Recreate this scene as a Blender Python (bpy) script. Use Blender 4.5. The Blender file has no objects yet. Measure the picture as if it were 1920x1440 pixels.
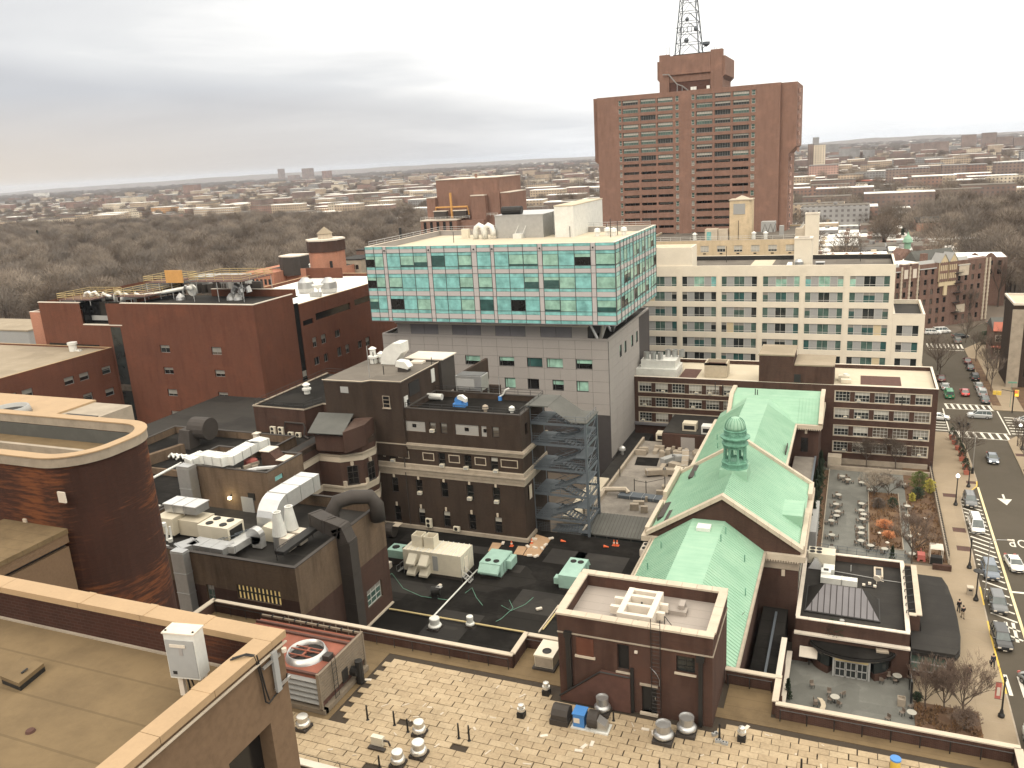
import bpy,math,random
from math import sin,cos,pi,radians,sqrt,atan2,hypot
from mathutils import Vector,Matrix

# ---------------------------------------------------------------- camera
SC=bpy.context.scene
CAMH=60.0
FPX,CX,CY=1556.0,960.0,720.0
_roll=math.atan(-0.0613)
_pitch=math.atan((720-298)*cos(_roll)/FPX)
_h=radians(-23.1)
_fh=Vector((sin(_h),cos(_h),0));_rt=Vector((cos(_h),-sin(_h),0));_up=Vector((0,0,1))
_fw=_fh*cos(_pitch)-_up*sin(_pitch)
_cu=_fh*sin(_pitch)+_up*cos(_pitch)
_ex=_rt*cos(_roll)+_cu*sin(_roll)
_ey=_cu*cos(_roll)-_rt*sin(_roll)
cd=bpy.data.cameras.new("camera");cam=bpy.data.objects.new("camera",cd)
SC.collection.objects.link(cam);SC.camera=cam
cd.sensor_width=36;cd.lens=FPX/1920*36;cd.clip_start=0.5;cd.clip_end=120000
_m=Matrix(((_ex.x,_ey.x,-_fw.x,0),(_ex.y,_ey.y,-_fw.y,0),(_ex.z,_ey.z,-_fw.z,CAMH),(0,0,0,1)))
cam.matrix_world=_m

# ---------------------------------------------------------------- sky, sun, exposure
SUN_EL,SUN_AZ=radians(42),radians(200)     # azimuth from +Y towards +X
W=bpy.data.worlds.new("World");SC.world=W;W.use_nodes=True
nt=W.node_tree;nt.nodes.clear()
def N(t,tp,**k):
    n=t.nodes.new(tp)
    for a,b in k.items():setattr(n,a,b)
    return n
def math_(t,op,a,b=None,clamp=False):
    n=N(t,"ShaderNodeMath",operation=op);n.use_clamp=clamp
    for i,v in enumerate((a,b)):
        if v is None:continue
        if isinstance(v,(int,float)):n.inputs[i].default_value=v
        else:t.links.new(v,n.inputs[i])
    return n.outputs[0]
def mixc(t,f,a,b,mode='MIX'):
    n=N(t,"ShaderNodeMix",data_type='RGBA',blend_type=mode)
    for i,v in((0,f),(6,a),(7,b)):
        if isinstance(v,(int,float)):n.inputs[i].default_value=v
        elif isinstance(v,tuple):n.inputs[i].default_value=(*v[:3],1)
        else:t.links.new(v,n.inputs[i])
    return n.outputs[2]
def ramp(t,f,stops):
    n=N(t,"ShaderNodeValToRGB");t.links.new(f,n.inputs[0]);cr=n.color_ramp
    while len(cr.elements)<len(stops):cr.elements.new(0.5)
    for e,(p,c)in zip(cr.elements,stops):
        e.position=p;e.color=(*c,1)if isinstance(c,tuple)else(c,c,c,1)
    return n.outputs[0]
sky=N(nt,"ShaderNodeTexSky",sky_type='NISHITA');sky.sun_disc=False
sky.sun_elevation=SUN_EL;sky.sun_rotation=SUN_AZ;sky.air_density=1.5;sky.dust_density=3
tc=N(nt,"ShaderNodeTexCoord");sp=N(nt,"ShaderNodeSeparateXYZ");nt.links.new(tc.outputs['Generated'],sp.inputs[0])
x_,y_,z_=sp.outputs
zc=math_(nt,'MAXIMUM',z_,0.0)
den=math_(nt,'ADD',zc,0.16)
cb=N(nt,"ShaderNodeCombineXYZ")
az_=math_(nt,'ARCTAN2',x_,y_)
nt.links.new(math_(nt,'MULTIPLY',az_,1.7),cb.inputs[0])
nt.links.new(math_(nt,'MULTIPLY',math_(nt,'LOGARITHM',den,2.718),2.4),cb.inputs[1])
n1=N(nt,"ShaderNodeTexNoise");n1.inputs['Scale'].default_value=1.3;n1.inputs['Detail'].default_value=9;n1.inputs['Roughness'].default_value=0.52;n1.inputs['Distortion'].default_value=0.5
n1.noise_dimensions='3D';nt.links.new(cb.outputs[0],n1.inputs['Vector'])
# brighter where the overcast is thin: ahead and to the right of the sun; greyer to the left and low down
rt=math_(nt,'MULTIPLY',math_(nt,'ADD',az_,0.46),0.62)
el=math_(nt,'MULTIPLY',z_,0.42)
lowwarm=math_(nt,'SUBTRACT',1.0,math_(nt,'MULTIPLY',zc,11.0),clamp=True)
bandn=math_(nt,'MULTIPLY',math_(nt,'SUBTRACT',n1.outputs[0],0.5),0.85)
# a long grey bank lies low over the city, its upper edge falling towards the right
elv=math_(nt,'ARCSINE',zc)
edge=math_(nt,'MAXIMUM',math_(nt,'SUBTRACT',0.030,math_(nt,'MULTIPLY',az_,0.115)),0.052)
edge=math_(nt,'ADD',edge,math_(nt,'MULTIPLY',bandn,0.045))
bank=math_(nt,'MULTIPLY',math_(nt,'SUBTRACT',edge,elv),34.0,clamp=True)
val=math_(nt,'ADD',math_(nt,'ADD',math_(nt,'ADD',rt,el),bandn),0.66,clamp=True)
val=math_(nt,'SUBTRACT',val,math_(nt,'MULTIPLY',bank,0.25),clamp=True)
val=math_(nt,'ADD',val,math_(nt,'MULTIPLY',lowwarm,0.12),clamp=True)
cloud=ramp(nt,val,[(0.0,(0.38,0.395,0.43)),(0.25,(0.44,0.455,0.49)),(0.5,(0.55,0.565,0.59)),(0.75,(0.80,0.805,0.81)),(1.0,(1.0,0.995,0.97))])
wl=math_(nt,'MULTIPLY',lowwarm,math_(nt,'MULTIPLY',math_(nt,'SUBTRACT',-0.33,az_),1.5,clamp=True),clamp=True)
cloud=mixc(nt,wl,cloud,(0.66,0.57,0.47))
br=math_(nt,'ADD',1.0,math_(nt,'MULTIPLY',zc,1.75))   # overcast sky: brighter towards the zenith
brc=N(nt,'ShaderNodeCombineColor');[nt.links.new(math_(nt,'ADD',1.0,math_(nt,'MULTIPLY',zc,k_)),brc.inputs[i])for i,k_ in enumerate((1.85,1.66,1.34))]
cloud=mixc(nt,1.0,cloud,brc.outputs[0],'MULTIPLY')
below=math_(nt,'MULTIPLY',z_,-40.0,clamp=True)
cloud=mixc(nt,below,cloud,(0.42,0.43,0.46))
c10=mixc(nt,1.0,cloud,(10.0,10.0,10.0),'MULTIPLY')
colr=mixc(nt,0.96,sky.outputs[0],c10)
bg=N(nt,"ShaderNodeBackground");bg.inputs[1].default_value=0.1;nt.links.new(colr,bg.inputs[0])
wo=N(nt,"ShaderNodeOutputWorld");nt.links.new(bg.outputs[0],wo.inputs[0])
sl=bpy.data.lights.new("sun",'SUN');sl.energy=1.5;sl.angle=radians(28);sl.color=(1.0,0.88,0.72)
so=bpy.data.objects.new("sun",sl);SC.collection.objects.link(so)
_sd=Vector((sin(SUN_AZ)*cos(SUN_EL),cos(SUN_AZ)*cos(SUN_EL),sin(SUN_EL)))
so.rotation_euler=_sd.to_track_quat('Z','Y').to_euler()
vs=SC.view_settings;vs.view_transform='Standard';vs.look='None';vs.gamma=1;vs.exposure=0.33;vs.use_curve_mapping=False
SC.render.engine='CYCLES'
try:
    SC.cycles.volume_bounces=0;SC.cycles.max_bounces=6;SC.cycles.diffuse_bounces=3;SC.cycles.glossy_bounces=3
except Exception:pass

# ---------------------------------------------------------------- survey helpers: photo pixel -> point of the place
def ray(px,py):return _fw+_ex*((px-CX)/FPX)-_ey*((py-CY)/FPX)
def at(px,py,z):
    d=ray(px,py);t=(z-CAMH)/d.z;return(d.x*t,d.y*t)
def onY(px,py,Y):
    d=ray(px,py);t=Y/d.y;return(d.x*t,CAMH+d.z*t)
def onX(px,py,X):
    d=ray(px,py);t=X/d.x;return(d.y*t,CAMH+d.z*t)
def zat(py,x,y):
    r=Vector((x,y,-CAMH));a=(CY-py)/FPX
    return-(r.dot(_ey)-a*r.dot(_fw))/(_ey.z-a*_fw.z)

# ---------------------------------------------------------------- materials
MT={}
def base(name,rough=0.8,metal=0.0,spec=0.35):
    m=bpy.data.materials.new(name);m.use_nodes=True;t=m.node_tree
    b=t.nodes["Principled BSDF"];b.inputs['Roughness'].default_value=rough;b.inputs['Metallic'].default_value=metal
    b.inputs['Specular IOR Level'].default_value=spec
    MT[name]=m;return m,t,b
def noise(t,vec,scale,detail=4,rough=0.55):
    n=N(t,"ShaderNodeTexNoise");n.inputs['Scale'].default_value=scale;n.inputs['Detail'].default_value=detail;n.inputs['Roughness'].default_value=rough
    if vec is not None:t.links.new(vec,n.inputs['Vector'])
    return n.outputs[0]
def posv(t,sx=1,sy=1,sz=1):
    g=N(t,"ShaderNodeNewGeometry");mp=N(t,"ShaderNodeMapping");mp.inputs['Scale'].default_value=(sx,sy,sz)
    t.links.new(g.outputs['Position'],mp.inputs[0]);return mp.outputs[0]
def bump(t,b,h,dist=0.02,strength=0.4):
    n=N(t,"ShaderNodeBump");n.inputs['Strength'].default_value=strength;n.inputs['Distance'].default_value=dist
    t.links.new(h,n.inputs['Height']);t.links.new(n.outputs[0],b.inputs['Normal'])
def sc3(c,k):return tuple(min(1,v*k)for v in c)
def plain(name,c,rough=0.7,metal=0.0,var=0.16,scale=1.2,spec=0.35,fine=0.1,bmp=0.0):
    """painted / mineral surface with soft blotches, fine grain"""
    m,t,b=base(name,rough,metal,spec);p=posv(t)
    big=noise(t,p,scale,5,0.6);f=noise(t,p,scale*14,2)
    k=math_(t,'ADD',math_(t,'MULTIPLY',math_(t,'SUBTRACT',big,0.5),var*3.2),math_(t,'MULTIPLY',math_(t,'SUBTRACT',f,0.5),fine*2.5))
    k=math_(t,'ADD',k,0.5,clamp=True)
    t.links.new(ramp(t,k,[(0,sc3(c,0.62)),(0.5,c),(1,sc3(c,1.32))]),b.inputs[0])
    if bmp:bump(t,b,f,bmp)
    return m
def brick(name,c,c2=None,mortar=None,stain=0.35,rusty=None,rough=0.88):
    """brickwork: courses 75 mm, joints, blotches, rain streaks that run down from the top"""
    m,t,b=base(name,rough,0,0.2)
    g=N(t,"ShaderNodeNewGeometry");s=N(t,"ShaderNodeSeparateXYZ");t.links.new(g.outputs['Position'],s.inputs[0])
    cmb=N(t,"ShaderNodeCombineXYZ");t.links.new(math_(t,'ADD',s.outputs[0],s.outputs[1]),cmb.inputs[0]);t.links.new(s.outputs[2],cmb.inputs[1])
    bt=N(t,"ShaderNodeTexBrick");t.links.new(cmb.outputs[0],bt.inputs['Vector'])
    c2=c2 or sc3(c,0.78);mortar=mortar or sc3(c,1.35)
    for i,v in(('Color1',c),('Color2',c2),('Mortar',mortar)):bt.inputs[i].default_value=(*v,1)
    bt.inputs['Scale'].default_value=1;bt.inputs['Mortar Size'].default_value=0.011;bt.inputs['Bias'].default_value=-0.1;bt.inputs['Brick Width'].default_value=0.22;bt.inputs['Row Height'].default_value=0.078
    p=posv(t,1,1,0.16);st=noise(t,p,0.9,5,0.65)
    p2=posv(t,1,1,1);bl=noise(t,p2,0.25,5,0.6)
    p3=posv(t,0.6,0.6,9);cr=noise(t,p3,1.1,3,0.6)
    col=bt.outputs[0]
    f=math_(t,'MULTIPLY',math_(t,'SUBTRACT',st,0.46,clamp=True),stain*9.0,clamp=True)
    col=mixc(t,f,col,sc3(c,0.42),'MIX')
    f2=math_(t,'MULTIPLY',math_(t,'SUBTRACT',bl,0.5,clamp=True),2.0,clamp=True)
    col=mixc(t,f2,col,sc3(c,1.6))
    f3=math_(t,'MULTIPLY',math_(t,'SUBTRACT',cr,0.5,clamp=True),1.6,clamp=True)
    col=mixc(t,f3,col,sc3(c,0.7))
    if rusty:
        p4=posv(t,0.5,0.5,5);r4=noise(t,p4,0.9,6,0.75);r5=noise(t,posv(t),0.16,2)
        f4=math_(t,'MULTIPLY',math_(t,'SUBTRACT',math_(t,'MULTIPLY',r4,r5),0.27,clamp=True),9,clamp=True)
        col=mixc(t,f4,col,rusty)
    t.links.new(col,b.inputs[0])
    return m
def roofing(name,c,c2,rough=0.85,scale=0.35,patch=0.5,seams=None,spec=0.25):
    """bituminous roof: blotches, patched squares, dust; seams = strip width"""
    m,t,b=base(name,rough,0,spec);p=posv(t)
    a=noise(t,p,scale,7,0.68);vo=N(t,"ShaderNodeTexVoronoi",distance='CHEBYCHEV');vo.inputs['Scale'].default_value=0.16;t.links.new(p,vo.inputs['Vector'])
    f=math_(t,'MULTIPLY',math_(t,'SUBTRACT',a,0.45),3.5,clamp=True)
    col=mixc(t,f,c,c2)
    sp_=N(t,"ShaderNodeSeparateColor");t.links.new(vo.outputs['Color'],sp_.inputs[0])
    f2=math_(t,'MULTIPLY',math_(t,'GREATER_THAN',sp_.outputs[0],0.72),patch)
    col=mixc(t,f2,col,sc3(c,0.55)if sum(c)>.2 else sc3(c2,1.1))
    g=noise(t,p,9,3,0.7);f3=math_(t,'MULTIPLY',math_(t,'SUBTRACT',g,0.62,clamp=True),2.0,clamp=True)
    col=mixc(t,f3,col,sc3(c2,1.5))
    if seams:
        s=N(t,"ShaderNodeSeparateXYZ");t.links.new(p,s.inputs[0])
        w=math_(t,'FRACT',math_(t,'DIVIDE',s.outputs[1],seams));f4=math_(t,'MULTIPLY',math_(t,'LESS_THAN',w,0.05),0.4)
        col=mixc(t,f4,col,sc3(c,0.5))
    t.links.new(col,b.inputs[0]);return m
def glass(name,c,rough=0.08,spec=0.6):
    m,t,b=base(name,rough,0,spec);p=posv(t)
    n=noise(t,p,0.7,2);t.links.new(ramp(t,n,[(0.3,sc3(c,0.7)),(0.7,sc3(c,1.3))]),b.inputs[0]);return m
def metal(name,c,rough=0.35,met=0.8,var=0.15):
    return plain(name,c,rough,met,var,1.5,0.5)
def emit(name,c,s):
    m,t,b=base(name,0.5);b.inputs[0].default_value=(*c,1);b.inputs['Emission Color'].default_value=(*c,1);b.inputs['Emission Strength'].default_value=s;return m
def farwall(name,c,win=(0.12,0.11,0.11),bw=3.4,rh=3.1,msz=0.95):
    """wall of a building too far off to tell its windows apart"""
    m,t,b=base(name,0.9,0,0.2)
    g=N(t,"ShaderNodeNewGeometry");s=N(t,"ShaderNodeSeparateXYZ");t.links.new(g.outputs['Position'],s.inputs[0])
    u=math_(t,'FRACT',math_(t,'DIVIDE',math_(t,'ADD',s.outputs[0],s.outputs[1]),bw));v=math_(t,'FRACT',math_(t,'DIVIDE',s.outputs[2],rh))
    fu=math_(t,'LESS_THAN',math_(t,'ABSOLUTE',math_(t,'SUBTRACT',u,0.5)),0.22);fv=math_(t,'LESS_THAN',math_(t,'ABSOLUTE',math_(t,'SUBTRACT',v,0.5)),0.24)
    n=N(t,"ShaderNodeSeparateXYZ");t.links.new(g.outputs['Normal'],n.inputs[0])
    f=math_(t,'MULTIPLY',math_(t,'MULTIPLY',fu,fv),math_(t,'LESS_THAN',math_(t,'ABSOLUTE',n.outputs[2]),0.5))
    nn=noise(t,posv(t),0.05,3);cc=ramp(t,nn,[(0.3,sc3(c,0.8)),(0.7,sc3(c,1.2))])
    t.links.new(mixc(t,math_(t,'MULTIPLY',f,msz),cc,win),b.inputs[0]);return m

brick('brick_red',(0.1109,0.04025,0.02394),(0.09469,0.03354,0.02079),(0.1479,0.07379,0.0504),0.14)
brick('brick_box',(0.06882,0.03213,0.02244),(0.04638,0.02142,0.01646),(0.09724,0.06885,0.0561),0.3)
brick('brick_rust',(0.0468,0.0189,0.0135),(0.0342,0.0153,0.0117),(0.054,0.0324,0.0243),0.2,rusty=(0.153,0.0558,0.0234))
brick('brick_brown',(0.04277,0.02786,0.02009),(0.0324,0.02138,0.0162),(0.05832,0.04536,0.03564),0.25)
brick('brick_tan',(0.1196,0.08096,0.05152),(0.0966,0.0644,0.0414),(0.1656,0.1242,0.092),0.3)
brick('brick_umber',(0.0624,0.032,0.0232),(0.048,0.0248,0.0192),(0.088,0.06,0.048),0.22)
brick('brick_tower',(0.2068,0.1188,0.08918),(0.1801,0.1026,0.07771),(0.2535,0.162,0.1274),0.14)
brick('brick_orange',(0.374,0.165,0.1045),(0.33,0.143,0.088),(0.418,0.242,0.176),0.12)
brick('brick_beige',(0.506,0.396,0.2585),(0.462,0.363,0.231),(0.55,0.462,0.33),0.1)
brick('brick_tudor',(0.15,0.085,0.066),(0.11,0.064,0.052),(0.22,0.16,0.13),0.25)
plain('stucco',(0.165,0.1098,0.0688),0.95,0,0.10,0.5,0.15,0.25,0.01)
plain('coping_tan',(0.36,0.25,0.145),0.6,0,0.14,1.1,0.3)
plain('stone',(0.46,0.395,0.31),0.85,0,0.2,0.8)
plain('stone_dirty',(0.30,0.255,0.20),0.9,0,0.35,0.9)
plain('coping_white',(0.58,0.52,0.44),0.75,0,0.15,0.9)
plain('cream',(0.6496,0.588,0.4816),0.85,0,0.12,0.35,0.25,0.06)
plain('grey_panel',(0.2911,0.2698,0.2528),0.7,0,0.09,0.25,0.3,0.05)
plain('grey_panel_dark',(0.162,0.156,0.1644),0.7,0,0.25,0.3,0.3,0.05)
plain('panel_joint',(0.05,0.045,0.045),0.9)
plain('mullion',(0.10,0.10,0.10),0.5,0.3)
plain('spandrel_pink',(0.4444,0.4154,0.4057),0.5,0,0.06,0.3)
plain('infill_grey',(0.30,0.30,0.29),0.7,0,0.06,0.4)
plain('infill_tan',(0.52,0.43,0.28),0.7,0,0.06,0.4)
plain('white_frame',(0.55,0.54,0.50),0.6)
plain('grey_frame',(0.20,0.20,0.19),0.6)
plain('white_paint',(0.72,0.70,0.64),0.5,0,0.1,1.2)
plain('cream_metal',(0.60,0.55,0.44),0.5,0,0.12,1.0)
plain('beige_unit',(0.50,0.45,0.35),0.55,0,0.15,1.0)
plain('green_unit',(0.27,0.41,0.35),0.6,0,0.25,0.8)
plain('dark_duct',(0.045,0.038,0.033),0.7,0,0.25,1.0)
plain('black',(0.018,0.017,0.016),0.6)
plain('black_metal',(0.03,0.029,0.028),0.45,0.3)
plain('blue_paint',(0.06,0.20,0.48),0.5)
plain('orange_cone',(0.62,0.12,0.04),0.6)
plain('plywood',(0.38,0.25,0.15),0.8,0,0.25,0.9)
plain('rust',(0.24,0.085,0.055),0.8,0.1,0.35,1.2)
plain('rust_dark',(0.09,0.045,0.035),0.85,0.1,0.4,1.5)
plain('weathered_slat',(0.19,0.155,0.115),0.85,0,0.3,1.8)
plain('stair_steel',(0.1,0.116,0.132),0.55,0.2,0.12)
plain('yellow_rail',(0.40,0.31,0.15),0.6)
plain('orange_board',(0.50,0.27,0.09),0.7)
plain('yellow_paint',(0.58,0.40,0.07),0.6,0,0.2)
plain('gold_pipe',(0.50,0.40,0.20),0.6)
plain('wood_pale',(0.42,0.36,0.27),0.8)
plain('terracotta',(0.36,0.12,0.08),0.85)
plain('blanket_red',(0.4,0.12,0.1),0.9)
metal('galv',(0.46,0.46,0.45),0.38,0.75)
metal('galv_bright',(0.66,0.66,0.64),0.3,0.6)
metal('alu_cap',(0.62,0.60,0.55),0.35,0.7)
plain('duct_white',(0.66,0.66,0.62),0.45,0.2,0.2,0.9)
roofing('roof_black',(0.01023,0.0093,0.00837),(0.026,0.024,0.0215),0.9,0.25,0.5,3.0,0.08)
roofing('roof_dark',(0.0216,0.0196,0.0176),(0.0352,0.032,0.028),0.85,0.3,0.5,2.4)
roofing('roof_grey',(0.12,0.105,0.088),(0.17,0.15,0.125),0.9,0.3,0.4)
roofing('roof_tan',(0.26,0.215,0.155),(0.31,0.26,0.195),0.9,0.3,0.2)
roofing('roof_beige',(0.47,0.41,0.31),(0.52,0.46,0.36),0.9,0.2,0.1)
roofing('roof_white',(0.80,0.79,0.75),(0.70,0.68,0.63),0.7,0.2,0.0)
roofing('roof_pink',(0.30,0.265,0.235),(0.34,0.305,0.27),0.85,0.4,0.2,1.0)
roofing('roof_mech',(0.24,0.215,0.185),(0.13,0.115,0.10),0.9,0.35,0.4)
roofing('roof_taupe',(0.1629,0.1155,0.06273),(0.107,0.07529,0.04182),0.95,0.55,0.1,1.0)
roofing('roof_shed',(0.085,0.085,0.078),(0.11,0.11,0.10),0.9,0.3,0.0)
roofing('asphalt',(0.06547,0.05472,0.0399),(0.07589,0.06336,0.04747),0.9,0.15,0.25)
roofing('sidewalk',(0.261,0.2068,0.1428),(0.2925,0.2332,0.1638),0.92,0.3,0.12)
roofing('court_stone',(0.1323,0.1323,0.1184),(0.1898,0.1898,0.1725),0.8,0.35,0.3)
roofing('ground',(0.115,0.092,0.072),(0.15,0.125,0.10),0.95,0.02,0.3)
roofing('soil',(0.10,0.06,0.038),(0.16,0.105,0.06),0.95,0.8,0.2)
roofing('paint_line',(0.62,0.59,0.52),(0.50,0.47,0.40),0.8,1.5,0.1)
roofing('paint_yellow',(0.60,0.52,0.30),(0.62,0.56,0.42),0.8,1.5,0.1)
glass('glass_dark',(0.022,0.026,0.026),0.06,0.5)
glass('glass_black',(0.012,0.012,0.012),0.15,0.4)
glass('glass_teal',(0.2031,0.4442,0.4275),0.12,0.6)
glass('glass_blind',(0.2691,0.4436,0.3617),0.15,0.6)
glass('glass_deep',(0.035,0.085,0.08),0.08,0.6)
glass('glass_greenish',(0.07,0.115,0.098),0.08,0.5)
glass('glass_brown',(0.10,0.085,0.07),0.1,0.5)
plain('blind',(0.40,0.385,0.34),0.7)
plain('blind_dim',(0.23,0.22,0.195),0.7)
emit('lamp_glow',(1.0,0.86,0.55),9.0)
emit('globe_glow',(1.0,0.97,0.9),1.6)
emit('warm_window',(0.75,0.55,0.22),0.35)
emit('headlight',(1.0,0.98,0.92),1.6)
emit('taillight',(0.9,0.05,0.03),0.8)
emit('signal_amber',(1.0,0.45,0.05),1.5)
emit('signal_red',(1.0,0.08,0.04),1.5)
plain('bark',(0.085,0.066,0.052),0.95,0,0.25,2.0)
plain('twig',(0.13,0.104,0.085),0.95,0,0.3,0.03)
plain('twig_warm',(0.145,0.105,0.082),0.95,0,0.3,0.03)
plain('evergreen',(0.022,0.034,0.018),0.9,0,0.4,0.6)
plain('ivy_green',(0.07,0.085,0.022),0.9,0,0.4,1.2)
plain('dry_leaf',(0.42,0.17,0.075),0.9,0,0.3,2.5)
plain('dry_brown',(0.19,0.11,0.055),0.9,0,0.4,2.0)
plain('yellow_leaf',(0.30,0.26,0.05),0.9,0,0.3,2.0)
# verdigris copper roof: pale green, rain-washed streaks down the slope
m,t,b=base('copper',0.55,0,0.35);p=posv(t)
a=noise(t,p,0.35,5,0.6);s2=noise(t,posv(t,0.25,2.2,0.5),0.8,4,0.6)
s3=noise(t,posv(t,0.12,3.4,0.2),1.0,3,0.6);k=math_(t,'ADD',math_(t,'ADD',math_(t,'MULTIPLY',a,0.5),math_(t,'MULTIPLY',s2,0.35)),math_(t,'MULTIPLY',s3,0.15))
t.links.new(ramp(t,k,[(0.30,(0.185,0.335,0.235)),(0.5,(0.235,0.395,0.285)),(0.72,(0.30,0.455,0.335))]),b.inputs[0])
m,t,b=base('copper_dark',0.6,0,0.35);p=posv(t);a=noise(t,p,1.1,5,0.7)
t.links.new(ramp(t,a,[(0.3,(0.07,0.17,0.12)),(0.55,(0.13,0.29,0.21)),(0.8,(0.22,0.42,0.31))]),b.inputs[0])
plain('joint_dark',(0.045,0.034,0.024),0.95)
# concrete roof pavers: four tones picked per stone
for i,c in enumerate(((0.345,0.268,0.174),(0.36,0.28,0.182),(0.335,0.258,0.167),(0.375,0.295,0.195))):
    plain('paver_%d'%i,c,0.92,0,0.30,0.42,0.2,0.30)
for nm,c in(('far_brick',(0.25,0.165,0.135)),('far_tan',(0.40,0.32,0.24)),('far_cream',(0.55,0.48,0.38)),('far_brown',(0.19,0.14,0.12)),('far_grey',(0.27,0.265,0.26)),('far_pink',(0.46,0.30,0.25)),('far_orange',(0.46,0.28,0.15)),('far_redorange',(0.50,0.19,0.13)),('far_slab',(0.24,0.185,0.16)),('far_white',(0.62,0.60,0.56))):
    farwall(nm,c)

# ---------------------------------------------------------------- mesh building
class M:
    def __init__(s):s.v=[];s.f=[];s.m=[];s.cur=0
    def F(s,pts):
        n=len(s.v);s.v+=[tuple(p)for p in pts];s.f.append(tuple(range(n,n+len(pts))));s.m.append(s.cur);return s
    def B(s,x0,y0,z0,x1,y1,z1):
        if x0>x1:x0,x1=x1,x0
        if y0>y1:y0,y1=y1,y0
        n=len(s.v)
        s.v+=[(x0,y0,z0),(x1,y0,z0),(x1,y1,z0),(x0,y1,z0),(x0,y0,z1),(x1,y0,z1),(x1,y1,z1),(x0,y1,z1)]
        for q in((0,3,2,1),(4,5,6,7),(0,1,5,4),(1,2,6,5),(2,3,7,6),(3,0,4,7)):
            s.f.append(tuple(n+i for i in q));s.m.append(s.cur)
        return s
    def O(s,cx,cy,z0,lx,ly,lz,rz=0.0):
        c,q=cos(rz),sin(rz);pts=[(cx+a*lx/2*c-b*ly/2*q,cy+a*lx/2*q+b*ly/2*c)for a,b in((-1,-1),(1,-1),(1,1),(-1,1))]
        return s.R(pts,z0,z0+lz)
    def R(s,pts,z0,z1,top=None):
        n=len(s.v);k=len(pts);top=top or pts
        s.v+=[(p[0],p[1],z0)for p in pts]+[(p[0],p[1],z1)for p in top]
        s.f.append(tuple(n+i for i in range(k))[::-1]);s.m.append(s.cur);s.f.append(tuple(n+k+i for i in range(k)));s.m.append(s.cur)
        for i in range(k):
            j=(i+1)%k;s.f.append((n+i,n+j,n+k+j,n+k+i));s.m.append(s.cur)
        return s
    def E(s,prof,axis,a,b):
        """profile polygon (u,z) swept along axis 'X' or 'Y' from a to b"""
        n=len(s.v);k=len(prof)
        for c in(a,b):s.v+=[((c,u,z)if axis=='X' else(u,c,z))for u,z in prof]
        s.f.append(tuple(n+i for i in range(k)));s.m.append(s.cur);s.f.append(tuple(n+k+i for i in range(k))[::-1]);s.m.append(s.cur)
        for i in range(k):
            j=(i+1)%k;s.f.append((n+i,n+k+i,n+k+j,n+j));s.m.append(s.cur)
        return s
    def L(s,x,y,prof,n=16,ph=0.0,caps=True):
        o=len(s.v);k=len(prof)
        for r,z in prof:s.v+=[(x+r*cos(ph+2*pi*i/n),y+r*sin(ph+2*pi*i/n),z)for i in range(n)]
        for a in range(k-1):
            for i in range(n):
                j=(i+1)%n;s.f.append((o+a*n+i,o+a*n+j,o+a*n+n+j,o+a*n+n+i));s.m.append(s.cur)
        if caps:
            s.f.append(tuple(o+i for i in range(n))[::-1]);s.m.append(s.cur)
            s.f.append(tuple(o+(k-1)*n+i for i in range(n)));s.m.append(s.cur)
        return s
    def U(s,pts,r,n=6,r1=None,cap=True):
        pts=[Vector(p)for p in pts];o=len(s.v);k=len(pts);prev=None
        for i,p in enumerate(pts):
            d=(pts[min(i+1,k-1)]-pts[max(i-1,0)])
            if d.length<1e-6:d=Vector((0,0,1))
            d.normalize()
            if prev is None:a=d.orthogonal().normalized()
            else:
                a=prev-d*prev.dot(d);a=a.normalized()if a.length>1e-5 else d.orthogonal().normalized()
            prev=a;b=d.cross(a);rr=r if r1 is None else r+(r1-r)*i/(k-1)
            s.v+=[tuple(p+a*(rr*cos(2*pi*q/n+pi/4))+b*(rr*sin(2*pi*q/n+pi/4)))for q in range(n)]
        for i in range(k-1):
            for q in range(n):
                w=(q+1)%n;s.f.append((o+i*n+q,o+i*n+w,o+i*n+n+w,o+i*n+n+q));s.m.append(s.cur)
        if cap:
            s.f.append(tuple(o+q for q in range(n))[::-1]);s.m.append(s.cur);s.f.append(tuple(o+(k-1)*n+q for q in range(n)));s.m.append(s.cur)
        return s
    def ring(s,x0,y0,x1,y1,z0,z1,w):
        """rectangular curb: outer rectangle, width w inwards"""
        n=len(s.v);O=[(x0,y0),(x1,y0),(x1,y1),(x0,y1)];I=[(x0+w,y0+w),(x1-w,y0+w),(x1-w,y1-w),(x0+w,y1-w)]
        for z in(z0,z1):s.v+=[(*p,z)for p in O]+[(*p,z)for p in I]
        for i in range(4):
            j=(i+1)%4
            for q in((i,j,8+j,8+i),(12+i,12+j,4+j,4+i),(8+i,8+j,12+j,12+i),(4+i,4+j,j,i)):
                s.f.append(tuple(n+a for a in q));s.m.append(s.cur)
        return s
    def D(s,axis,c,u0,u1,z0,z1,ops,depth):
        """wall sheet with real openings and reveals; axis 'Y': faces -Y at y=c; axis 'X': faces +X at x=c"""
        us=sorted({round(u,3)for o in ops for u in(o[0],o[1])if u0<u<u1}|{u0,u1});zs=sorted({round(z,3)for o in ops for z in(o[2],o[3])if z0<z<z1}|{z0,z1})
        P3=(lambda u,z,d=0:(u,c+d,z))if axis=='Y' else(lambda u,z,d=0:(c-d,u,z))
        for b in range(len(zs)-1):
            zm=(zs[b]+zs[b+1])/2;start=None
            row=[o for o in ops if o[2]<zm<o[3]]
            for a in range(len(us)):
                solid=a<len(us)-1 and not any(o[0]<(us[a]+us[a+1])/2<o[1]for o in row)
                if solid and start is None:start=us[a]
                if not solid and start is not None:
                    s.F([P3(start,zs[b]),P3(us[a],zs[b]),P3(us[a],zs[b+1]),P3(start,zs[b+1])]);start=None
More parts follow.
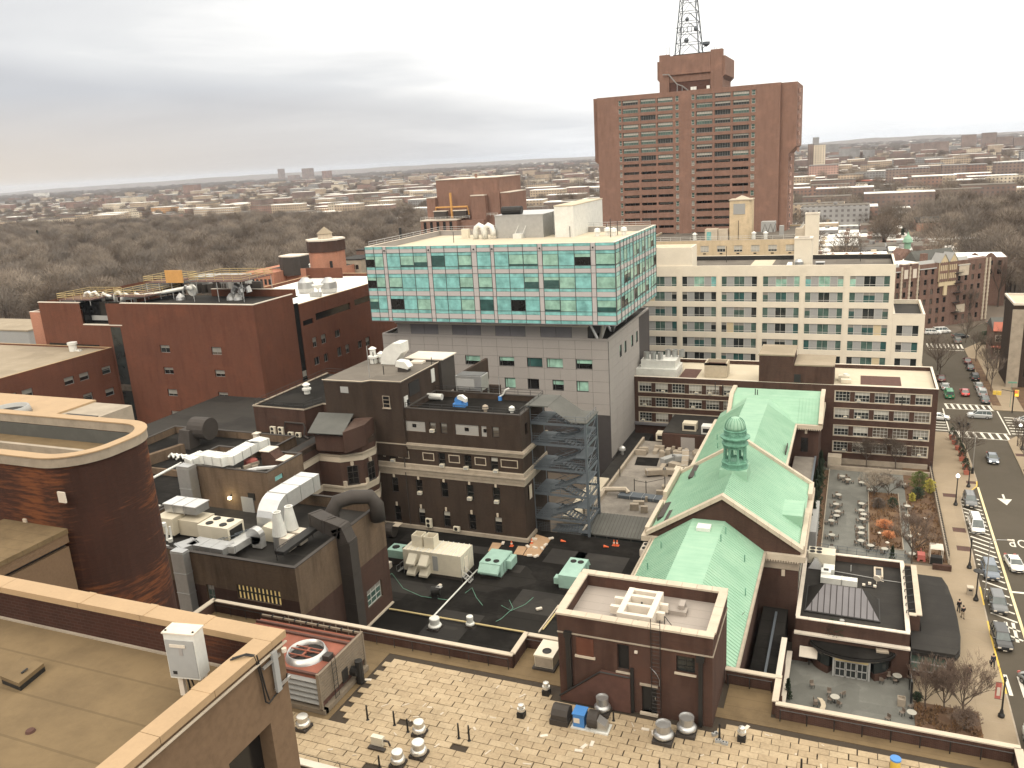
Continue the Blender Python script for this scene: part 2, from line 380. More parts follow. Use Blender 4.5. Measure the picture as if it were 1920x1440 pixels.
        for(a,b,e,f)in ops:
            s.F([P3(a,e),P3(b,e),P3(b,e,depth),P3(a,e,depth)]);s.F([P3(a,f,depth),P3(b,f,depth),P3(b,f),P3(a,f)])
            s.F([P3(a,e,depth),P3(a,f,depth),P3(a,f),P3(a,e)]);s.F([P3(b,e),P3(b,f),P3(b,f,depth),P3(b,e,depth)])
        return s
    def mesh(s,name,mats,off=(0,0,0),smooth=False):
        me=bpy.data.meshes.new(name);ox,oy,oz=off
        me.from_pydata([(x-ox,y-oy,z-oz)for x,y,z in s.v],[],s.f)
        for q in(mats if isinstance(mats,(list,tuple))else[mats]):me.materials.append(MT[q]if isinstance(q,str)else q)
        if any(s.m):me.polygons.foreach_set('material_index',s.m)
        if smooth:me.polygons.foreach_set('use_smooth',[True]*len(me.polygons))
        me.update();return me
COL=SC.collection
def link(name,data,parent=None,loc=(0,0,0),rz=0.0,**props):
    o=bpy.data.objects.new(name,data);COL.objects.link(o);o.location=loc
    if rz:o.rotation_euler.z=rz
    if parent:o.parent=parent
    for k,v in props.items():
        if v is not None:o[k]=v
    return o
class T:
    """a thing: an Empty at its base that parents its parts; coordinates are given in place"""
    def __init__(s,name,label,cat,loc=(0,0,0),group=None,rz=0.0):
        s.loc=tuple(loc);s.o=link(name,None,None,loc,rz,label=label,category=cat,group=group);s.o.empty_display_size=0.5
    def P(s,name,m,mats,parent=None,label=None,kind=None,smooth=False):
        off=s.loc
        return link(name,m.mesh(name,mats,off,smooth),parent or s.o,label=label,kind=kind)
    def put(s,name,me,loc,rz=0.0,label=None):
        return link(name,me,s.o,(loc[0]-s.loc[0],loc[1]-s.loc[1],loc[2]-s.loc[2]),rz,label=label)
def solo(name,label,cat,m,mats,loc=(0,0,0),group=None,kind=None,rz=0.0,smooth=False):
    return link(name,m.mesh(name,mats,loc,smooth),None,loc,rz,label=label,category=cat,group=group,kind=kind)
def struct(name,m,mats,label=None):return link(name,m.mesh(name,mats),None,kind='structure')
def clone(o,loc,rz=None,label=None,parent=None):
    c=o.copy();COL.objects.link(c);c.parent=parent
    if loc is not None:c.location=loc
    if rz is not None:c.rotation_euler.z=rz
    if label:c['label']=label
    for ch in o.children:clone(ch,None,None,None,c)
    return c
R=random.Random(7)
ORD='first second third fourth fifth sixth seventh eighth ninth tenth eleventh twelfth thirteenth fourteenth fifteenth sixteenth seventeenth eighteenth'.split()
def nth(i,s):return ORD[i]+' from the left of '+s
def rank(vals,i):return sorted(range(len(vals)),key=lambda k:vals[k]).index(i)

# ---------------------------------------------------------------- windows
_wc={}
def wframe(w,h,cols,rows,fw,mat,sill=0.0):
    k=('f',round(w,2),round(h,2),cols,rows,fw,mat,sill)
    if k not in _wc:
        m=M();d=0.09
        m.B(0,0,0,fw,d,h);m.B(w-fw,0,0,w,d,h);m.B(fw,0,0,w-fw,d,fw);m.B(fw,0,h-fw,w-fw,d,h)
        for i in range(1,cols):x=w*i/cols;m.B(x-fw*.4,.008,fw,x+fw*.4,d-.008,h-fw)
        for i in range(1,rows):z=h*i/rows;m.B(fw,.016,z-fw*.4,w-fw,d-.016,z+fw*.4)
        if sill:m.B(-.1,-sill,-.14,w+.1,d,0)
        _wc[k]=m.mesh('window',mat)
    return _wc[k]
def wpane(w,h,mat):
    k=('p',round(w,2),round(h,2),mat)
    if k not in _wc:_wc[k]=M().B(.02,.055,.02,w-.02,.075,h-.02).mesh('pane',mat)
    return _wc[k]
def wblind(w,h,fr,mat):
    k=('b',round(w,2),round(h,2),fr,mat)
    if k not in _wc:_wc[k]=M().B(.05,.038,h*(1-fr),w-.05,.052,h-.03).mesh('blind',mat)
    return _wc[k]
def window(t,axis,c,u,z,w,h,cols=1,rows=2,fw=.07,frame='grey_frame',pane='glass_dark',blind=None,bf=0.0,depth=.12,sill=0,label=None):
    d=depth
    loc=(u,c+d,z)if axis=='Y' else(c-d,u,z)
    o=t.put('window',wframe(w,h,cols,rows,fw,frame,sill),loc,0 if axis=='Y' else pi/2,label)
    link('pane',wpane(w,h,pane),o)
    if blind and bf>0:link('blind',wblind(w,h,bf,blind),o)
    return o
def ac_mesh():
    if 'ac' not in _wc:
        m=M();m.cur=0;m.B(-.33,-.42,0,.33,0.05,.42);m.cur=1;m.B(-.27,-.425,.06,.27,-.42,.36)
        _wc['ac']=m.mesh('window_air_conditioner',['cream_metal','infill_grey'])
    return _wc['ac']
def window_ac(axis,c,u,z,label,group):
    loc=(u,c+.12,z)if axis=='Y' else(c-.12,u,z)
    return link('window_air_conditioner',ac_mesh(),None,loc,0 if axis=='Y' else pi/2,label=label,category='air conditioner',group=group)
def coping(t,rects,z,mat='stone',h=.12,seg=1.2,over=.05,name='coping_stone',joint=.02):
    """row of separate coping stones; rects = list of (x0,y0,x1,y1)"""
    ms={}
    for(x0,y0,x1,y1)in rects:
        L=(x1-x0)if(x1-x0)>(y1-y0)else(y1-y0);n=max(1,round(L/seg));s=L/n;alongx=(x1-x0)>(y1-y0)
        wd=(y1-y0)if alongx else(x1-x0)
        k=(round(s,3),round(wd,3),alongx)
        if k not in ms:
            b=M().B(joint/2,-over,0,s-joint/2,wd+over,h)if alongx else M().B(-over,joint/2,0,wd+over,s-joint/2,h)
            ms[k]=b.mesh(name,mat)
        for i in range(n):
            t.put(name,ms[k],(x0+i*s if alongx else x0,y0 if alongx else y0+i*s,z+R.uniform(0,.012)))
def ringrects(x0,y0,x1,y1,w):return[(x0,y0,x1,y0+w),(x0,y1-w,x1,y1),(x0,y0+w,x0+w,y1-w),(x1-w,y0+w,x1,y1-w)]
def shell(t,x0,y0,x1,y1,z0,zt,wall,roof,ops_front=(),ops_right=(),depth=.25,par=.8,pw=.35,cop=None,roofname='roof'):
    """rectangular building: front sheet at y0, right sheet at x1, plain back and left, roof slab, parapet"""
    zr=zt-par;m=M()
    m.D('Y',y0,x0,x1,z0,zr,list(ops_front),depth);m.D('X',x1,y0,y1,z0,zr,list(ops_right),depth)
    m.F([(x1,y1,z0),(x0,y1,z0),(x0,y1,zr),(x1,y1,zr)]);m.F([(x0,y1,z0),(x0,y0,z0),(x0,y0,zr),(x0,y1,zr)])
    w=t.P('wall',m,wall)
    if par>0:
        t.P('parapet',M().ring(x0,y0,x1,y1,zr,zt,pw),wall)
        t.P(roofname,M().B(x0+pw,y0+pw,zr-.3,x1-pw,y1-pw,zr),roof)
    else:t.P(roofname,M().B(x0+.01,y0+.01,zr-.3,x1-.01,y1-.01,zr),roof)
    if cop:t.P('coping',M().ring(x0-.05,y0-.05,x1+.05,y1+.05,zt,zt+.08,pw+.08),cop)
    return w
def rail(m,pts,h=1.0,n=2,post=1.8,r=.025):
    pts=[Vector(p)for p in pts]
    for a,b in zip(pts,pts[1:]):
        L=(b-a).length;k=max(1,round(L/post))
        for i in range(k+1):q=a.lerp(b,i/k);m.U([q,q+Vector((0,0,h))],r,4)
        for j in range(n):z=Vector((0,0,h*(j+1)/n));m.U([a+z,b+z],r,4)
    return m

# ================================================================ GROUND, STREETS
struct('ground',M().F([(-16500,-650,-.02),(16500,-650,-.02),(16500,17000,-.02),(-16500,17000,-.02)]),'ground')
road=M();road.B(17.3,40,-.3,29.2,262,.0);road.B(29.2,184,-.3,90,202,.0);road.B(-6,184.4,-.3,17.3,197.8,.0)
struct('road',road,'asphalt')
m=M();m.F([(17.3,262,.003),(29.2,262,.003),(62,310,.003),(50,318,.003),(29,285,.003),(-30,281,.003),(-60,268,.003),(-60,258,.003),(17.3,262.4,.003)]);struct('far_road',m,'asphalt')
# left pavement: kerb line bulges out to x=21 at the planted corner
kp=[(17.2,40),(17.2,90),(17.1,104),(17.3,118),(17.5,132),(17.6,142),(17.7,147.5),(18.3,150),(19.8,152.3),(20.9,154.6),(21.2,157.5),(21.2,176),(20.3,181),(18.5,184)]
m=M();m.R([(14.0,40),*kp,(14.2,184),(14.2,121.5),(7.8,121.5),(7.8,92.4),(14.0,92.4)],-.25,.13);struct('sidewalk',m,'sidewalk')
m=M()
for a,b in zip(kp,kp[1:]):
    d=Vector((b[0]-a[0],b[1]-a[1])).normalized();nx,ny=d.y*.16,-d.x*.16
    m.R([a,(a[0]+nx,a[1]+ny),(b[0]+nx,b[1]+ny),b],-.2,.135)
struct('kerb',m,'stone_dirty')
m=M()
for y0,y1 in((92.5,108),(112,117),(152.6,157)):
    for a,b in zip(kp,kp[1:]):
        lo,hi=max(a[1],y0),min(b[1],y1)
        if hi>lo:
            f=lambda y:a[0]+(b[0]-a[0])*(y-a[1])/(b[1]-a[1])
            m.R([(f(lo)-.02,lo),(f(lo)+.17,lo),(f(hi)+.17,hi),(f(hi)-.02,hi)],.136,.142)
struct('yellow_kerb_paint',m,'yellow_paint')
m=M();m.R([(29.2,202),(29.2,262),(36,275),(52,300),(60,296),(42,262),(36,202)],-.25,.13);m.R([(13,197.8),(17.3,199),(17.3,262),(13.5,262)],-.25,.13)
m.R([(29.2,40),(60,40),(60,184),(31,184),(29.2,181)],-.25,.13);m.R([(36,202),(36,210),(60,210),(60,202)],-.25,.128)
struct('pavement',m,'sidewalk')
m=M()   # planted verge by the far kerb
m.R([(29.5,205.5),(31.2,205.5),(31.2,250),(29.5,250)],.131,.17);struct('tree_verge',m,'soil')
# joints between pavement slabs
m=M()
for y in range(84,184,3):
    m.B(14.3,y,.131,17.1,y+.03,.134)
struct('pavement_joints',m,'stone_dirty')
# paint
m=M();z=.005
def quad(m,a,b,w):
    a=Vector(a);b=Vector(b);d=(b-a).normalized();n=Vector((d.y,-d.x))*w/2
    m.F([(a.x+n.x,a.y+n.y,z),(b.x+n.x,b.y+n.y,z),(b.x-n.x,b.y-n.y,z),(a.x-n.x,a.y-n.y,z)])
def ladder(x0,x1,y0,y1,n,w=.55,slant=0.35):
    quad(m,(x0,y0),(x1,y0),.22);quad(m,(x0,y1),(x1,y1),.22)
    for i in range(n):
        x=x0+.4+(x1-x0-.8)*i/(n-1);quad(m,(x,y0+.12),(x-slant,y1-.12),w)
ladder(19.9,29.4,201.6,205.6,8,.5);ladder(19.3,30.0,181.6,185.6,8,.5)
for i in range(7):  # side crossings of the cross street
    y=185.6+i*1.85;quad(m,(13.5,y),(18.9,y),.45);quad(m,(30.6,y+.3),(36.5,y+.3),.45)
quad(m,(19.2,185),(19.2,201.5),.25);quad(m,(30.2,185),(29.9,201.5),.25)
for i in range(9):x=20.1+i*1.1;quad(m,(x,262.3),(x-.1,268.2),.5)
quad(m,(20,260.3),(29,259.9),.5);quad(m,(20.95,116.9),(29.2,117.3),.45)
# diagonal hatching of the buffer beside the kerb
def hatch(y0,y1,step,slope):
    y=y0
    while y<y1:quad(m,(17.9,y+slope*2.2),(20.65,y-slope*.9),.32);y+=step
hatch(105.0,119.5,2.15,.55);hatch(119.8,150.5,1.55,.62)
for x in(17.75,19.1,20.2):quad(m,(x,92.5),(x-.1,96.5),.38)
for x in(18.1,19.2,20.0):quad(m,(x,104.0),(x+.1,108.6),.38)
# lane arrow
ax,ay=24.6,150.6
m.F([(ax-.16,ay-.8,z),(ax+.16,ay-.8,z),(ax+.16,ay+1.5,z),(ax-.16,ay+1.5,z)]);m.F([(ax-1.1,ay-.5,z),(ax,ay-3.2,z),(ax+1.1,ay-.5,z)])
struct('road_paint',m,'paint_line')
m=M();z=.0062;quad(m,(20.95,92),(21.0,120),.34);quad(m,(21.0,120),(21.15,154.5),.34);struct('lane_line',m,'paint_yellow')
tx=bpy.data.curves.new('road_lettering','FONT');tx.body='STOP';tx.size=2.6;tx.space_character=1.15;tx.materials.append(MT['paint_line'])
xo,yo=at(1893,1022,0)
to=link('road_lettering',tx,None,(xo+4.9,yo+2.2,.008),pi,kind='structure');to.scale=(.72,1.5,1)
# courtyards and planting beds are flush sheets
m=M();m.B(-5.0,121,-.2,9.4,158,.03);struct('courtyard_paving',m,'court_stone')
m=M();m.B(9.4,122.6,-.2,14.0,161.4,.05);m.B(3.5,125.9,-.2,8.2,148,.06);m.B(-6.6,124,-.2,-3.2,157,.05);struct('planting_bed',m,'soil')
m=M();m.B(-5.6,78,-.2,7.8,92.5,.03);struct('terrace_paving',m,'court_stone')
m=M();m.B(7.8,80,-.2,14.1,88.2,.14);struct('shrub_bed',m,'soil')
m=M();m.B(7.8,88.2,-.2,14.3,92.4,.10);struct('side_path',m,'sidewalk')
m=M();m.B(-9.2,60,-.2,-5.6,92,.02);m.B(-9.2,60,-.2,-7.2,96,3.0);struct('service_yard',m,'roof_black')
m=M()
for X in(3.45,8.2):m.B(X,125.9,0,X+.12,148,.22)
m.B(3.45,125.8,0,8.3,125.9,.2);m.B(9.4,124,0,9.5,144.6,.25);m.B(-3.25,122,0,-3.1,157,.3)
struct('bed_edging',m,'stone_dirty')

# ================================================================ MAIN CLUSTER
# ---- five-storey brown building with white-framed window bands
t=T('office_building','long brown brick building with white-framed window bands behind the green copper roofs','building',(-14,162,0))
Y=161.6;F=[]
right=[(11.9+0,2.0),(9.0-.35,2.0),(5.45,2.0),(2.25,2.0)]
rows_r=[(12.35,14.15),(9.0,10.8),(5.6,7.4),(2.35,4.15)]
opr=[(-2.85,13.45,a-.12,b+.12)for a,b in rows_r]
opl=[(-40.6,-20.9,a-.12,b+.12)for a,b in((12.3,14.1),(9.2,11.0),(5.9,7.7))]
lone=[(-18.7,-17.5,12.4,13.9),(-13.0,-10.5,12.5,13.9)]
shell(t,-42.2,Y,14.5,178,0,15.4,'brick_umber','roof_beige',opr+opl+lone,[],.3,.75,.35,'coping_white')
for a,b,c,d in opr+opl:   # stone band surrounds
    m=M();m.B(a-.12,Y-.06,c-.12,b+.12,Y+.1,c+.05);m.B(a-.12,Y-.06,d-.05,b+.12,Y+.1,d+.12);m.B(a-.12,Y-.06,c+.05,a+.05,Y+.1,d-.05);m.B(b-.05,Y-.06,c+.05,b+.12,Y+.1,d-.05);t.P('band_surround',m,'stone')
jac=[]
def band(ops,n,w,gap):
    for a,b,c,d in ops:
        pitch=(b-a-.1-w)/(n-1);mm=M()
        for i in range(n):
            u=a+.05+i*pitch
            bl=R.choice(['blind','blind_dim',None,'blind']);window(t,'Y',Y,u,c+.06,w,d-c-.12,4,3,.06,'white_frame',R.choice(['glass_dark','glass_brown','glass_dark']),bl,R.choice([.35,.5,.65]),.18)
            if i<n-1:t.P('brick_pier',M().B(u+w,Y+.03,c+.06,u+pitch,Y+.25,d-.06),'brick_umber')
            if R.random()<.42:jac.append((u+R.uniform(.6,w-.6),c+.1))
band(opr,5,2.55,0);band(opl,6,2.55,0)
for a,b,c,d in lone:window(t,'Y',Y,a,c,b-a,d-c,2 if b-a<2 else 4,3,.06,'white_frame','glass_dark','blind_dim',.4,.18)
for(u,z0)in jac:window_ac('Y',Y,u,z0,'small pale air conditioner in a white-framed window of the long brown building','air conditioners in the window bands')
m=M();m.D('Y',Y-.02,-16.8,-10.4,15.4,21.0,[],.1);t.P('penthouse',M().B(-16.8,Y-.03,14.65,-10.45,170,20.7).B(-10.45,Y-.02,14.65,-3.2,170,18.9),'brick_umber')
t.P('penthouse_coping',M().B(-16.95,Y-.15,20.7,-10.3,170.1,20.95).R([(-10.3,Y-.1),(-3.6,Y-.1),(-3.1,Y+.4),(-3.1,170.1),(-10.3,170.1)],18.9,19.15),'roof_tan')
t.P('louvre',M().B(-10.3,Y-.06,15.6,-9.1,Y,17.2),'black')
t.P('roof_patch',M().B(1.5,165.5,14.66,8.6,172,14.7),'rust_dark');t.P('roof_patch',M().B(-33,163,14.66,-29.5,172,14.7),'rust_dark')
t.P('base_course',M().B(-3.0,Y-.5,0,13.6,Y,.9),'stone_dirty')
# roof kit of this building
t=T('chiller','white rooftop chiller with two banks of fan drums on the long brown building','chiller',(-38,166,14.6))
t.P('casing',M().B(-42,163.5,14.7,-33.2,170,16.6).B(-40.8,164.5,16.6,-33.6,169.5,18.2),'duct_white')
for i in range(3):
    for yy in(165.6,168.4):
        t.P('fan_drum',M().L(-39.8+i*1.45+(3.9 if yy>167 else 0),yy,[(.6,18.2),(.6,19.7),(.48,19.7),(.48,19.2)],14,caps=True),'galv',smooth=False)
t.P('guard_rail',rail(M(),[(-33,163.6,14.7),(-33,170,14.7)],1.1),'galv')
t=T('roof_hut','small brown wooden roof enclosure with glazed front on the long brown building','hut',(-26,168,14.6))
t.P('frame',M().ring(-28,166,-23.5,170,14.7,17.6,.3).B(-28,166,17.2,-23.5,166.3,17.6),'wood_pale');t.P('screen',M().B(-27.7,166.3,14.7,-23.8,169.7,16.9),'rust_dark')
for i,(px,py,h)in enumerate(((1341,738,3),(1355,742,3),(1416,748,2.6),(1588,752,2.4),(1666,752,2.6),(1691,760,2.2),(1420,748,2.4))):
    x,y=at(px,py,14.65)
    solo('vent_pipe','thin dark vent pipe on the beige roof of the long brown building','pipe',M().U([(x,y,14.65),(x,y,14.65+h*.75)],.09,6),'black_metal',(x,y,14.65),'vent pipes on the beige roof')
t=T('roof_fan','small beige fan unit at the left edge of the beige roof patch','fan unit',(-1,166,14.65));x,y=at(1582,715,14.65)
t.P('casing',M().B(x-1,y,14.7,x+1,y+1.6,15.7).B(x-.5,y-1.6,14.7,x+1.3,y-.5,15.4),'cream_metal');t.P('fan_ring',M().L(x+.3,y+.8,[(.45,15.7),(.45,15.95)],12),'duct_white')
# ---- cream gridded ward block
t=T('ward_block','cream concrete ward block with a regular grid of grey-green windows, right of the glass building','building',(-15,205,0))
Y=199.0;Z0=0.0
bays=[(-48.5,-40.2),(-38.9,-30.8),(-29.6,-21.5),(-20.2,-12.1),(-10.9,-2.8),(-1.5,6.7)]
rows=[(28.0,30.4),(24.4,26.7),(20.7,23.1),(17.0,19.4),(13.3,15.6),(9.6,11.9)]
ops=[(a,b,c,d)for a,b in bays for c,d in rows]
shell(t,-49.5,Y,7.7,218,0,32.9,'cream','roof_grey',ops,[],.35,1.1,.45,None)
t.P('parapet_lining',M().ring(-49.04,199.46,7.24,217.54,31.82,32.85,.06),'black')
wing=[(8.5,13.0,c,d)for c,d in rows[3:]]
shell(t,7.72,Y-.01,14.1,217.5,0,21.9,'cream','roof_dark',wing,[(202+i*5,204.5+i*5,c,d)for i in range(3)for c,d in rows[3:]],.35,.9,.4,'coping_white')
t.P('pier',(lambda m:[m.B(b+.25,Y-.10,0,b+1.05,Y,32.4)for a,b in bays[:-1]]and m)(M()),'cream')
def iwin(a,z0,h,w,n):
    k=R.random();pane='glass_greenish' if k<.45 else('glass_deep' if k<.6 else 'glass_dark')
    if z0>27 and R.random()<.7:pane=R.choice(['glass_blind','glass_greenish','glass_teal'])
    window(t,'Y',Y,a,z0,w,h,n,1,.06,'white_frame',pane,'blind_dim' if R.random()<.25 else None,.3,.16)
pm=M();pt=M();tr=M()
for a,b in bays:
    for c,d in rows:
        h=d-c;s=(b-a)/8.1
        iwin(a,c,h,1.25*s,1);iwin(a+2.85*s,c,h,2.45*s,2);iwin(b-1.25*s,c,h,1.25*s,1)
        for u0,u1 in((a+1.25*s,a+2.85*s),(a+5.3*s,b-1.25*s)):
            (pt if R.random()<.07 else pm).B(u0,Y+.2,c,u1,Y+.35,d)
        tr.B(a,Y+.1,c+h*.18,b,Y+.15,c+h*.18+.07)
for a,b,c,d in wing:
    iwin(a,c,d-c,1.3,1);iwin(b-1.3,c,d-c,1.3,1);pm.B(a+1.3,Y+.2,c,b-1.3,Y+.35,d);tr.B(a,Y+.1,c+.4,b,Y+.15,c+.47)
t.P('infill_panel',pm,'infill_grey',kind='stuff');t.P('tan_infill_panel',pt,'infill_tan',kind='stuff');t.P('transom',tr,'white_frame',kind='stuff')
t.P('lift_house',M().ring(-48,Y+.3,-36.6,206,31.8,37.3,.4).B(-47.6,Y+.7,31.8,-37,205.6,36.5),'cream')
t.P('shaft',M().R([(-13.8,203.5),(-10.2,203.5),(-9.9,204),(-9.9,208),(-13.8,208)],31.8,38.2),'cream')
t.P('shaft_cap',M().ring(-13.9,203.4,-9.8,208.1,38.2,38.5,.8),'coping_white');t.P('shaft_opening',M().B(-13.1,204.2,38.0,-10.6,207.3,38.22),'black')
t.P('roof_strip',M().B(-24,200,31.81,-19,217,31.85),'roof_beige')
t=T('exhaust_fan','steel scroll exhaust fan beside the cream shaft on the ward block roof','exhaust fan',(-14,202,31.8))
t.P('scroll',M().L(-12.6,202.2,[(.7,31.85),(1.0,32.6),(1.0,33.3),(.6,33.9)],14),'galv');t.P('hood',M().R([(-15.6,201),(-14,201),(-14,203),(-15.6,203)],31.85,33.2,[(-15.0,201.6),(-14,201.6),(-14,202.4),(-15.0,202.4)]),'duct_white')
t=T('roof_condenser','grey condenser right of the cream shaft on the ward block roof','condenser',(-8,202,31.8));t.P('casing',M().B(-9,201.3,31.85,-7.0,203.3,33.2),'galv');t.P('grille',M().B(-8.8,201.25,32,-7.2,201.3,33.0),'black')
for px,py in((1362,492),(1613,490)):
    x,y=at(px,py,31.8);solo('mast','thin aerial mast on the roof of the cream ward block','mast',M().U([(x,y,31.8),(x,y,35.8)],.07,5),'black_metal',(x,y,31.8),'aerial masts on the ward block')

# ---- glass-and-panel cantilevered building
t=T('glass_building','modern block with teal glass upper storeys overhanging grey panelled floors','building',(-64,150,0))
YF,YG,XR,XG=143.6,140.0,-41.6,-38.9
sz=[(21.35,23.15),(16.95,18.9),(12.4,14.6)]
su=[(-80.8,-77.6),(-76.7,-73.4),(-70.9,-67.7),(-63.6,-60.5),(-57.8,-54.7),(-53.8,-50.6),(-47.9,-44.8)]
su2=[(-71.2,-68.7),(-62.7,-60.5),(-57.9,-55.6),(-52.8,-50.6),(-48.0,-45.7)]
ops=[(a,b,*sz[0])for a,b in su]+[(a,b,*sz[1])for a,b in su2]
opx=[(151.1,152.6,21.9,24.2),(154.7,156.2,21.9,24.2),(160.0,161.6,21.9,24.2),(163.9,165.4,21.9,24.2)]
m=M();m.D('Y',YF,-89.4,XR,0,26.8,ops,.3);m.D('X',XR,YF,176,0,26.8,opx,.3);m.F([(-89.4,176,0),(-89.4,YF,0),(-89.4,YF,26.8),(-89.4,176,26.8)])
t.P('wall',m,'panel_joint')
# separate cladding panels with recessed joints
pc={}
def clad(axis,c,u0,u1,zs,du,opn,mat='grey_panel'):
    cnt=0
    n=round((u1-u0)/du);du=(u1-u0)/n
    for i in range(n):
        for a,b in zip(zs,zs[1:]):
            ua,ub=u0+i*du,u0+(i+1)*du
            sub=[(ua,ub,a,b)]
            for o in opn:   # cut the panel round an opening
                nn=[]
                for(p,q,r_,s_)in sub:
                    if o[0]<q-.01 and o[1]>p+.01 and o[2]<s_-.01 and o[3]>r_+.01:
                        if o[0]>p+.15:nn.append((p,o[0],r_,s_))
                        if o[1]<q-.15:nn.append((o[1],q,r_,s_))
                        p2,q2=max(p,o[0]),min(q,o[1])
                        if o[2]>r_+.15:nn.append((p2,q2,r_,o[2]))
                        if o[3]<s_-.15:nn.append((p2,q2,o[3],s_))
                    else:nn.append((p,q,r_,s_))
                sub=nn
            for(p,q,r_,s_)in sub:
                w,h=round(q-p,2),round(s_-r_,2);k=(axis,w,h,mat)
                if k not in pc:pc[k]=(M().B(.02,-.05,.02,w-.02,.0,h-.02)if axis=='Y' else M().B(0,.02,.02,.05,w-.02,h-.02)).mesh('cladding_panel',mat)
                t.put('cladding_panel',pc[k],(p,c,r_)if axis=='Y' else(c,p,r_));cnt+=1
    return cnt
for a,b,c,d in ops:
    w_=(b-a);window(t,'Y',YF,a,c,w_,d-c,1,1,.07,'mullion',R.choice(['glass_black','glass_deep']),'glass_blind',R.choice([1.0,.8,.6,.45,.0]),.2);t.P('side_light',M().B(a+.45,YF+.16,c,a+.52,YF+.24,d),'mullion')
for a,b,c,d in opx:window(t,'X',XR,a,c,b-a,d-c,2,1,.07,'mullion','glass_deep','glass_blind',R.choice([.9,.6]),.2)
zs=[4.0,6.1,8.2,10.3,12.5,14.6,16.9,19.0,21.2,23.3,25.1,26.78]
clad('Y',YF,-89.4,XR-.05,zs[4:],3.1,ops);clad('X',XR,YF+.05,166.5,zs[0:],4.5,opx)
t.P('roof',M().B(-89.4,YF,26.4,XR-.01,176,26.7),'roof_dark')
# recessed dark storey under the overhang, in bands of lighter and darker stained panels
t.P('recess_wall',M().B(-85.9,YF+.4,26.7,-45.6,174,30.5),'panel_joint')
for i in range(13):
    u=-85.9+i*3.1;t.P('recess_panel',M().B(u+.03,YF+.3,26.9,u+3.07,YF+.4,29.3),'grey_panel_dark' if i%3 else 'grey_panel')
t.P('ledge',M().B(-86.1,YF-.2,29.35,-45.4,YF+.6,29.65),'coping_white')
m=M()
for yy in(YF+.5,YF+9,YF+18):
    m.U([(-43.3,yy,26.7),(-42.2,yy-1.5,30.5)],.28,8);m.U([(-43.3,yy,26.7),(-42.4,yy+2.5,30.5)],.28,8);m.U([(-43.6,yy,26.7),(-45.5,yy,30.5)],.28,8)
t.P('brace',m,'galv');t.P('parapet',M().ring(-89.4,YF,XR,175.5,26.7,27.2,.3),'grey_panel')
# glass storeys
zb,zt=30.6,45.1
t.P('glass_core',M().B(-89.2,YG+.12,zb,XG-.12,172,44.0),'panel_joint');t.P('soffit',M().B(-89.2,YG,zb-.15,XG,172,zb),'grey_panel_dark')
cols=[(-85.2,-84.4),(-75.6,-74.7),(-66.3,-65.2),(-62.4,-61.7),(-53.2,-52.3),(-43.3,-42.4)]
edges=[-89.2,-85.2,-84.4,-75.6,-74.7,-66.3,-65.2,-62.4,-61.7,-53.2,-52.3,-43.3,-42.4,XG]
floors=[(30.6,31.25,'g'),(31.25,32.2,'s'),(32.2,32.9,'g'),(32.9,34.95,'w'),(34.95,35.6,'g'),(35.6,36.5,'s'),(36.5,37.1,'g'),(37.1,39.15,'w'),(39.15,39.85,'g'),(39.85,40.65,'s'),(40.65,41.2,'g'),(41.2,43.25,'w'),(43.25,43.85,'g'),(43.85,44.6,'s'),(44.6,45.1,'g')]
gm={}
def gpane(axis,u0,u1,z0,z1,mat,name,d=0.0):
    w,h=round(u1-u0,2),round(z1-z0,2);k=(axis,w,h,mat,name)
    if k not in gm:gm[k]=(M().B(.03,0,.03,w-.03,.06,h-.03)if axis=='Y' else M().B(-.06,.03,.03,0,w-.03,h-.03)).mesh(name,mat)
    return t.put(name,gm[k],(u0,YG+d,z0)if axis=='Y' else(XG-d,u0,z0))
spn=M();gl=M();mul=M()
def bay(axis,u0,u1,n,seed):
    rr=random.Random(seed);du=(u1-u0)/n
    B=(lambda a,b,c,d,e=.06,f=0.:spn_.B(a,YG+f,c,b,YG+f+e,d))if axis=='Y' else(lambda a,b,c,d,e=.06,f=0.:spn_.B(XG-f-e,a,c,XG-f,b,d))
    for z0,z1,k in floors:
        if k=='s':spn_=spn;B(u0,u1,z0+.02,z1-.02)
        elif k=='g':
            spn_=gl
            for i in range(n):B(u0+i*du+.03,u0+(i+1)*du-.03,z0+.02,z1-.02)
        else:
            for i in range(n):
                a,b=u0+i*du,u0+(i+1)*du;q=rr.random()
                if q<.32:gpane(axis,a,b,z0,z1,'glass_teal','glass_pane')
                else:
                    mat='glass_blind' if q<.78 else('glass_deep' if q<.86 else 'glass_black')
                    o=gpane(axis,a,b,z0,z1,mat if q>=.78 else 'glass_deep','glass_pane')
                    fr=rr.choice([1.0,1.0,.92,.85,.6])if q<.78 else rr.choice([0,.3,.45])
                    if fr:
                        kk=(axis,round(b-a,2),fr)
                        if kk not in gm:
                            w=round(b-a,2);hh=z1-z0
                            gm[kk]=(M().B(.08,-.012,hh*(1-fr)+.05,w-.08,-.002,hh-.05)if axis=='Y' else M().B(.002,.08,hh*(1-fr)+.05,.012,w-.08,hh-.05)).mesh('blind','glass_blind')
                        link('blind',gm[kk],o)
    spn_=mul
    for i in range(n+1):B(u0+i*du-.035,u0+i*du+.035,zb,zt,.12,-.09)
for i in range(0,len(edges)-1,2):
    a,b=edges[i],edges[i+1];bay('Y',a,b,max(1,round((b-a)/2.6)),i)
for i in range(1,len(edges)-2,2):spn.B(edges[i],YG-.02,zb,edges[i+1],YG+.06,zt)
xe=[140.15,143.0,143.5,152.3,152.9,161.5,162.1,171.5]
for i in range(0,8,2):bay('X',xe[i],xe[i+1],max(1,round((xe[i+1]-xe[i])/2.2)),50+i)
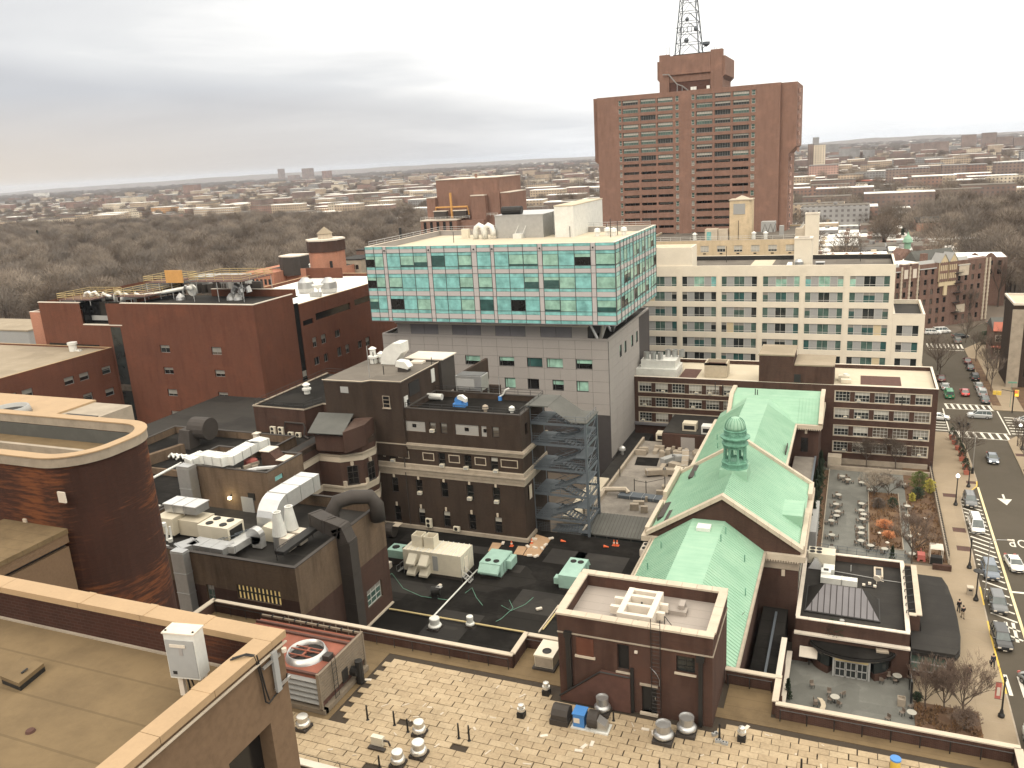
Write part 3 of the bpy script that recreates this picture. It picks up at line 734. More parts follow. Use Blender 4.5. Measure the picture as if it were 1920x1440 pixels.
for i in(1,3,5):spn.B(XG-.06,xe[i],zb,XG+.02,xe[i+1],zt)
for z0,z1,k in floors:
    if k in 'ws':mul.B(-89.2,YG-.07,z0-.03,XG,YG,z0+.03);mul.B(XG,YG,z0-.03,XG+.07,171.5,z0+.03)
t.P('spandrel_band',spn,'spandrel_pink');t.P('spandrel_glass',gl,'glass_teal',kind='stuff');t.P('mullion',mul,'mullion',kind='stuff')
t.P('drain_spout',(lambda m:[m.U([((a+b)/2,YG-.25,44.35),((a+b)/2,YG,44.35)],.14,8)for a,b in cols]and m)(M()),'black')
t.P('roof_parapet',M().ring(-89.2,YG+.1,XG-.1,172,44.0,45.05,.4),'grey_panel');t.P('roof_deck',M().B(-88.8,YG+.5,43.9,XG-.5,171.6,44.05),'roof_beige')
t.P('parapet_cap',M().ring(-89.25,YG,XG,172.05,45.1,45.16,.55),'coping_white')
ph=T('rooftop_plant_room','pale grey metal plant rooms on the beige roof of the glass building','plant room',(-62,155,44))
x0,y0=at(930,447,44.05);x1,_=at(1013,447,44.05)
ph.P('lower_box',M().B(x0,y0,44.05,x1,y0+14,48.6),'galv');ph.P('lower_roof',M().B(x0-.1,y0-.1,48.6,x1+.1,y0+14.1,48.8),'galv')
x2,y2=at(1038,446,44.05);x3,_=at(1071,446,44.05)
ph.P('tall_box',M().B(x2,y2+1,44.05,x3,y2+22,50.2),'duct_white');ph.P('link_box',M().B(x1,y0+6,44.05,x2,y0+16,48.9),'galv');ph.P('tall_roof',M().B(x2-.1,y2+.9,50.2,x3+.1,y2+22.1,50.4),'roof_beige')
ph.P('steps',M().B(x0+4.5,y0-1.6,44.05,x0+6.4,y0-.05,45.0).U([(x0+4.5,y0-1.6,44.1),(x0+5.3,y0-.1,46.6)],.05,4).U([(x0+6.2,y0-1.6,44.1),(x0+7.0,y0-.1,46.6)],.05,4),'duct_white')
m=M();m.U([(-62.6+(x0+62.6)+1.0,y0+2,49.6),(x0+5.4,y0+2,49.6)],.85,12);solo('water_tank','black cylindrical tank lying on the grey plant room','tank',m,'black',(x0+3,y0+2,48.8))
for k in range(2):
    x,y=at(893+k*17,448,44.05);m=M();m.cur=0
    m.U([(x,y,44.1),(x,y,45.6),(x+.2,y,46.4),(x+.9,y,46.9),(x+1.6,y,46.5),(x+1.9,y,45.6),(x+1.9,y,44.6)],.6,10)
    solo('duct_elbow',('left' if k==0 else 'right')+' one of the two white swan-neck ducts on the glass building roof','duct',m,'duct_white',(x,y,44),'swan-neck ducts',smooth=True)
x,y=at(872,447,44.05);solo('louvre_box','beige louvred box left of the swan-neck ducts','vent box',M().B(x-.8,y,44.05,x+.8,y+1,46),'cream_metal',(x,y,44))
for i,(px,py,h)in enumerate(((752,450,2.7),(773,452,1.6),(795,447,2.0),(851,455,2.2),(1069,445,2.2),(1138,441,2.2),(1145,445,3.6),(1180,432,2.5),(1158,441,2.8))):
    x,y=at(px,py,44.05);solo('roof_pole','thin dark pole standing on the beige roof of the glass building','pole',M().U([(x,y,44.05),(x,y,44.05+h)],.07 if i else .3,6),'black_metal',(x,y,44.05),'poles on the glass building roof')
t=T('roof_fans','cluster of small white fan units at the right end of the glass building roof','fan units',(-46,150,44));x,y=at(1120,443,44.05)
for k in range(4):t.P('fan_unit',M().L(x+k*1.7,y+(k%2)*1.4,[(.5,44.05),(.5,44.8),(.7,44.9),(.6,45.5),(.1,45.7)],10),'duct_white')
t=T('railing','pale guard rail along the back edge of the glass building roof','railing',(-66,171,44));t.P('rails',rail(M(),[(-88.8,141,45.1),(-88.8,171.5,45.1),(-40,171.5,45.1)],.9,2,3,.04),'galv')

# ---- tall red-brick apartment tower with lattice mast
t=T('tower_block','tall dark red brick apartment tower with rows of recessed balconies','tower',(-58,315,0))
Y=300.0;zf=[(75.6,77.5)];pitch=2.72
rowsT=[(75.7-i*2.72,77.35-i*2.72)for i in range(22)]
colsT=[(-79.3,-73.7),(-72.9,-67.5),(-66.9,-61.5),(-53.5,-48.0),(-47.3,-42.0),(-41.3,-35.9)]
small=[(-80.7,-79.8),(-60.6,-59.5),(-55.1,-54.1),(-35.2,-34.0)]
ops=[(a,b,c,d)for a,b in colsT for c,d in rowsT]+[(a,b,c+.05,d+.1)for a,b in small for c,d in rowsT]
m=M();m.D('Y',Y,-88.5,-26,0,79,ops,1.2);m.F([(-88.5,330,0),(-88.5,Y,0),(-88.5,Y,79),(-88.5,330,79)]);m.F([(-26,Y,0),(-26,330,0),(-26,330,79),(-26,Y,79)]);m.F([(-88.5,330,0),(-88.5,330,79),(-26,330,79),(-26,330,0)])
t.P('wall',m,'brick_tower')
t.P('wing',M().E([(-91,57.3),(-89.2,55.8),(-89.2,0),(-88.52,0),(-88.52,79.1),(-91,79.1)],'Y',304,326),'brick_tower');t.P('wing',M().E([(-25.98,0),(-23.2,0),(-23.2,56.2),(-20.9,58.6),(-20.9,78.9),(-25.98,78.9)],'Y',301.5,329),'brick_tower')
m=M()
for c,d in rowsT:
    m.B(-23.1 if c<56 else-20.8,306,c,-22.6 if c<56 else-20.2,309,d-.3)
t.P('side_balcony',m,'far_pink')
t.P('roof',M().B(-88.4,Y+.1,78.4,-26.1,329.9,78.8),'roof_dark')
m=M();m.cur=0
for i,(c,d)in enumerate(rowsT):
    top=i<8
    for j,(a,b)in enumerate(colsT):
        q=R.random()
        if top:
            window(t,'Y',Y,a+.1,c,b-a-.2,d-c,6,1,.1,'grey_frame','glass_greenish' if q<.6 else 'glass_dark','blind',R.choice([.35,.45,.6])if q<.8 else 0,.35)
        else:
            o=t.put('balcony',M().B(0,0,0,b-a,.25,.75).mesh('balcony','brick_tower')if('bal',j)not in _wc else _wc[('bal',j)],(a,Y+.02,c-.02))
            _wc[('bal',j)]=o.data
            window(t,'Y',Y,a+.1,c,b-a-.2,d-c,3,1,.1,'grey_frame','glass_black' if q<.6 else 'glass_brown','blind_dim',.4 if q<.35 else 0,1.0)
    for a,b in small:
        bl=R.random()<.6
        window(t,'Y',Y,a,c+.05,b-a,d-c+.05,1,2,.1,'white_frame','blind_dim' if bl and not top else 'glass_greenish',None,0,.25)
t.P('crown_block',M().B(-66.4,306,78.8,-45.7,326,82.2).E([(-66.4,82.2),(-45.7,82.2),(-44.5,83.4),(-44.5,89.4),(-67.6,89.4),(-67.6,83.5)],'Y',304,326),'brick_tower')
t.P('crown_shaft',M().B(-66.8,303.6,79,-63.4,306,91.4).B(-49.3,303.6,79,-45.3,306,91.6).B(-63.4,303.4,84.6,-49.3,304,90.8),'brick_tower')
t.P('crown_painted_shade',M().B(-63.3,304.2,79,-49.4,305.5,84.4),'rust_dark')  # dark block stands in for the shade under the crown band
t.P('crown_roof',M().B(-62.3,305,89.4,-48.6,322,91.2),'roof_dark')
t.P('fire_stair',M().U([(-65.5,302.9,84.9),(-63.5,302.9,84.9),(-60.5,302.9,81.4),(-58.8,302.9,80.8),(-56.5,302.9,78.9)],.22,5).U([(-60.5,302.9,81.4),(-60.5,302.9,78.8)],.12,4).U([(-58.8,302.9,80.8),(-58.8,302.9,78.8)],.12,4),'galv')
for px in(1298,1303,1328):
    x,z0=onY(px,163,303.4);t.P('roof_box',M().B(x-.5,303,79,x+.5,304,80.2),'roof_white')
t=T('lattice_mast','tall grey steel lattice mast tapering upwards on the brick tower','mast',(-57.6,310,91))
mm=M();br=M()
C0=(-57.6,309.5);zb0,zt0=91.2,128.0
def leg(i,z):f=(z-zb0)/(zt0-zb0);r_=4.1*(1-.80*f);return(C0[0]+(r_ if i in(1,2)else-r_),C0[1]+(r_ if i in(2,3)else-r_),z)
for i in range(4):t.P('leg',M().U([leg(i,zb0),leg(i,zt0)],.22,6,.12),'stair_steel')
zz=[91.2,94.9,98.4,101.8,105.0,108.4,111.6,114.8,118,121,124,128]
for a,b in zip(zz,zz[1:]):
    for i in range(4):
        j=(i+1)%4;br.U([leg(i,b),leg(j,b)],.1,4)
        mid=Vector(leg(i,b)).lerp(Vector(leg(j,b)),.5);br.U([leg(i,a),mid],.08,4);br.U([leg(j,a),mid],.08,4)
t.P('bracing',br,'stair_steel')
m=M()
for k in range(4):m.L(-60+k*1.3,305.6,[(.12,98.0),(.12,99.6)],6)
m.B(-61.5,305.4,99.7,-55.2,305.6,99.9);t.P('antenna_row',m,'stair_steel')
t.P('dish_cluster',M().L(-57.8,305.6,[(.6,95),(.9,95.6),(.5,96.3)],8).L(-54.6,306.0,[(.5,98.2),(.8,99),(.5,99.8)],8).L(-57.6,306,[(.5,101.8),(.7,102.3),(.4,102.9)],8),'stair_steel')
x,z0=onY(1322,90,306)
solo('satellite_dish','grey mesh dish on a slanting arm right of the lattice mast','dish',M().U([(x-1.3,306,92),(x,306,z0+.6)],.12,5).L(x+.4,306,[(.2,z0+.4),(1.2,z0+1.1),(1.25,z0+1.9),(.2,z0+1.2)],12),'stair_steel',(x,306,91))
for k,px in enumerate((1249,1255,1340,1344,1352)):
    x,z0=onY(px,95,304.5);solo('whip_aerial','thin whip aerial on the crown of the brick tower','aerial',M().U([(x,304.5,89.2),(x,304.5,z0+1.2)],.07,4),'stair_steel',(x,304.5,89),'whip aerials on the tower')
# ---- large plain red-brick hospital block at left
t=T('red_brick_block','large plain red brick hospital block with small scattered windows and plant platforms on its roof','building',(-135,132,0))
Y=126.0;X=-106.4
wy=[(-131.7,-129.1),(-118.3,-115.8)]
ops=[(a,b,c,d)for a,b in wy for c,d in((25.9,27.5),(21.35,22.8),(16.6,18.15),(11.95,13.4))]+[(-163.6,-148,25.4,27.2)]
m=M();m.D('Y',Y,-144.7,X,0,36,ops[:8],.35);m.D('Y',Y+.02,-164.4,-152.1,0,36,[],.35);m.D('Y',Y+.02,-152.1,-144.72,0,31.3,[],.3)
m.F([(-164.4,160,0),(-164.4,Y,0),(-164.4,Y,36),(-164.4,160,36)]);m.D('X',X,Y,138.2,0,36,[],.3)
t.P('wall',m,'brick_red')
t.P('parapet_cap',M().B(-164.5,Y-.06,36.0,-152.1,Y+.4,36.16).B(-140.6,Y-.06,36.0,X+.05,Y+.4,36.16).B(X-.35,Y+.4,36,X+.05,138.3,36.16).B(-152.1,Y-.06,31.3,-141.0,Y+.5,31.5),'coping_white')
t.P('roof',M().B(-164.3,Y+.3,35.2,-152.1,160,35.4).B(-140.9,Y+.3,35.2,X-.02,140,35.4),'roof_dark')
t.P('recess',M().B(-152.1,128.5,31,-140.9,129,35.9).B(-152.2,Y+.5,31.3,-151.9,129,35.9),'glass_black');t.P('recess_sill',M().B(-152,Y+.6,31.0,-141,128.4,31.35),'roof_dark')
t.P('recess_band',M().B(-151.9,128.3,31.9,-140.9,128.6,32.9),'infill_grey');t.P('recess_mullion',M().B(-146.6,128.3,33,-146.5,128.5,35.8),'mullion')
t.P('glass_slot',M().B(-144.4,Y-.04,1,-141.6,Y+.1,31.0),'glass_dark');t.P('slot_spandrel',M().B(-144.4,Y-.08,17.2,-141.6,Y-.03,18.6),'glass_brown')
t.P('ribbon_window',M().B(-163.4,Y-.06,25.6,-157.0,Y,27.1).B(-156.4,Y-.06,25.6,-148.6,Y,27.0),'glass_black')
for a,b,c,d in ops[:8]:window(t,'Y',Y,a,c,b-a,d-c,2,1,.08,'grey_frame',R.choice(['glass_dark','glass_black','glass_brown']),'blind_dim',R.choice([0,.4,.6,.7]),.25,label=None)
# rear wing with white roof
def pxwin(t,axis,c,rects,f,**k):
    o_=[]
    for(px0,py0,px1,py1)in rects:
        if axis=='Y':(a,z1),(b,z0)=onY(*f(px0,py0),c),onY(*f(px1,py1),c)
        else:(a,z1),(b,z0)=onX(*f(px0,py0),c),onX(*f(px1,py1),c)
        o_.append((min(a,b),max(a,b),min(z0,z1),max(z0,z1)))
    return o_
z5=lambda x,y:(460+x/2.909,620+y/2.909)
rw=pxwin(t,'X',X,[(365,40,395,85),(412,25,445,65),(487,2,520,30),(375,150,410,180),(428,130,455,165),(500,95,530,135),(545,80,572,118),(613,60,640,90),(655,40,683,78)],z5)
rw=[(a,b,c,max(d,c+1.5))for a,b,c,d in rw]
t2=T('white_roof_wing','red brick wing with bright white roof right of the big red block','building',(-115,160,0))
rib=[(140.6,144.2,28.9,30.0),(145.2,158.6,29.2,30.7),(160.4,168,29.6,31.0)]
shell(t2,-133,139.9,X-.01,185,0,33.6,'brick_red','roof_white',[],rw+[r_ for r_ in rib],.3,.7,.35,'coping_tan')
[t2.P('ribbon_window',M().B(X-.3,a_,c_,X-.25,b_,d_),'glass_black')for a_,b_,c_,d_ in rib]
for a,b,c,d in rw:window(t2,'X',X-.01,a,c,b-a,d-c,2,1,.08,'grey_frame','glass_dark','blind_dim' if R.random()<.4 else None,.5,.25)
t2.P('glass_slot',M().B(X-.3,138.3,0,X-.1,139.8,34),'glass_black');t2.P('slot_spandrel',M().B(X-.1,138.4,18.5,X-.05,139.7,19.7),'blind_dim')
# tilted steel boards and roof vents on it
for k,(px,py,s)in enumerate(((575,548,1.4),(618,548,1.4))):
    x,y=at(px,py,33.0);m=M()
    m.L(x,y,[(1.2*s,33.0),(1.4*s,34),(1.3*s,35.4),(.5*s,36.4)],14).L(x-1.8,y+.5,[(.6,33),(.6,34.6)],10)
    solo('roof_ventilator',('left' if not k else 'right')+' bulky steel ventilator hood on the white roof wing','ventilator',m,'galv',(x,y,33),'ventilator hoods on the white roof')
x,y=at(598,556,33);t=T('dish_stand','pale satellite dish on a cart in front of the steel ventilators','dish',(x,y,33))
t.P('dish',M().L(x,y,[(.15,34.6),(1.3,35.6),(1.35,35.7)],12),'duct_white');t.P('cart',M().B(x-2.2,y-.4,33,x+.6,y+.4,34.0).U([(x,y,34),(x,y,34.8)],.1,5),'galv')
m=M();xa,ya=at(575,520,33.2);m.B(xa,ya,33.0,xa+11,ya+.4,35.6);solo('roof_screen_wall','low red brick screen wall behind the steel ventilators','wall',m,'brick_red',(xa,ya,33))
# plant platforms with yellow rails
def platform(x0,y0,x1,y1,zd,label,posts=2.4,h=1.3):
    t=T('plant_platform',label,'platform',((x0+x1)/2,(y0+y1)/2,35.4),'plant platforms with yellow rails')
    t.P('deck',M().B(x0,y0,zd-.1,x1,y1,zd),'rust_dark');p=[(x0,y0,zd),(x1,y0,zd),(x1,y1,zd),(x0,y1,zd),(x0,y0,zd)]
    t.P('rail',rail(M(),p,h,3,posts,.055),'yellow_rail');mm=M()
    for x in(x0+.3,(x0+x1)/2,x1-.3):
        for y in(y0+.3,y1-.3):mm.U([(x,y,35.4),(x,y,zd)],.1,4)
    t.P('post',mm,'galv')
def PX(px,py,z):return at(px,py,z)
a=PX(108,562,36.6);b=PX(195,557,36.6);platform(a[0],a[1],b[0],b[1]+5,36.6,'low platform with yellow rails at the far left of the red block roof')
a=PX(215,556,37.0);b=PX(300,550,37.0);platform(a[0],a[1],b[0],b[1]+6,37.0,'middle low platform with yellow rails left of the bent white pipes')
a=PX(270,530,39.0);b=PX(345,525,39.0);platform(a[0],a[1],b[0],b[1]+4,39.0,'raised platform with yellow rails left of the orange board')
a=PX(355,528,39.6);b=PX(470,524,39.6);platform(a[0],a[1],b[0],b[1]+7,39.6,'highest platform with yellow rails above the grey cooling units')
t=T('cooling_units','row of grey panelled cooling units under the highest yellow platform','cooling unit',(-118,142,35.4))
a=PX(358,548,35.4);b=PX(462,545,35.4)
for k in range(5):u=a[0]+(b[0]-a[0])*k/5;t.P('casing',M().B(u+.05,a[1],35.5,u+(b[0]-a[0])/5-.05,a[1]+5,38.9),'galv' if k%2 else 'infill_grey')
a=PX(315,525,40);t=T('equipment_board','orange plywood board screening the raised platform','board',(a[0],a[1],38.4));t.P('board',M().B(a[0]-.6,a[1],39.4,a[0]+3.9,a[1]+.25,42.0),'orange_board')
for k,pts in enumerate((((228,560),(260,556),(290,551),(322,545),(350,540),(360,541)),)):
    q=[PX(*p,36.2+.35*i)+(36.2+.35*i,)for i,p in enumerate(pts)]
    solo('steam_pipe','long pale insulated pipe climbing to the right across the red block roof','pipe',M().U([(q[0][0],q[0][1],35.4)]+q,.42,8),'duct_white',(q[0][0],q[0][1],35.4),smooth=True)
for i,px in enumerate((172,193,216,253,160,232)):
    x,y=PX(px,561,36.0);solo('pipe_bend','short white gooseneck pipe among the yellow rails','pipe',M().U([(x,y,35.4),(x,y,36.6),(x+.4,y,37.3),(x+1.4,y,37.6-(i%2)*.8),(x+2.4,y,36.6)],.33,8),'duct_white',(x,y,35.4),'gooseneck pipes on the red block',smooth=True)
m=M()
for i in range(26):
    x,y=PX(150+i*13+R.uniform(-8,8),558-i*.5,35.5);h=R.uniform(.5,1.8)+(1.2 if i>12 else 0);m.B(x,y,35.4,x+R.uniform(.6,2.6),y+R.uniform(.5,2),35.4+h)
solo('roof_machinery','jumble of dark roof machinery under the yellow platforms','machinery',m,'dark_duct',(-128,132,35.4))
x,y=PX(362,560,35.4);t=T('round_dish','round white dish facing forward on the red block roof','dish',(x,y,35.4));t.P('dish',M().U([(x,y,37.2),(x,y+.3,37.2)],1.25,16),'duct_white');t.P('stand',M().U([(x,y+.3,35.4),(x,y+.3,37)],.12,5),'galv')
for k,px in enumerate((434,447,339)):
    x,y=PX(px,562,35.4);solo('scroll_vent',['left curved steel scroll vent near the right end of the red block roof','right curved steel scroll vent near the right end of the red block roof','small conical cap vent beside the round white dish'][k],'vent',M().L(x,y,[(1.0,35.4),(.9,36),(.4,36.6),(.2,36.8)],10).U([(x,y+1,35.5),(x,y+1,37),(x+.8,y+1,38.2),(x+2,y+1,37.8),(x+2.3,y+1,36.8)],.6 if k<2 else .2,8),'galv',(x,y,35.4))
t=T('roof_dividing_wall','low brick wall with pale cap crossing the red block roof','wall',(-112,139,35.4));t.P('wall',M().B(-128,139.0,35.4,X-.1,139.6,36.9),'brick_red');t.P('cap',M().B(-128,138.95,36.9,X-.05,139.65,37.0),'coping_white')
# side wing in front with long gravel roof
t=T('side_wing','lower red brick wing with a flat tan roof at the left edge of the picture','building',(-165,100,0));X2=-145.0
L2=lambda x,y:(x/3.79,480+y/3.79)
sw=pxwin(t,'X',X2,[(450,860,530,915),(560,835,630,880),(720,790,785,835),(480,1020,557,1070),(590,990,650,1020),(745,945,815,990),(35,990,120,1030),(150,950,240,1000)],L2)
sw=[(a,a+2.3,(c+d)/2-.8,(c+d)/2+.8)for a,b,c,d in sw];sw=sw+[(a,b,c-4.4,d-4.4)for a,b,c,d in sw[3:6]]
shell(t,-200,55,X2,125.9,0,26.6,'brick_red','roof_tan',[],sw,.3,.3,.3,'coping_tan')
for a,b,c,d in sw:window(t,'X',X2,a,c,b-a,d-c,1,2,.1,'grey_frame',R.choice(['glass_black','glass_dark']),'blind_dim',R.choice([.5,.6,.35]),.25)
x,y=at(138,658,26.3);solo('roof_fan','single white drum fan near the corner of the tan gravel roof','fan',M().L(x,y,[(.8,26.3),(.8,27.6),(1.0,27.7),(1.0,28.2),(.3,28.3)],12).B(x+.9,y-.3,26.3,x+2.2,y+.3,26.6),'duct_white',(x,y,26.3))
# low roofs at far left
t=T('low_annex','low grey and white flat-roofed annex at the far left beyond the tan roof','building',(-240,170,0));t.P('wall',M().B(-260,165,0,-222,180,20).B(-252,158,0,-236,165,17.5),'infill_grey');t.P('roof',M().B(-260.2,164.8,20,-221.8,180.2,20.4),'roof_tan')
t=T('brick_annex','small orange brick building just left of the red block','building',(-195,170,0));a=at(55,585,33)
ops=[(a[0]+5.3,a[0]+6.4,28.8,30.4),(a[0]+5.3,a[0]+6.4,24.4,26.0)]
shell(t,a[0],a[1],a[0]+12,a[1]+14,0,33,'brick_orange','roof_dark',ops,[],.3,.6,.3,'coping_white')
for o in ops:window(t,'Y',a[1],o[0],o[2],1.1,1.6,1,2,.1,'white_frame')

# ---- brown brick hospital with stone bands
t=T('brown_hospital','old dark brown brick hospital with pale stone bands, arched brick bay and flat black roofs','building',(-52,100,0))
Y=96.7;X=-40.4
bx=[-60.65,-56.65,-52.6,-48.6,-44.6]
ops=[(u-.55,u+.55,18.9,21.0)for u in(bx[0],-52.6,-48.6,-44.6)]+[(u-.55,u+.55,14.3,16.6)for u in bx]+[(u-.55,u+.55,9.75,12.15)for u in bx]
ops+=[(-62.3,-59.3,23.8,25.35),(-58.2,-54.8,23.9,25.4),(-54.1,-53.1,23.9,25.4),(-52.4,-51.4,23.9,25.4),(-50.1,-46.6,23.9,25.4),(-46.2,-45.4,23.9,25.4),(-44.6,-43.6,23.9,25.4)]
m=M();m.D('Y',Y,-63.2,X,4,26.4,ops,.28);m.D('X',X,Y,106,4,26.4,[(98.2,99.2,24,25.6),(98.0,99.6,14.6,16.6)],.25);m.F([(X,106,4),(-63.2,106,4),(-63.2,106,26.4),(X,106,26.4)])
t.P('wall',m,'brick_brown');t.P('parapet',M().ring(-57.9,Y,X,106,26.4,27.2,.35),'brick_brown');t.P('coping',M().ring(-57.9,Y-.05,X+.05,106.05,27.2,27.3,.45),'dark_duct')
t.P('roof',M().B(-57.8,Y+.35,26.1,X-.35,105.7,26.42),'roof_black')
for o in ops[:14]:window(t,'Y',Y,o[0],o[2],1.1,o[3]-o[2],1,2,.08,'dark_duct','glass_black','blind',R.choice([0,0,0,.3]),.18,.12)
for o,k in zip(ops[14:],(1,1,0,0,1,1,0)):
    if k:
        w=o[1]-o[0];mm=M();mm.cur=0;mm.B(o[0],Y+.1,o[2],o[1],Y+.25,o[3]);mm.cur=1
        for r_ in range(7):mm.B(o[0],Y+.07,o[2]+r_*.22,o[1],Y+.1,o[2]+r_*.22+.03)
        t.P('glass_block_panel',mm,['infill_grey','stone_dirty']);t.P('vent_pane',M().B(o[0]+w*.4,Y+.04,o[2]+.6,o[0]+w*.4+.6,Y+.1,o[2]+1.1),'glass_black')
    else:window(t,'Y',Y,o[0],o[2],1.0,1.5,1,3,.08,'dark_duct','glass_brown','blind_dim',.4,.18,.1)
# stone bands: profiled, returning round the corner
def bandpart(z0,prof,mat,name='stone_band'):
    m=M()
    for dz,h,pr in prof:m.B(-63.0,Y-pr,z0+dz,X+pr,Y-.005,z0+dz+h);m.B(X+.005,Y-.005,z0+dz,X+pr,106,z0+dz+h)
    t.P(name,m,mat)
bandpart(21.25,[(0,.35,.12),(.35,.3,.3),(.65,.15,.5),(.8,.14,.36)],'stone_dirty','cornice')
bandpart(17.15,[(0,.5,.1),(.5,.55,.22),(1.05,.18,.42),(1.23,.5,.1)],'stone_dirty','cornice');bandpart(18.2,[(0.2,.62,.03)],'stone')
pm=M()
for(a,b)in((-59.6,-57.8),(-55.6,-53.8),(-51.5,-49.8),(-47.5,-45.8),(-43.6,-41.1),(-62.1,-61.7)):
    for q in((a,a+.1,19.7,20.85),(b-.1,b,19.7,20.85),(a+.1,b-.1,19.7,19.8),(a+.1,b-.1,20.75,20.85)):pm.B(q[0],Y-.06,q[2],q[1],Y-.004,q[3])
t.P('panel_frame',pm,'stone');km=M()
for u in bx:
    km.B(u-.14,Y-.1,12.2,u+.14,Y-.004,12.8);km.B(u-.14,Y-.1,16.65,u+.14,Y-.004,17.1)
t.P('keystone',km,'stone');t.P('downpipe',M().U([(-58.6,Y-.12,9),(-58.6,Y-.12,22)],.07,5),'dark_duct');t.P('base_plinth',M().B(-63,Y-.35,8.8,X+.3,Y,9.5).B(X,Y,8.8,X+.3,100,9.5),'stone_dirty')
t.P('wall_panel',M().B(X+.01,98.4,14.6,X+.08,99.3,16.6),'stone')
t.P('guard_rail',rail(M(),[(-57.7,Y+.15,27.3),(X-.1,Y+.15,27.3),(X-.1,105.9,27.3),(-57.7,105.9,27.3)],.75,2,1.9,.035),'black_metal')
# raised middle section
m=M();m.R([(-70,95.4),(-63.5,95.4),(-62.6,96.3),(-57.9,96.3),(-57.9,107.8),(-70,107.8)],20,31);t.P('tower_wall',m,'brick_brown')
t.P('tower_roof',M().R([(-70.1,95.3),(-63.5,95.3),(-62.6,96.2),(-57.8,96.2),(-57.8,107.9),(-70.1,107.9)],31,31.15),'roof_grey')
t.P('roof_edge',M().U([(-70.1,95.3,31.2),(-63.5,95.3,31.2),(-62.6,96.2,31.2),(-57.8,96.2,31.2),(-57.8,107.9,31.2)],.08,4),'stone')
window(t,'Y',96.1,-60.9,27.3,1.15,1.75,1,3,.08,'stone_dirty','glass_black',None,0,.0,.1);t.P('blind_vent',M().B(-67.2,95.33,29.4,-65.9,95.4,30.3),'infill_grey');t.P('dark_opening',M().B(-67.6,95.32,23.9,-64.0,95.39,25.6),'glass_black')
t.P('wall_hatch',M().B(-57.9,98.5,28.4,-57.82,101.5,30.3).B(-57.9,97.5,27.0,-57.8,98.3,28.2),'black');t.P('door',M().B(-57.9,96.9,26.5,-57.8,97.9,28.8).B(-57.9,105.3,28.6,-57.8,106.3,30.6),'duct_white')
t.P('rear_hut',M().B(-63.4,107.8,26,-57.4,112.3,31.4),'dark_duct');t.P('rear_hut_roof',M().B(-63.7,107.9,31.4,-57.1,112.6,31.55),'coping_white')
t.P('back_parapet',M().B(-58,112.5,24,-57.5,125,27.6).B(-57.9,112.4,22,-50,112.9,26.6),'brick_brown')
# roof details on raised section
RZ=31.15
def px31(px,py):return at(px,py,RZ)
LZ=lambda x,y:(600+x/7.385,640+y/7.385)
x,y=px31(*LZ(1050,330));solo('duct_elbow','big curved white duct at the back of the brown hospital upper roof','duct',M().E([(x-2.6,31.2),(x-.2,31.2),(x+.1,31.9),(x+1.1,33.0),(x+1.1,34.5),(x-.3,34.5),(x-1.8,33.6),(x-2.4,32.6)],'Y',y,y+2.4),'duct_white',(x,y,RZ))
x,y=px31(*LZ(1140,430));t2=T('hooded_vent','white hooded exhaust vent near the edge of the brown hospital upper roof','vent',(x,y,RZ));t2.P('hood',M().E([(x-1.1,32.0),(x+.9,31.6),(x+1.1,31.9),(x+.5,32.7),(x-.9,32.8)],'Y',y,y+1.4),'duct_white');t2.P('curb',M().B(x-.8,y+.1,31.15,x+.7,y+1.3,31.7),'dark_duct')
for k,(lx,ly,s)in enumerate(((745,300,1.0),(855,285,.8))):
    x,y=px31(*LZ(lx,ly));solo('roof_ventilator',['tall white banded ventilator','squat white ventilator'][k]+' on the brown hospital upper roof','ventilator',M().L(x,y,[(.55*s,31.1),(.55*s,31.9*1),(.8*s,32.0),(.8*s,32.3),(.45,32.4),(.45,32.4+.9*(1-k)),(.65,32.5+.9*(1-k)),(.2,32.8+.9*(1-k))],12),'duct_white',(x,y,RZ))
for k,(lx,ly,h)in enumerate(((690,500,4.6),(885,460,1.3),(748,310,1.8),(1548,330,1.2))):
    x,y=px31(*LZ(lx,ly));solo('vent_pipe','slender grey pipe on the brown hospital upper roof','pipe',M().U([(x,y,RZ),(x,y,RZ+h)],.07,5),'galv' if k==0 else 'black_metal',(x,y,RZ),'pipes on the brown hospital upper roof')
x,y=px31(*LZ(1350,300));solo('roof_hatch','flat white hatch cover beside the rear hut','hatch',M().B(x-1,y-.5,31.15,x+1,y+.8,31.45),'coping_white',(x,y,RZ))
# kit on black roof of the front wing
RZ=26.42
x,y=at(*z5(1222,362),RZ);t2=T('roof_chiller','grey boxy chiller on legs standing on the black roof of the brown hospital','chiller',(x,y,RZ))
t2.P('casing',M().B(x-2.1,y,27.4,x+2.1,y+2.6,29.6),'galv');t2.P('coil',M().B(x-1.9,y-.05,27.8,x+1.0,y-.005,29.2),'infill_grey');t2.P('fan_deck',M().B(x-1.9,y+.2,29.6,x+1.9,y+2.4,29.7),'mullion')
for dx in(-2,2):
    for dy in(.1,2.5):t2.P('leg',M().B(x+dx-.1,y+dy-.1,RZ,x+dx+.1,y+dy+.1,27.4),'galv')
x,y=at(*z5(1175,412),RZ);t2=T('blower','bright blue blower with a white hood on the black roof of the brown hospital','blower',(x,y,RZ))
t2.P('base',M().B(x-1.0,y-.5,RZ,x+.9,y+.5,26.9),'blue_paint');t2.P('scroll',M().U([(x-.2,y-.3,27.3),(x-.2,y+.3,27.3)],.6,12),'blue_paint');t2.P('hood',M().E([(x-.3,27.6),(x+1.0,27.1),(x+1.0,27.6),(x+.3,28.1),(x-.3,28.0)],'Y',y-.35,y+.35),'duct_white')
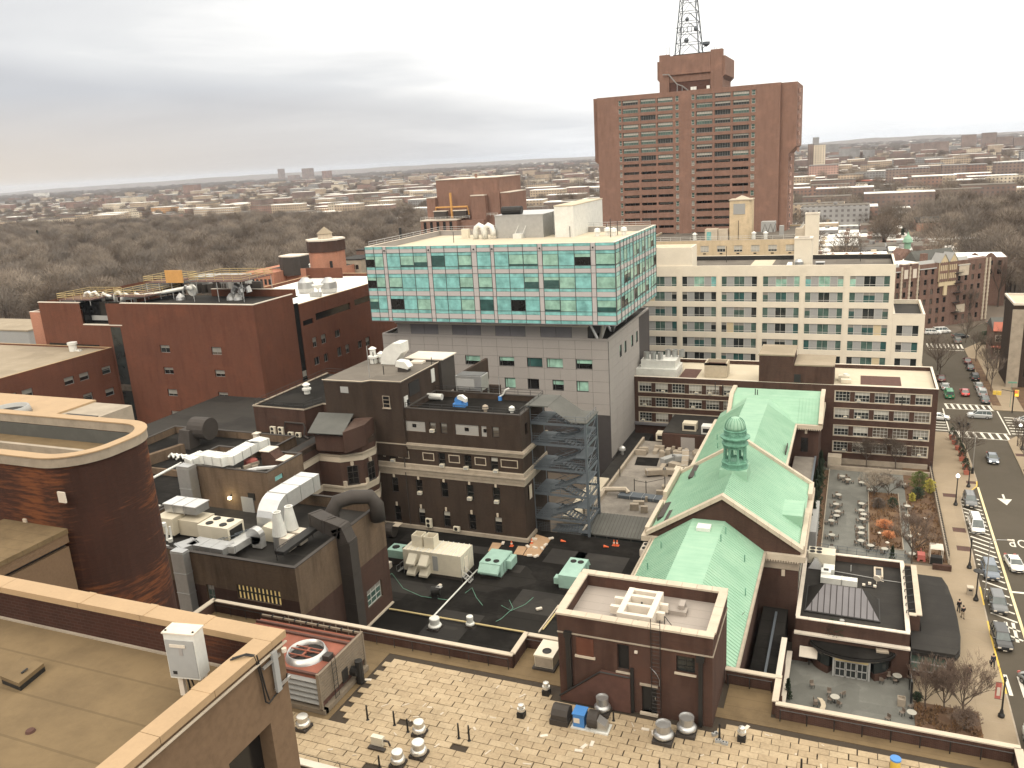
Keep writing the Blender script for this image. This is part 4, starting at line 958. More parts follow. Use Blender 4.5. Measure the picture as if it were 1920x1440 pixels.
x,y=at(*z5(1035,378),RZ);solo('tank_insulated','white wrapped cylindrical tank lying on the black roof','tank',M().U([(x-1.5,y,26.95),(x+1.2,y,26.95)],.48,10).U([(x-3.2,y-.6,26.6),(x-2.2,y-.2,26.9),(x-1.5,y,26.9)],.12,6).U([(x-2.1,y,26.9),(x-2.1,y,28.3),(x-2.4,y,28.6)],.12,6).U([(x-3.1,y+.4,26.6),(x-3.1,y+.4,29.2),(x-3.4,y+.4,29.4)],.12,6),'duct_white',(x,y,RZ))
x,y=at(*z5(1390,380),RZ);t2=T('gas_vent','small blue-based vent with bent white pipe near the roof corner','vent',(x,y,RZ));t2.P('base',M().L(x,y,[(.3,RZ),(.3,27)],8),'blue_paint');t2.P('pipe',M().U([(x,y,27),(x+.5,y,27.3),(x+.9,y,28.0),(x+1.5,y,28.3)],.12,6),'duct_white');t2.P('pole',M().U([(x-.1,y+.2,RZ),(x-.1,y+.2,30)],.04,4),'galv')
for k,(a,b)in enumerate(((1455,447),(1310,440))):
    x,y=at(*z5(a,b),RZ);solo('dome_vent',['white','brown'][k]+' mushroom vent at the front edge of the black roof','vent',M().L(x,y,[(.25,RZ),(.25,26.8),(.45,26.8),(.4,27.2),(.1,27.4)],12),['duct_white','stone_dirty'][k],(x,y,RZ))
wac=[(-60.5,19.0),(-52.6,18.9),(-48.9,18.85),(-44.4,18.8),(-56.6,14.35),(-48.7,14.3),(-44.6,14.25),(-53.7,23.95)]
for i,(u,z0)in enumerate(wac):window_ac('Y',Y,u,z0+.05,'boxy white air conditioner sticking out of a brown hospital window','window air conditioners of the brown hospital')
def split_unit(x,y,z,rz,label,fans=2,grp=None):
    t2=T('condenser_unit',label,'air conditioner',(x,y,z),grp,rz);h=.68*fans
    m0=M().B(-.47,-.17,.1,.47,.17,.1+h);link('casing',m0.mesh('casing','cream_metal'),t2.o)
    for k in range(fans):link('fan_grille',M().U([(-.08,-.19,.45+k*.66),(-.08,-.165,.45+k*.66)],.27,14).mesh('fan_grille','black'),t2.o)
    link('feet',M().B(-.4,-.25,0,-.3,.25,.1).B(.3,-.25,0,.4,.25,.1).mesh('feet','black_metal'),t2.o)
x,y=at(812,991,9.3);split_unit(-56.3+1.0,96.2,9.5,0,'tall two-fan condenser against the brown hospital wall',2)
split_unit(-50.9,96.2,9.45,0,'short single-fan condenser against the brown hospital wall',1)
# annex and bay
t=T('bay_wing','polygonal bay wing of dark brick with pale stone bands and a grey shed roof','building',(-70,90,0))
poly=[(-68.3,84.5),(-68.3,90.0),(-64.9,90.0),(-62.3,91.8),(-61.8,94.4),(-63.1,96.8),(-70.4,96.8),(-70.4,84.5)]
def off(p,d):   # outward offset only for the visible facets
    out=[];
    for i,(x,y)in enumerate(p):
        dx=d if i<6 else 0;dy=-d if i<6 else 0;out.append((x+dx*(.8 if i>0 else 1),y+dy*.8))
    return out
t.P('wall',M().R(poly,4,22.9),'brick_umber');t.P('parapet',M().R(off(poly,-.05),22.9,23.6),'brick_brown');t.P('roof',M().R([(-68.8,84.6),(-68.8,90.5),(-65,90.6),(-62.9,92.2),(-62.4,94.4),(-63.6,96.4),(-70.2,96.4),(-70.2,84.6)],23.6,23.62),'roof_dark')
t.P('low_roof',M().B(-88,80.2,4,-70.4,100.3,20.5),'roof_black');t.P('low_parapet',M().B(-74.6,86,20.5,-74.2,95.5,21.3).B(-74.6,95.5,20.5,-70.5,95.9,21.3),'brick_brown')
for z0,prof,mat in((21.0,[(0,.9,.1)],'stone'),(21.9,[(0,.2,.3)],'stone_dirty'),(16.5,[(0,.7,.1),(.7,.3,.3)],'stone'),(15.5,[(0,.2,.25)],'stone_dirty'),(14.4,[(0,1.1,.06)],'stone')):
    for dz,h,pr in prof:t.P('stone_band',M().R(off(poly,pr)[:6]+[(-68.3,97)],z0+dz,z0+dz+h),mat)
def facet(a,b,f,z0,z1,w):
    """window on a facet of the bay"""
    a=Vector(a);b=Vector(b);d=(b-a).normalized();p=a.lerp(b,f)-d*w/2;n=Vector((d.y,-d.x))*.11;rz=atan2(d.y,d.x)
    o=t.put('window',wframe(w,z1-z0,2,3,.07,'dark_duct',.1),(p.x+n.x,p.y+n.y,z0),rz);link('pane',wpane(w,z1-z0,'glass_black'),o)
for z0,z1 in((17.6,20.3),(12.2,14.3)):
    facet(poly[2],poly[3],.5,z0,z1,1.5);facet(poly[3],poly[4],.5,z0,z1,1.4);facet(poly[0],poly[1],.3,z0,z1,1.2)
km=M()
for a,b in((poly[2],poly[3]),(poly[3],poly[4])):
    c=Vector(a).lerp(Vector(b),.5);km.O(c.x+.1,c.y-.1,20.4,.35,.3,.55);km.O(Vector(a).lerp(Vector(b),.12).x+.1,Vector(a).lerp(Vector(b),.12).y-.1,17.5,.5,.3,.7)
t.P('keystone',km,'stone')
# shed-roofed stair head
s4=[(-68.1,88.3),(-63.0,88.6),(-65.3,94.6),(-70.3,94.2)]
t.P('shed_wall',M().R([(-67.8,88.7+.3),(-63.3,89.0+.2),(-62.9,92.6),(-64.2,95.2),(-70.2,95.2)],22.9,25.2),'brick_umber')
t.P('shed_roof',M().F([(-68.3,88.2,25.7),(-62.9,88.5,25.7),(-65.0,94.7,26.6),(-70.6,94.3,26.6)]).F([(-68.3,88.2,25.6),(-70.6,94.3,26.5),(-65.0,94.7,26.5),(-62.9,88.5,25.6)]).F([(-68.3,88.2,25.6),(-62.9,88.5,25.6),(-62.9,88.5,25.7),(-68.3,88.2,25.7)]),'roof_shed')
t.P('shed_gable',M().R([(-63.0,88.7),(-61.9,92.4),(-62.6,95.8),(-65.0,94.8)],22.9,25.9),'brick_umber')
# dark-roofed annex left of tower section
t=T('dark_annex','lower brick annex with railed black roof, left of the raised brown section','building',(-80,108,0))
t.P('wall',M().R([(-87.6,100.4),(-77.7,100.2),(-76.6,103.6),(-70.0,103.6),(-70,121),(-87.6,121)],4,24.6),'brick_umber');t.P('roof',M().R([(-87.3,100.7),(-77.9,100.5),(-76.9,103.9),(-70.1,103.9),(-70.1,120.7),(-87.3,120.7)],24.6,24.65),'roof_black')
t.P('coping',M().U([(-87.6,121,24.75),(-87.6,100.4,24.75),(-77.7,100.2,24.75),(-76.6,103.6,24.75),(-70,103.6,24.75)],.16,4),'stone_dirty')
t.P('guard_rail',rail(M(),[(-70.2,120.6,24.8),(-87.4,120.6,24.8),(-87.4,100.6,24.8),(-77.9,100.4,24.8),(-76.8,103.8,24.8)],.9,2,1.8,.035),'black_metal')
x,y=at(576,738,24.65);solo('roof_ventilator','white banded ventilator standing alone on the railed black annex roof','ventilator',M().L(x,y,[(.5,24.65),(.5,25.2),(.75,25.3),(.75,25.6),(.45,25.7),(.45,26.1),(.7,26.2),(.3,26.5)],12),'duct_white',(x,y,24.65))
x,y=at(508,816,20.5)
for k in range(2):split_unit(-83.3+k*1.5,99.2,20.5,0,['left','right'][k]+' one of two tall condensers on the black roof against the annex wall',2)
for k in range(2):x=-80.0+k*1.4;split_unit(x,99.2,20.5,0,['left','right'][k]+' low white condenser under the curved wall pipe',1)
solo('wall_pipe','dark pipe curving round the low white condensers','pipe',M().U([(-81.6,99.9,21.6),(-81.4,99.9,22.6),(-77.9,99.8,22.6),(-77.6,99.7,22.0),(-77.6,99.3,20.8),(-76.2,98.5,20.7)],.14,6),'dark_duct',(-80,99.8,23.6))
# ---- tan-brown block with ductwork
Y,X=60.3,-50.4
t=T('duct_building','low tan and brown brick building crowded with silver ductwork and rooftop machines','building',(-60,68,0))
L4=lambda x,y:(240+x/3.4288,760+y/3.4288)
opf=pxwin(t,'Y',Y,[(500,1150,570,1270),(700,1185,990,1290)],L4);opr_=[(72.0,75.2,10.9,13.1)]
opf=[(a,b,c,max(d,c+1.6))for a,b,c,d in opf]
shell(t,-76,Y,X,77.2,4,22,'brick_tan','roof_dark',opf,opr_,.3,1.3,.35,'dark_duct')
t.P('lower_face',M().B(-76,Y-.03,4,X+.02,Y,15.8)if False else M().D('Y',Y-.015,-76,X,4,18.3,opf,.01),'brick_umber')
t.P('lower_side',M().D('X',X+.015,Y,77.2,4,16.5,opr_,.01),'brick_umber')
a,b,c,d=opf[0];window(t,'Y',Y,a,c,b-a,d-c,2,3,.08,'grey_frame','glass_greenish','blind',.3,.2)
a,b,c,d=opf[1];mm=M()
t.P('lit_window',M().B(a,Y+.22,c,b,Y+.26,d),'warm_window');n=11
for i in range(n+1):u=a+(b-a)*i/n;mm.B(u-.12,Y+.12,c,u+.12,Y+.2,d)
mm.B(a,Y+.1,c+.8,b,Y+.16,c+.95);t.P('window_bar',mm,'dark_duct')
a,b,c,d=opr_[0];window(t,'X',X,a,c,b-a,d-c,3,3,.09,'white_frame','glass_greenish','blind_dim',.3,.2,.12)
t.P('corner_pier',M().R([(X+.02,71.0),(X+.4,71.0),(X+.4,77.2),(X+.02,77.2)],8.4,8.8),'stone');t.P('side_window_frame',M().B(X+.02,75.4,6.4,X+.08,76.4,8.0),'stone')
t.P('base_stone',M().R([(X+.02,66),(X+.3,66),(X+.3,77),(X+.02,77)],8.9,9.15),'stone')
# upper storey
shell(t,-76.5,73.2,-63.3,80.1,20.5,26,'brick_tan','roof_dark',[],[(74.5,76.0,24.4,25.2)],.2,1.0,.3,'dark_duct')
t.P('side_vent',M().B(-63.5,74.5,24.4,-63.42,76.0,25.2),'glass_teal');t.P('wall_louvre',M().B(*[v for v in(onY(*L4(770,568),73.15)[0],73.1,onY(*L4(770,605),73.15)[1])],onY(*L4(812,568),73.15)[0],73.19,onY(*L4(812,568),73.15)[1]),'black')
t.P('door',M().B(onY(*L4(735,640),73.15)[0],73.08,20.7,onY(*L4(810,640),73.15)[0],73.19,22.6),'infill_grey')
xl,zl=onY(*L4(657,594),72.9)
t2=T('wall_lamp','glowing yellow wall lamp on the tan brick upper wall','lamp',(xl,73.2,zl));t2.P('bulb',M().L(xl,72.8,[(.05,zl-.22),(.2,zl-.12),(.23,zl),(.2,zl+.12),(.05,zl+.2)],10),'lamp_glow');t2.P('bracket',M().B(xl-.08,72.9,zl+.15,xl+.08,73.2,zl+.3),'black_metal')
ll=bpy.data.lights.new('wall_lamp_light','POINT');ll.energy=60;ll.color=(1,.8,.4);ll.shadow_soft_size=.25;lo=bpy.data.objects.new('wall_lamp_light',ll);COL.objects.link(lo);lo.location=(xl,72.4,zl)
# roof of upper storey: hatch boxes, flues
t2=T('skylight_boxes','white angular skylight housings on the small upper tan roof','skylight',(-66,77,25))
t2.P('housing',M().E([(-67.5,25),(-64.0,25),(-64.0,25.9),(-65.2,25.9),(-66.2,26.9),(-67.5,26.9)],'Y',77.5,79.2),'brick_umber');t2.P('cap',M().B(-67.6,77.3,26.9,-66.1,79.3,27.0).B(-65.2,77.3,25.9,-63.9,79.3,26.0),'coping_white')
m=M();m.U([(-69.5,74.4,25.2),(-67.5,74.6,25.3),(-66.6,75.4,25.4),(-64.4,76.5,25.4)],.3,8);solo('flexible_duct','crumpled silver flexible duct lying on the small upper tan roof','duct',m,'galv',(-67,75,25))
solo('roof_blanket','red cloth bundle among clutter on the small upper tan roof','bundle',M().L(-69.5,77.8,[(.9,25.0),(.8,25.5),(.2,25.7)],8),'blanket_red',(-69.5,77.8,25));m=M()
for i in range(9):q=R.uniform(-73,-65);m.O(q,R.uniform(74,79),25.0,R.uniform(.4,1.6),R.uniform(.1,.4),R.uniform(.1,.6),R.uniform(0,3))
solo('roof_clutter','loose metal and boards scattered on the small upper tan roof','clutter',m,'stone_dirty',(-69,77,25),kind='stuff')
# white rectangular duct stepping over the roofs
def rduct(label,pts,w,h,mat,joints=1.6,name='air_duct'):
    """rectangular duct run with separate flanged sections"""
    t=T(name,label,'duct',pts[0]);jm=M();bm=M()
    for a,b in zip(pts,pts[1:]):
        a=Vector(a);b=Vector(b);d=b-a;L=d.length;d.normalize()
        side=Vector((0,0,1)).cross(d);side=side.normalized()if side.length>.1 else Vector((1,0,0));up=d.cross(side).normalized()
        def sec(p,w,h):return[p+side*w/2*s1+up*h/2*s2 for s1,s2 in((-1,-1),(1,-1),(1,1),(-1,1))]
        def beam(m,p,q,w,h):
            A=sec(p,w,h);B=sec(q,w,h);m.F(A[::-1]);m.F(B)
            for i in range(4):j=(i+1)%4;m.F([A[i],A[j],B[j],B[i]])
        beam(bm,a-d*h*.25,b+d*h*.25,w,h);n=max(1,int(L/joints))
        for i in range(n+1):p=a+d*L*i/n;beam(jm,p-d*.03,p+d*.03,w+.08,h+.08)
    t.P('casing',bm,mat);t.P('flange',jm,mat if mat in('dark_duct','black')else 'galv');return t
D26=26.6
def Q(lx,ly,z):x,y=at(*L4(lx,ly),z);return(x,y,z)
rduct('white rectangular duct stepping across the tan roofs and up to the right',[Q(400,365,26.2),Q(480,330,26.4),Q(640,352,26.8),Q(800,262,26.8),Q(870,235,26.8)],1.9,1.1,'duct_white')
rduct('vertical silver duct dropping down the tan wall beside the white pipe',[(Q(405,395,25.8)[0],72.4,26.0),(Q(405,395,25.8)[0],72.4,20.8)],1.9,1.3,'galv',2.0)
q0=Q(345,370,26.0);q1=Q(120,487,24.8)
xv,zv=onY(*L4(145,635),q1[1]);q2=(q1[0]+.1,q1[1],zv);q3=Q(245,655,zv-.1)
solo('white_pipe','long white pipe running down to the left then dropping beside the tan wall','pipe',M().U([q0,q1,q2,q3],.17,8),'duct_white',q1,smooth=True)
# big silver elbow duct
px=[(1180,470,24.6),(1020,530,24.6),(935,600,24.5),(880,640,23.8),(845,720,22.5),(855,790,21.0)]
P6=[Q(*p)for p in px]
m=M();nrm=1.15
x0,y0,_=Q(1180,520,24.0);x1,y1,_=Q(905,690,24.0)
prof=[]   # swept in the long direction Y with a rounded far end
ln=11.0
def elbow(xc,ya,yb,w,zt,zb,th):
    """duct along Y from yb down to ya, then turning down through a quarter bend"""
    pts_o=[(yb,zt)];pts_i=[(yb,zt-th)]
    ro=th+.9
    for k in range(7):
        a=k/6*pi/2;pts_o.append((ya+ro-ro*sin(a),zt-ro+ro*cos(a)));pts_i.append((ya+ro-(ro-th)*sin(a),zt-ro+(ro-th)*cos(a)))
    pts_o.append((ya,zb));pts_i.append((ya+th,zb))
    m=M();n=len(pts_o)
    for i in range(n-1):
        for s_,x in((1,xc-w/2),(-1,xc+w/2)):
            f=[(x,*pts_o[i]),(x,*pts_o[i+1]),(x,*pts_i[i+1]),(x,*pts_i[i])];m.F(f if s_>0 else f[::-1])
        m.F([(xc-w/2,*pts_o[i]),(xc+w/2,*pts_o[i]),(xc+w/2,*pts_o[i+1]),(xc-w/2,*pts_o[i+1])]);m.F([(xc-w/2,*pts_i[i+1]),(xc+w/2,*pts_i[i+1]),(xc+w/2,*pts_i[i]),(xc-w/2,*pts_i[i])])
    m.F([(xc-w/2,*pts_o[0]),(xc-w/2,*pts_i[0]),(xc+w/2,*pts_i[0]),(xc+w/2,*pts_o[0])]);return m
ex,ey,_=Q(1110,500,24.3);fx,fy,_=Q(860,640,23.4)
t2=T('elbow_duct','huge silver rectangular elbow duct curving down to the roof beside two white cones','duct',(ex,fy,20.8));t2.P('casing',elbow(-59.9,68.0,76.8,2.6,25.0,20.8,1.9),'galv_bright');jm=M()
for y in(70.5,73.0,75.5):jm.B(-61.25,y-.03,23.06,-58.55,y+.03,25.04)
t2.P('flange',jm,'galv')
# air handler with canopy at left
a=Q(215,775,21.2)
t2=T('air_handler','beige air handling unit with a raised silver roof at the left end of the ducts','air handler',(a[0],a[1],20.7))
t2.P('body',M().B(-72.6,64.4,21.2,-70.0,66.4,23.2).B(-70.0,65.2,21.0,-67.0,67.8,22.8),'beige_unit');t2.P('canopy',M().B(-72.2,65.7,23.4,-67.6,67.8,24.3),'galv');t2.P('canopy_top',M().B(-72.3,65.6,24.3,-67.5,67.9,24.4),'galv_bright');jm=M()
for x in(-70.8,-69.2):jm.B(x-.04,65.55,24.4,x+.04,67.95,24.45);jm.B(x-.04,65.5,23.4,x+.04,65.6,24.4)
t2.P('seam',jm,'galv');t2.P('stand',M().U([(-75,62.5,21.0),(-69,62.5,21.0)],.09,4).U([(-75,62.5,20.7),(-75,62.5,22.6)],.12,4).U([(-74.8,62.9,23.2),(-74.8,64.5,23.2)],.09,4).U([(-72,62.5,20.7),(-72,62.5,21)],.09,4),'galv')
t2.P('pipework',M().U([(-69.9,63.2,23.3),(-69.7,63.2,22.4),(-69.7,63,21.4),(-68.9,62.8,21.4)],.14,6).U([(-69.2,63.2,23.0),(-69.2,63.2,21.2)],.12,6).L(-69.9,63.1,[(.28,23.0),(.28,23.4)],8).L(-69.1,62.9,[(.25,21.3),(.25,21.7)],8),'duct_white')
t2=T('fan_condenser','beige condenser with four fans on top between the canopy unit and the ladder frame','condenser',(-65,65,21))
a=Q(560,780,22.6)
t2.P('casing',M().B(-66.2,64.2,21.5,-62.0,66.8,23.1),'cream_metal');t2.P('side_opening',M().B(-62.0,64.5,21.7,-61.96,66.5,22.8),'black')
for x in(-65.1,-63.2):
    for y in(64.95,66.15):t2.P('fan',M().L(x,y,[(.42,23.1),(.42,23.2)],14),'black')
jm=M()
for x in(-66,-62.2):
    for y in(64.3,66.6):jm.B(x-.08,y-.08,20.7,x+.08,y+.08,21.5)
t2.P('leg',jm,'galv')
# ladder / tray frame
t2=T('ladder_frame','grey steel cable tray frame sloping beside the four-fan condenser','frame',(-61,64,20.7));m=M()
for dz in(0,.35,.7):
    for dy in(0,.7):m.U([(-63.4,62.2+dy,21.3+dz),(-60.7,66.4+dy,21.5+dz)],.045,4)
for f in(0,.25,.5,.75,1):x=-63.4+2.7*f;y=62.2+4.2*f;m.U([(x,y,20.8),(x,y,22.1)],.05,4);m.U([(x,y,21.3),(x,y+.7,21.3)],.04,4)
t2.P('rail',m,'stair_steel')
# two white conical stacks on boxes
for k,(lx,ly)in enumerate(((985,900),(1060,860))):
    x,y,_=Q(lx,ly,21.2)
    t2=T('conical_stack',['front','rear'][k]+' one of two white conical exhaust stacks on square fan boxes','exhaust stack',(x,y,20.7),'white conical stacks')
    t2.P('cone',M().L(x,y,[(1.0*.8,22.5),(.78,22.6),(.42,25.0),(.46,25.05),(.46,25.12),(.34,25.12),(.34,24.8)],18),'duct_white',smooth=False);t2.P('fan_box',M().B(x-.15,y-.65,20.9,x+1.5,y+.65,22.4),'coping_white');t2.P('base_drum',M().L(x,y,[(.75,20.75),(.75,22.5)],14),'galv')
x,y,_=Q(830,900,21.0)
t2=T('scroll_fan','round silver scroll fan on the duct roof in front of the elbow','fan',(x,y,20.7));t2.P('scroll',M().U([(x,y-.4,22.2),(x,y+.4,22.2)],.95,16),'galv');t2.P('outlet',M().B(x-.3,y-.4,20.9,x+.95,y+.4,22.2),'galv_bright')
x,y,_=Q(905,850,21.3);solo('fan_housing','cream fan housing with slanted lid beside the conical stacks','fan box',M().E([(x-1.2,20.8),(x+1.2,20.8),(x+1.2,22.3),(x-.6,22.6),(x-1.2,22.0)],'Y',y,y+2),'cream_metal',(x,y,20.7))
m=M();rail(m,[Q(960,1000,20.8),Q(1190,850,20.8)],1.4,3,1.2,.05);solo('walkway_rail','dark pipe rail beside the conical stacks','railing',m,'black_metal',Q(960,1000,20.8))
a=Q(975,950,22.2);b=Q(1195,790,22.2);rduct('long black walkway duct behind the conical stacks',[a,b],1.1,.35,'black',9,'walkway_duct')
# low grey duct along the roof edge, dropping down the wall
rduct('flat silver duct running along the front edge of the duct building roof',[Q(640,925,21.9),Q(430,890,21.9),Q(330,925,21.9)],1.9,.8,'galv',1.3)
rduct('flat silver duct turning back toward the elbow duct',[Q(650,925,21.9),Q(790,840,21.6)],1.5,.75,'galv_bright',2.6)
xd,_=onY(*L4(330,960),Y-.6)
rduct('silver duct with raised flanges dropping down the front wall of the duct building',[(xd+.1,Y-.6,22.2),(xd+.1,Y-.6,6)],1.7,.9,'galv',2.2)
# black riser and goose neck
xr,yr=X+.75,68.3
rduct('black square duct climbing the side wall and bending over the roof edge',[(X+.75,68.4,7),(X+.75,68.4,21.2),(X+.2,68.4,22.6),(X-1.4,68.4,23.0),(X-3.6,69.4,23.0)],1.6,1.5,'dark_duct',3.5)
m=M();q=[Q(1420,740,21),Q(1425,690,22.6),Q(1470,645,23.8),Q(1560,635,24.0),Q(1600,680,23.0),Q(1612,740,21.6)]
solo('gooseneck_duct','fat black round gooseneck duct arching over the right corner of the duct building','duct',m.U([(X-3.0,71.2,20.8),(X-3.0,71.4,22.9),(X-2.5,72.0,24.0),(X-1.2,73.0,24.3),(X+.4,74.2,24.0),(X+.9,74.6,22.9),(X+.9,74.6,21.0)],.85,14),'dark_duct',(X,73,21),smooth=True)
solo('duct_saddle','small black drum beside the gooseneck duct','drum',M().U([(X-4.6,71.0,22.0),(X-3.6,71.6,22.2)],.5,12),'dark_duct',(X-4,71,21.6))
# low roofs between duct building and the red block
t=T('yard_building','low brick service buildings with black roofs at the foot of the big red block','building',(-95,80,0))
t.P('wall',M().ring(-100,66,-76.6,96,4,21.9,.35),'brick_tan');t.P('roof',M().B(-99.6,66.4,20.7,-77,95.6,20.9),'roof_black');t.P('coping',M().ring(-100.1,65.9,-76.5,96.1,21.9,22.0,.42),'dark_duct')
t.P('divider',M().B(-99.6,80,20.9,-77,80.35,21.8).R([(-93.5,80.3),(-92.7,80.3),(-90.5,88),(-91.3,88)],20.9,22.4),'brick_tan');t.P('lower_roof',M().B(-118,96.2,4,-88,125.9,17.5),'roof_dark')
x,y=at(375,836,20.9);t2=T('big_blower','dark round ribbed blower housing in front of the big red wall','blower',(x,y,20.9));t2.P('drum',M().U([(x-1.5,y+1,23.4),(x+1.6,y+1,23.4)],1.7,18),'dark_duct');t2.P('intake',M().R([(x-3,y-1.5),(x-.2,y-1.8),(x-.2,y+.4),(x-3,y+.4)],20.9,23.6,[(x-2.6,y-1.0),(x-.6,y-1.2),(x-.6,y+.4),(x-2.6,y+.4)]),'dark_duct')
x,y=at(325,862,20.9);t2=T('pipe_manifold','cluster of white pipes and valves on the low black roof','pipes',(x,y,20.9));m=M()
for i in range(6):m.U([(x-3+i*.9,y+(i%2)*.7,21),(x-2.2+i*.9,y+.3,21.7),(x-1.6+i*.9,y,21.2)],.17,6)
m.U([(x-3.5,y+.3,21.5),(x+3,y+.5,21.5)],.2,6);t2.P('pipe',m,'duct_white')
x,y=at(483,826,20.9);solo('small_vent','small white square vent at the end of the white duct','vent',M().B(x-.4,y-.4,20.9,x+.4,y+.4,22.0).B(x-.5,y-.5,22,x+.5,y+.5,22.15),'coping_white',(x,y,20.9))

# ---- black podium roof
t=T('podium','broad low black podium roof between the brown hospital and the green-roofed chapel','roof',(-40,75,0))
t.P('deck',M().R([(-62.9,77.3),(-50.3,77.3),(-50.3,49.2),(-22.3,49.2),(-22.3,96.4),(-24.0,100.5),(-40.2,100.5),(-40.2,96.6),(-62.9,96.6)],2,9.0),'roof_black')
t.P('edge_stone',M().B(-22.7,50,9,-22.35,93,9.5),'stone_dirty')
xa,ya=at(730,1142,9.2);xb,yb=at(985,1186,9.2)
solo('gas_pipe','long gold-painted pipe crossing the black podium roof','pipe',M().U([(xa,ya,9.25),(xb,yb,9.25)],.11,6),'gold_pipe',(xa,ya,9.2))
xa,ya=at(895,1068,9.2);xb,yb=at(813,1155,9.2);solo('white_pipe','thin white pipe laid diagonally from the green rooftop unit','pipe',M().U([(xa,ya,9.2),(xb,yb,9.2)],.1,6),'duct_white',(xa,ya,9.1))
for k,((xa,ya),(xb,yb))in enumerate(((at(1047,1135,9.2),at(1010,1185,9.2)),(at(1052,1136,9.2),at(1018,1180,9.2)))):
    solo('tan_pipe',['left','right'][k]+' of two tan pipes running under the red brick penthouse','pipe',M().U([(xa,ya,9.2),(xb,yb,9.2)],.09,5),'gold_pipe' if k else 'stone',(xa,ya,9.1))
# container plant
x0,y0=at(757,1076,9.0);x1,y1=at(868,1089,9.0)
t2=T('plant_container','long cream metal plant container with four intake hoods, on the black podium roof','container',((x0+x1)/2,y0,9.0))
t2.P('body',M().B(x0,y0+.3,9.5,x1,y0+3.8,12.4),'cream_metal');jm=M()
for i in range(11):u=x0+(x1-x0)*(i+.5)/11;jm.B(u-.04,y0+.25,12.4,u+.04,y0+3.85,12.47)
for i in range(9):v=y0+.3+3.5*i/8;jm.B(x1,v-.02,9.5,x1+.04,v+.02,12.4)
t2.P('roof_rib',jm,'duct_white');t2.P('skid',M().B(x0,y0+.4,9.0,x1,y0+3.7,9.5),'dark_duct');t2.P('door',M().B(x1,y0+1.2,9.6,x1+.06,y0+2.2,11.7),'cream');t2.P('louvre',M().B(x0+4.3,y0+.22,10,x0+5.0,y0+.3,12),'infill_grey')
for k in range(2):
    u=x0+.9+k*1.75;t2.P('stack_hood',M().ring(u,y0+1.3,u+1.45,y0+2.7,12.4,14.0,.08),'cream_metal');t2.P('hood_throat',M().B(u+.1,y0+1.4,12.4,u+1.35,y0+2.6,13.2),'weathered_slat')
    for z0 in(10.9,9.5):t2.P('intake_hood',M().E([(y0+.3,z0+1.1),(y0+.3,z0),(y0-.75,z0-.15),(y0-.75,z0+.1)],'X',u,u+1.2),'cream_metal')
def steps(t2,x,y,z,w,n,dirx,mat='galv'):
    m=M()
    for i in range(n):m.B(x+dirx*i*.28,y,z+(n-1-i)*.22,x+dirx*(i*.28+.26),y+w,z+(n-1-i)*.22+.05)
    for yy in(y,y+w):
        m.U([(x,yy,z+n*.22+.8),(x+dirx*n*.28,yy,z+.8)],.03,4);m.U([(x,yy,z),(x,yy,z+n*.22+.8)],.03,4);m.U([(x+dirx*n*.28,yy,z),(x+dirx*n*.28,yy,z+.8)],.03,4);m.U([(x,yy,z+n*.22),(x+dirx*n*.28,yy,z)],.04,4)
    t2.P('steps',m,mat)
steps(t2,x1+.05,y0+.2,9.0,.9,4,1);steps(t2,x0-.05,y0+.3,9.0,.9,4,-1)
def rtu(px0,py0,px1,py1,L,label,flip=False):
    x,y=at(px0,py0,9.0);x1,_=at(px1,py1,9.0);w=x1-x
    t2=T('rooftop_unit',label,'rooftop unit',(x,y,9.0),'pale green rooftop units')
    t2.P('casing',M().B(x,y+.6,9.3,x+w,y+L,11.0),'green_unit');t2.P('hood',M().E([(y+.6,10.9),(y+.6,10.2),(y-.2,9.9),(y-.2,10.1)],'X',x+.05,x+w-.05)if not flip else M().E([(y+L,10.9),(y+L,10.2),(y+L+.7,9.9)],'X',x,x+w),'green_unit')
    t2.P('skid',M().B(x+.05,y+.65,9.0,x+w-.05,y+L-.05,9.3),'dark_duct');ys=y+(1.4 if not flip else L-1.0)
    for k in range(2):t2.P('fan',M().L(x+w*(.3+.4*k),ys,[(.38,11.0),(.38,11.1)],14),'black')
    t2.P('side_box',M().B(x+w,y+L-2.2,9.6,x+w+.7,y+L-.2,10.7)if not flip else M().B(x-.7,y+.8,9.6,x,y+1.8,10.4),'green_unit')
    jm=M()
    for i in range(1,4):jm.B(x+w,y+.6+(L-.6)*i/4,9.4,x+w+.03,y+.62+(L-.6)*i/4+.03,10.9)
    t2.P('panel_seam',jm,'dark_duct')
rtu(897,1085,936,1091,4.6,'pale green rooftop unit with two fans in the middle of the black roof')
rtu(1045,1110,1079,1117,5.4,'pale green rooftop unit half hidden by the red brick penthouse',True)
x,y=at(728,1056,9.0);t2=T('rooftop_unit','small green two-fan condenser at the left edge of the podium, by the cream container','rooftop unit',(x,y,9));t2.P('casing',M().B(x,y,9.9,x+3.2,y+2.0,11.0),'green_unit');t2.P('frame',M().ring(x,y,x+3.2,y+2,9,9.9,.2),'dark_duct')
for k in range(2):t2.P('fan',M().L(x+.85+k*1.5,y+1,[(.5,11),(.5,11.1)],14),'black')
x,y=at(727,1056+3,9.0);solo('white_box','white box on the podium beside the duct building corner','box',M().B(x,y-1.2,9,x+.9,y-.3,9.8),'coping_white',(x,y,9))
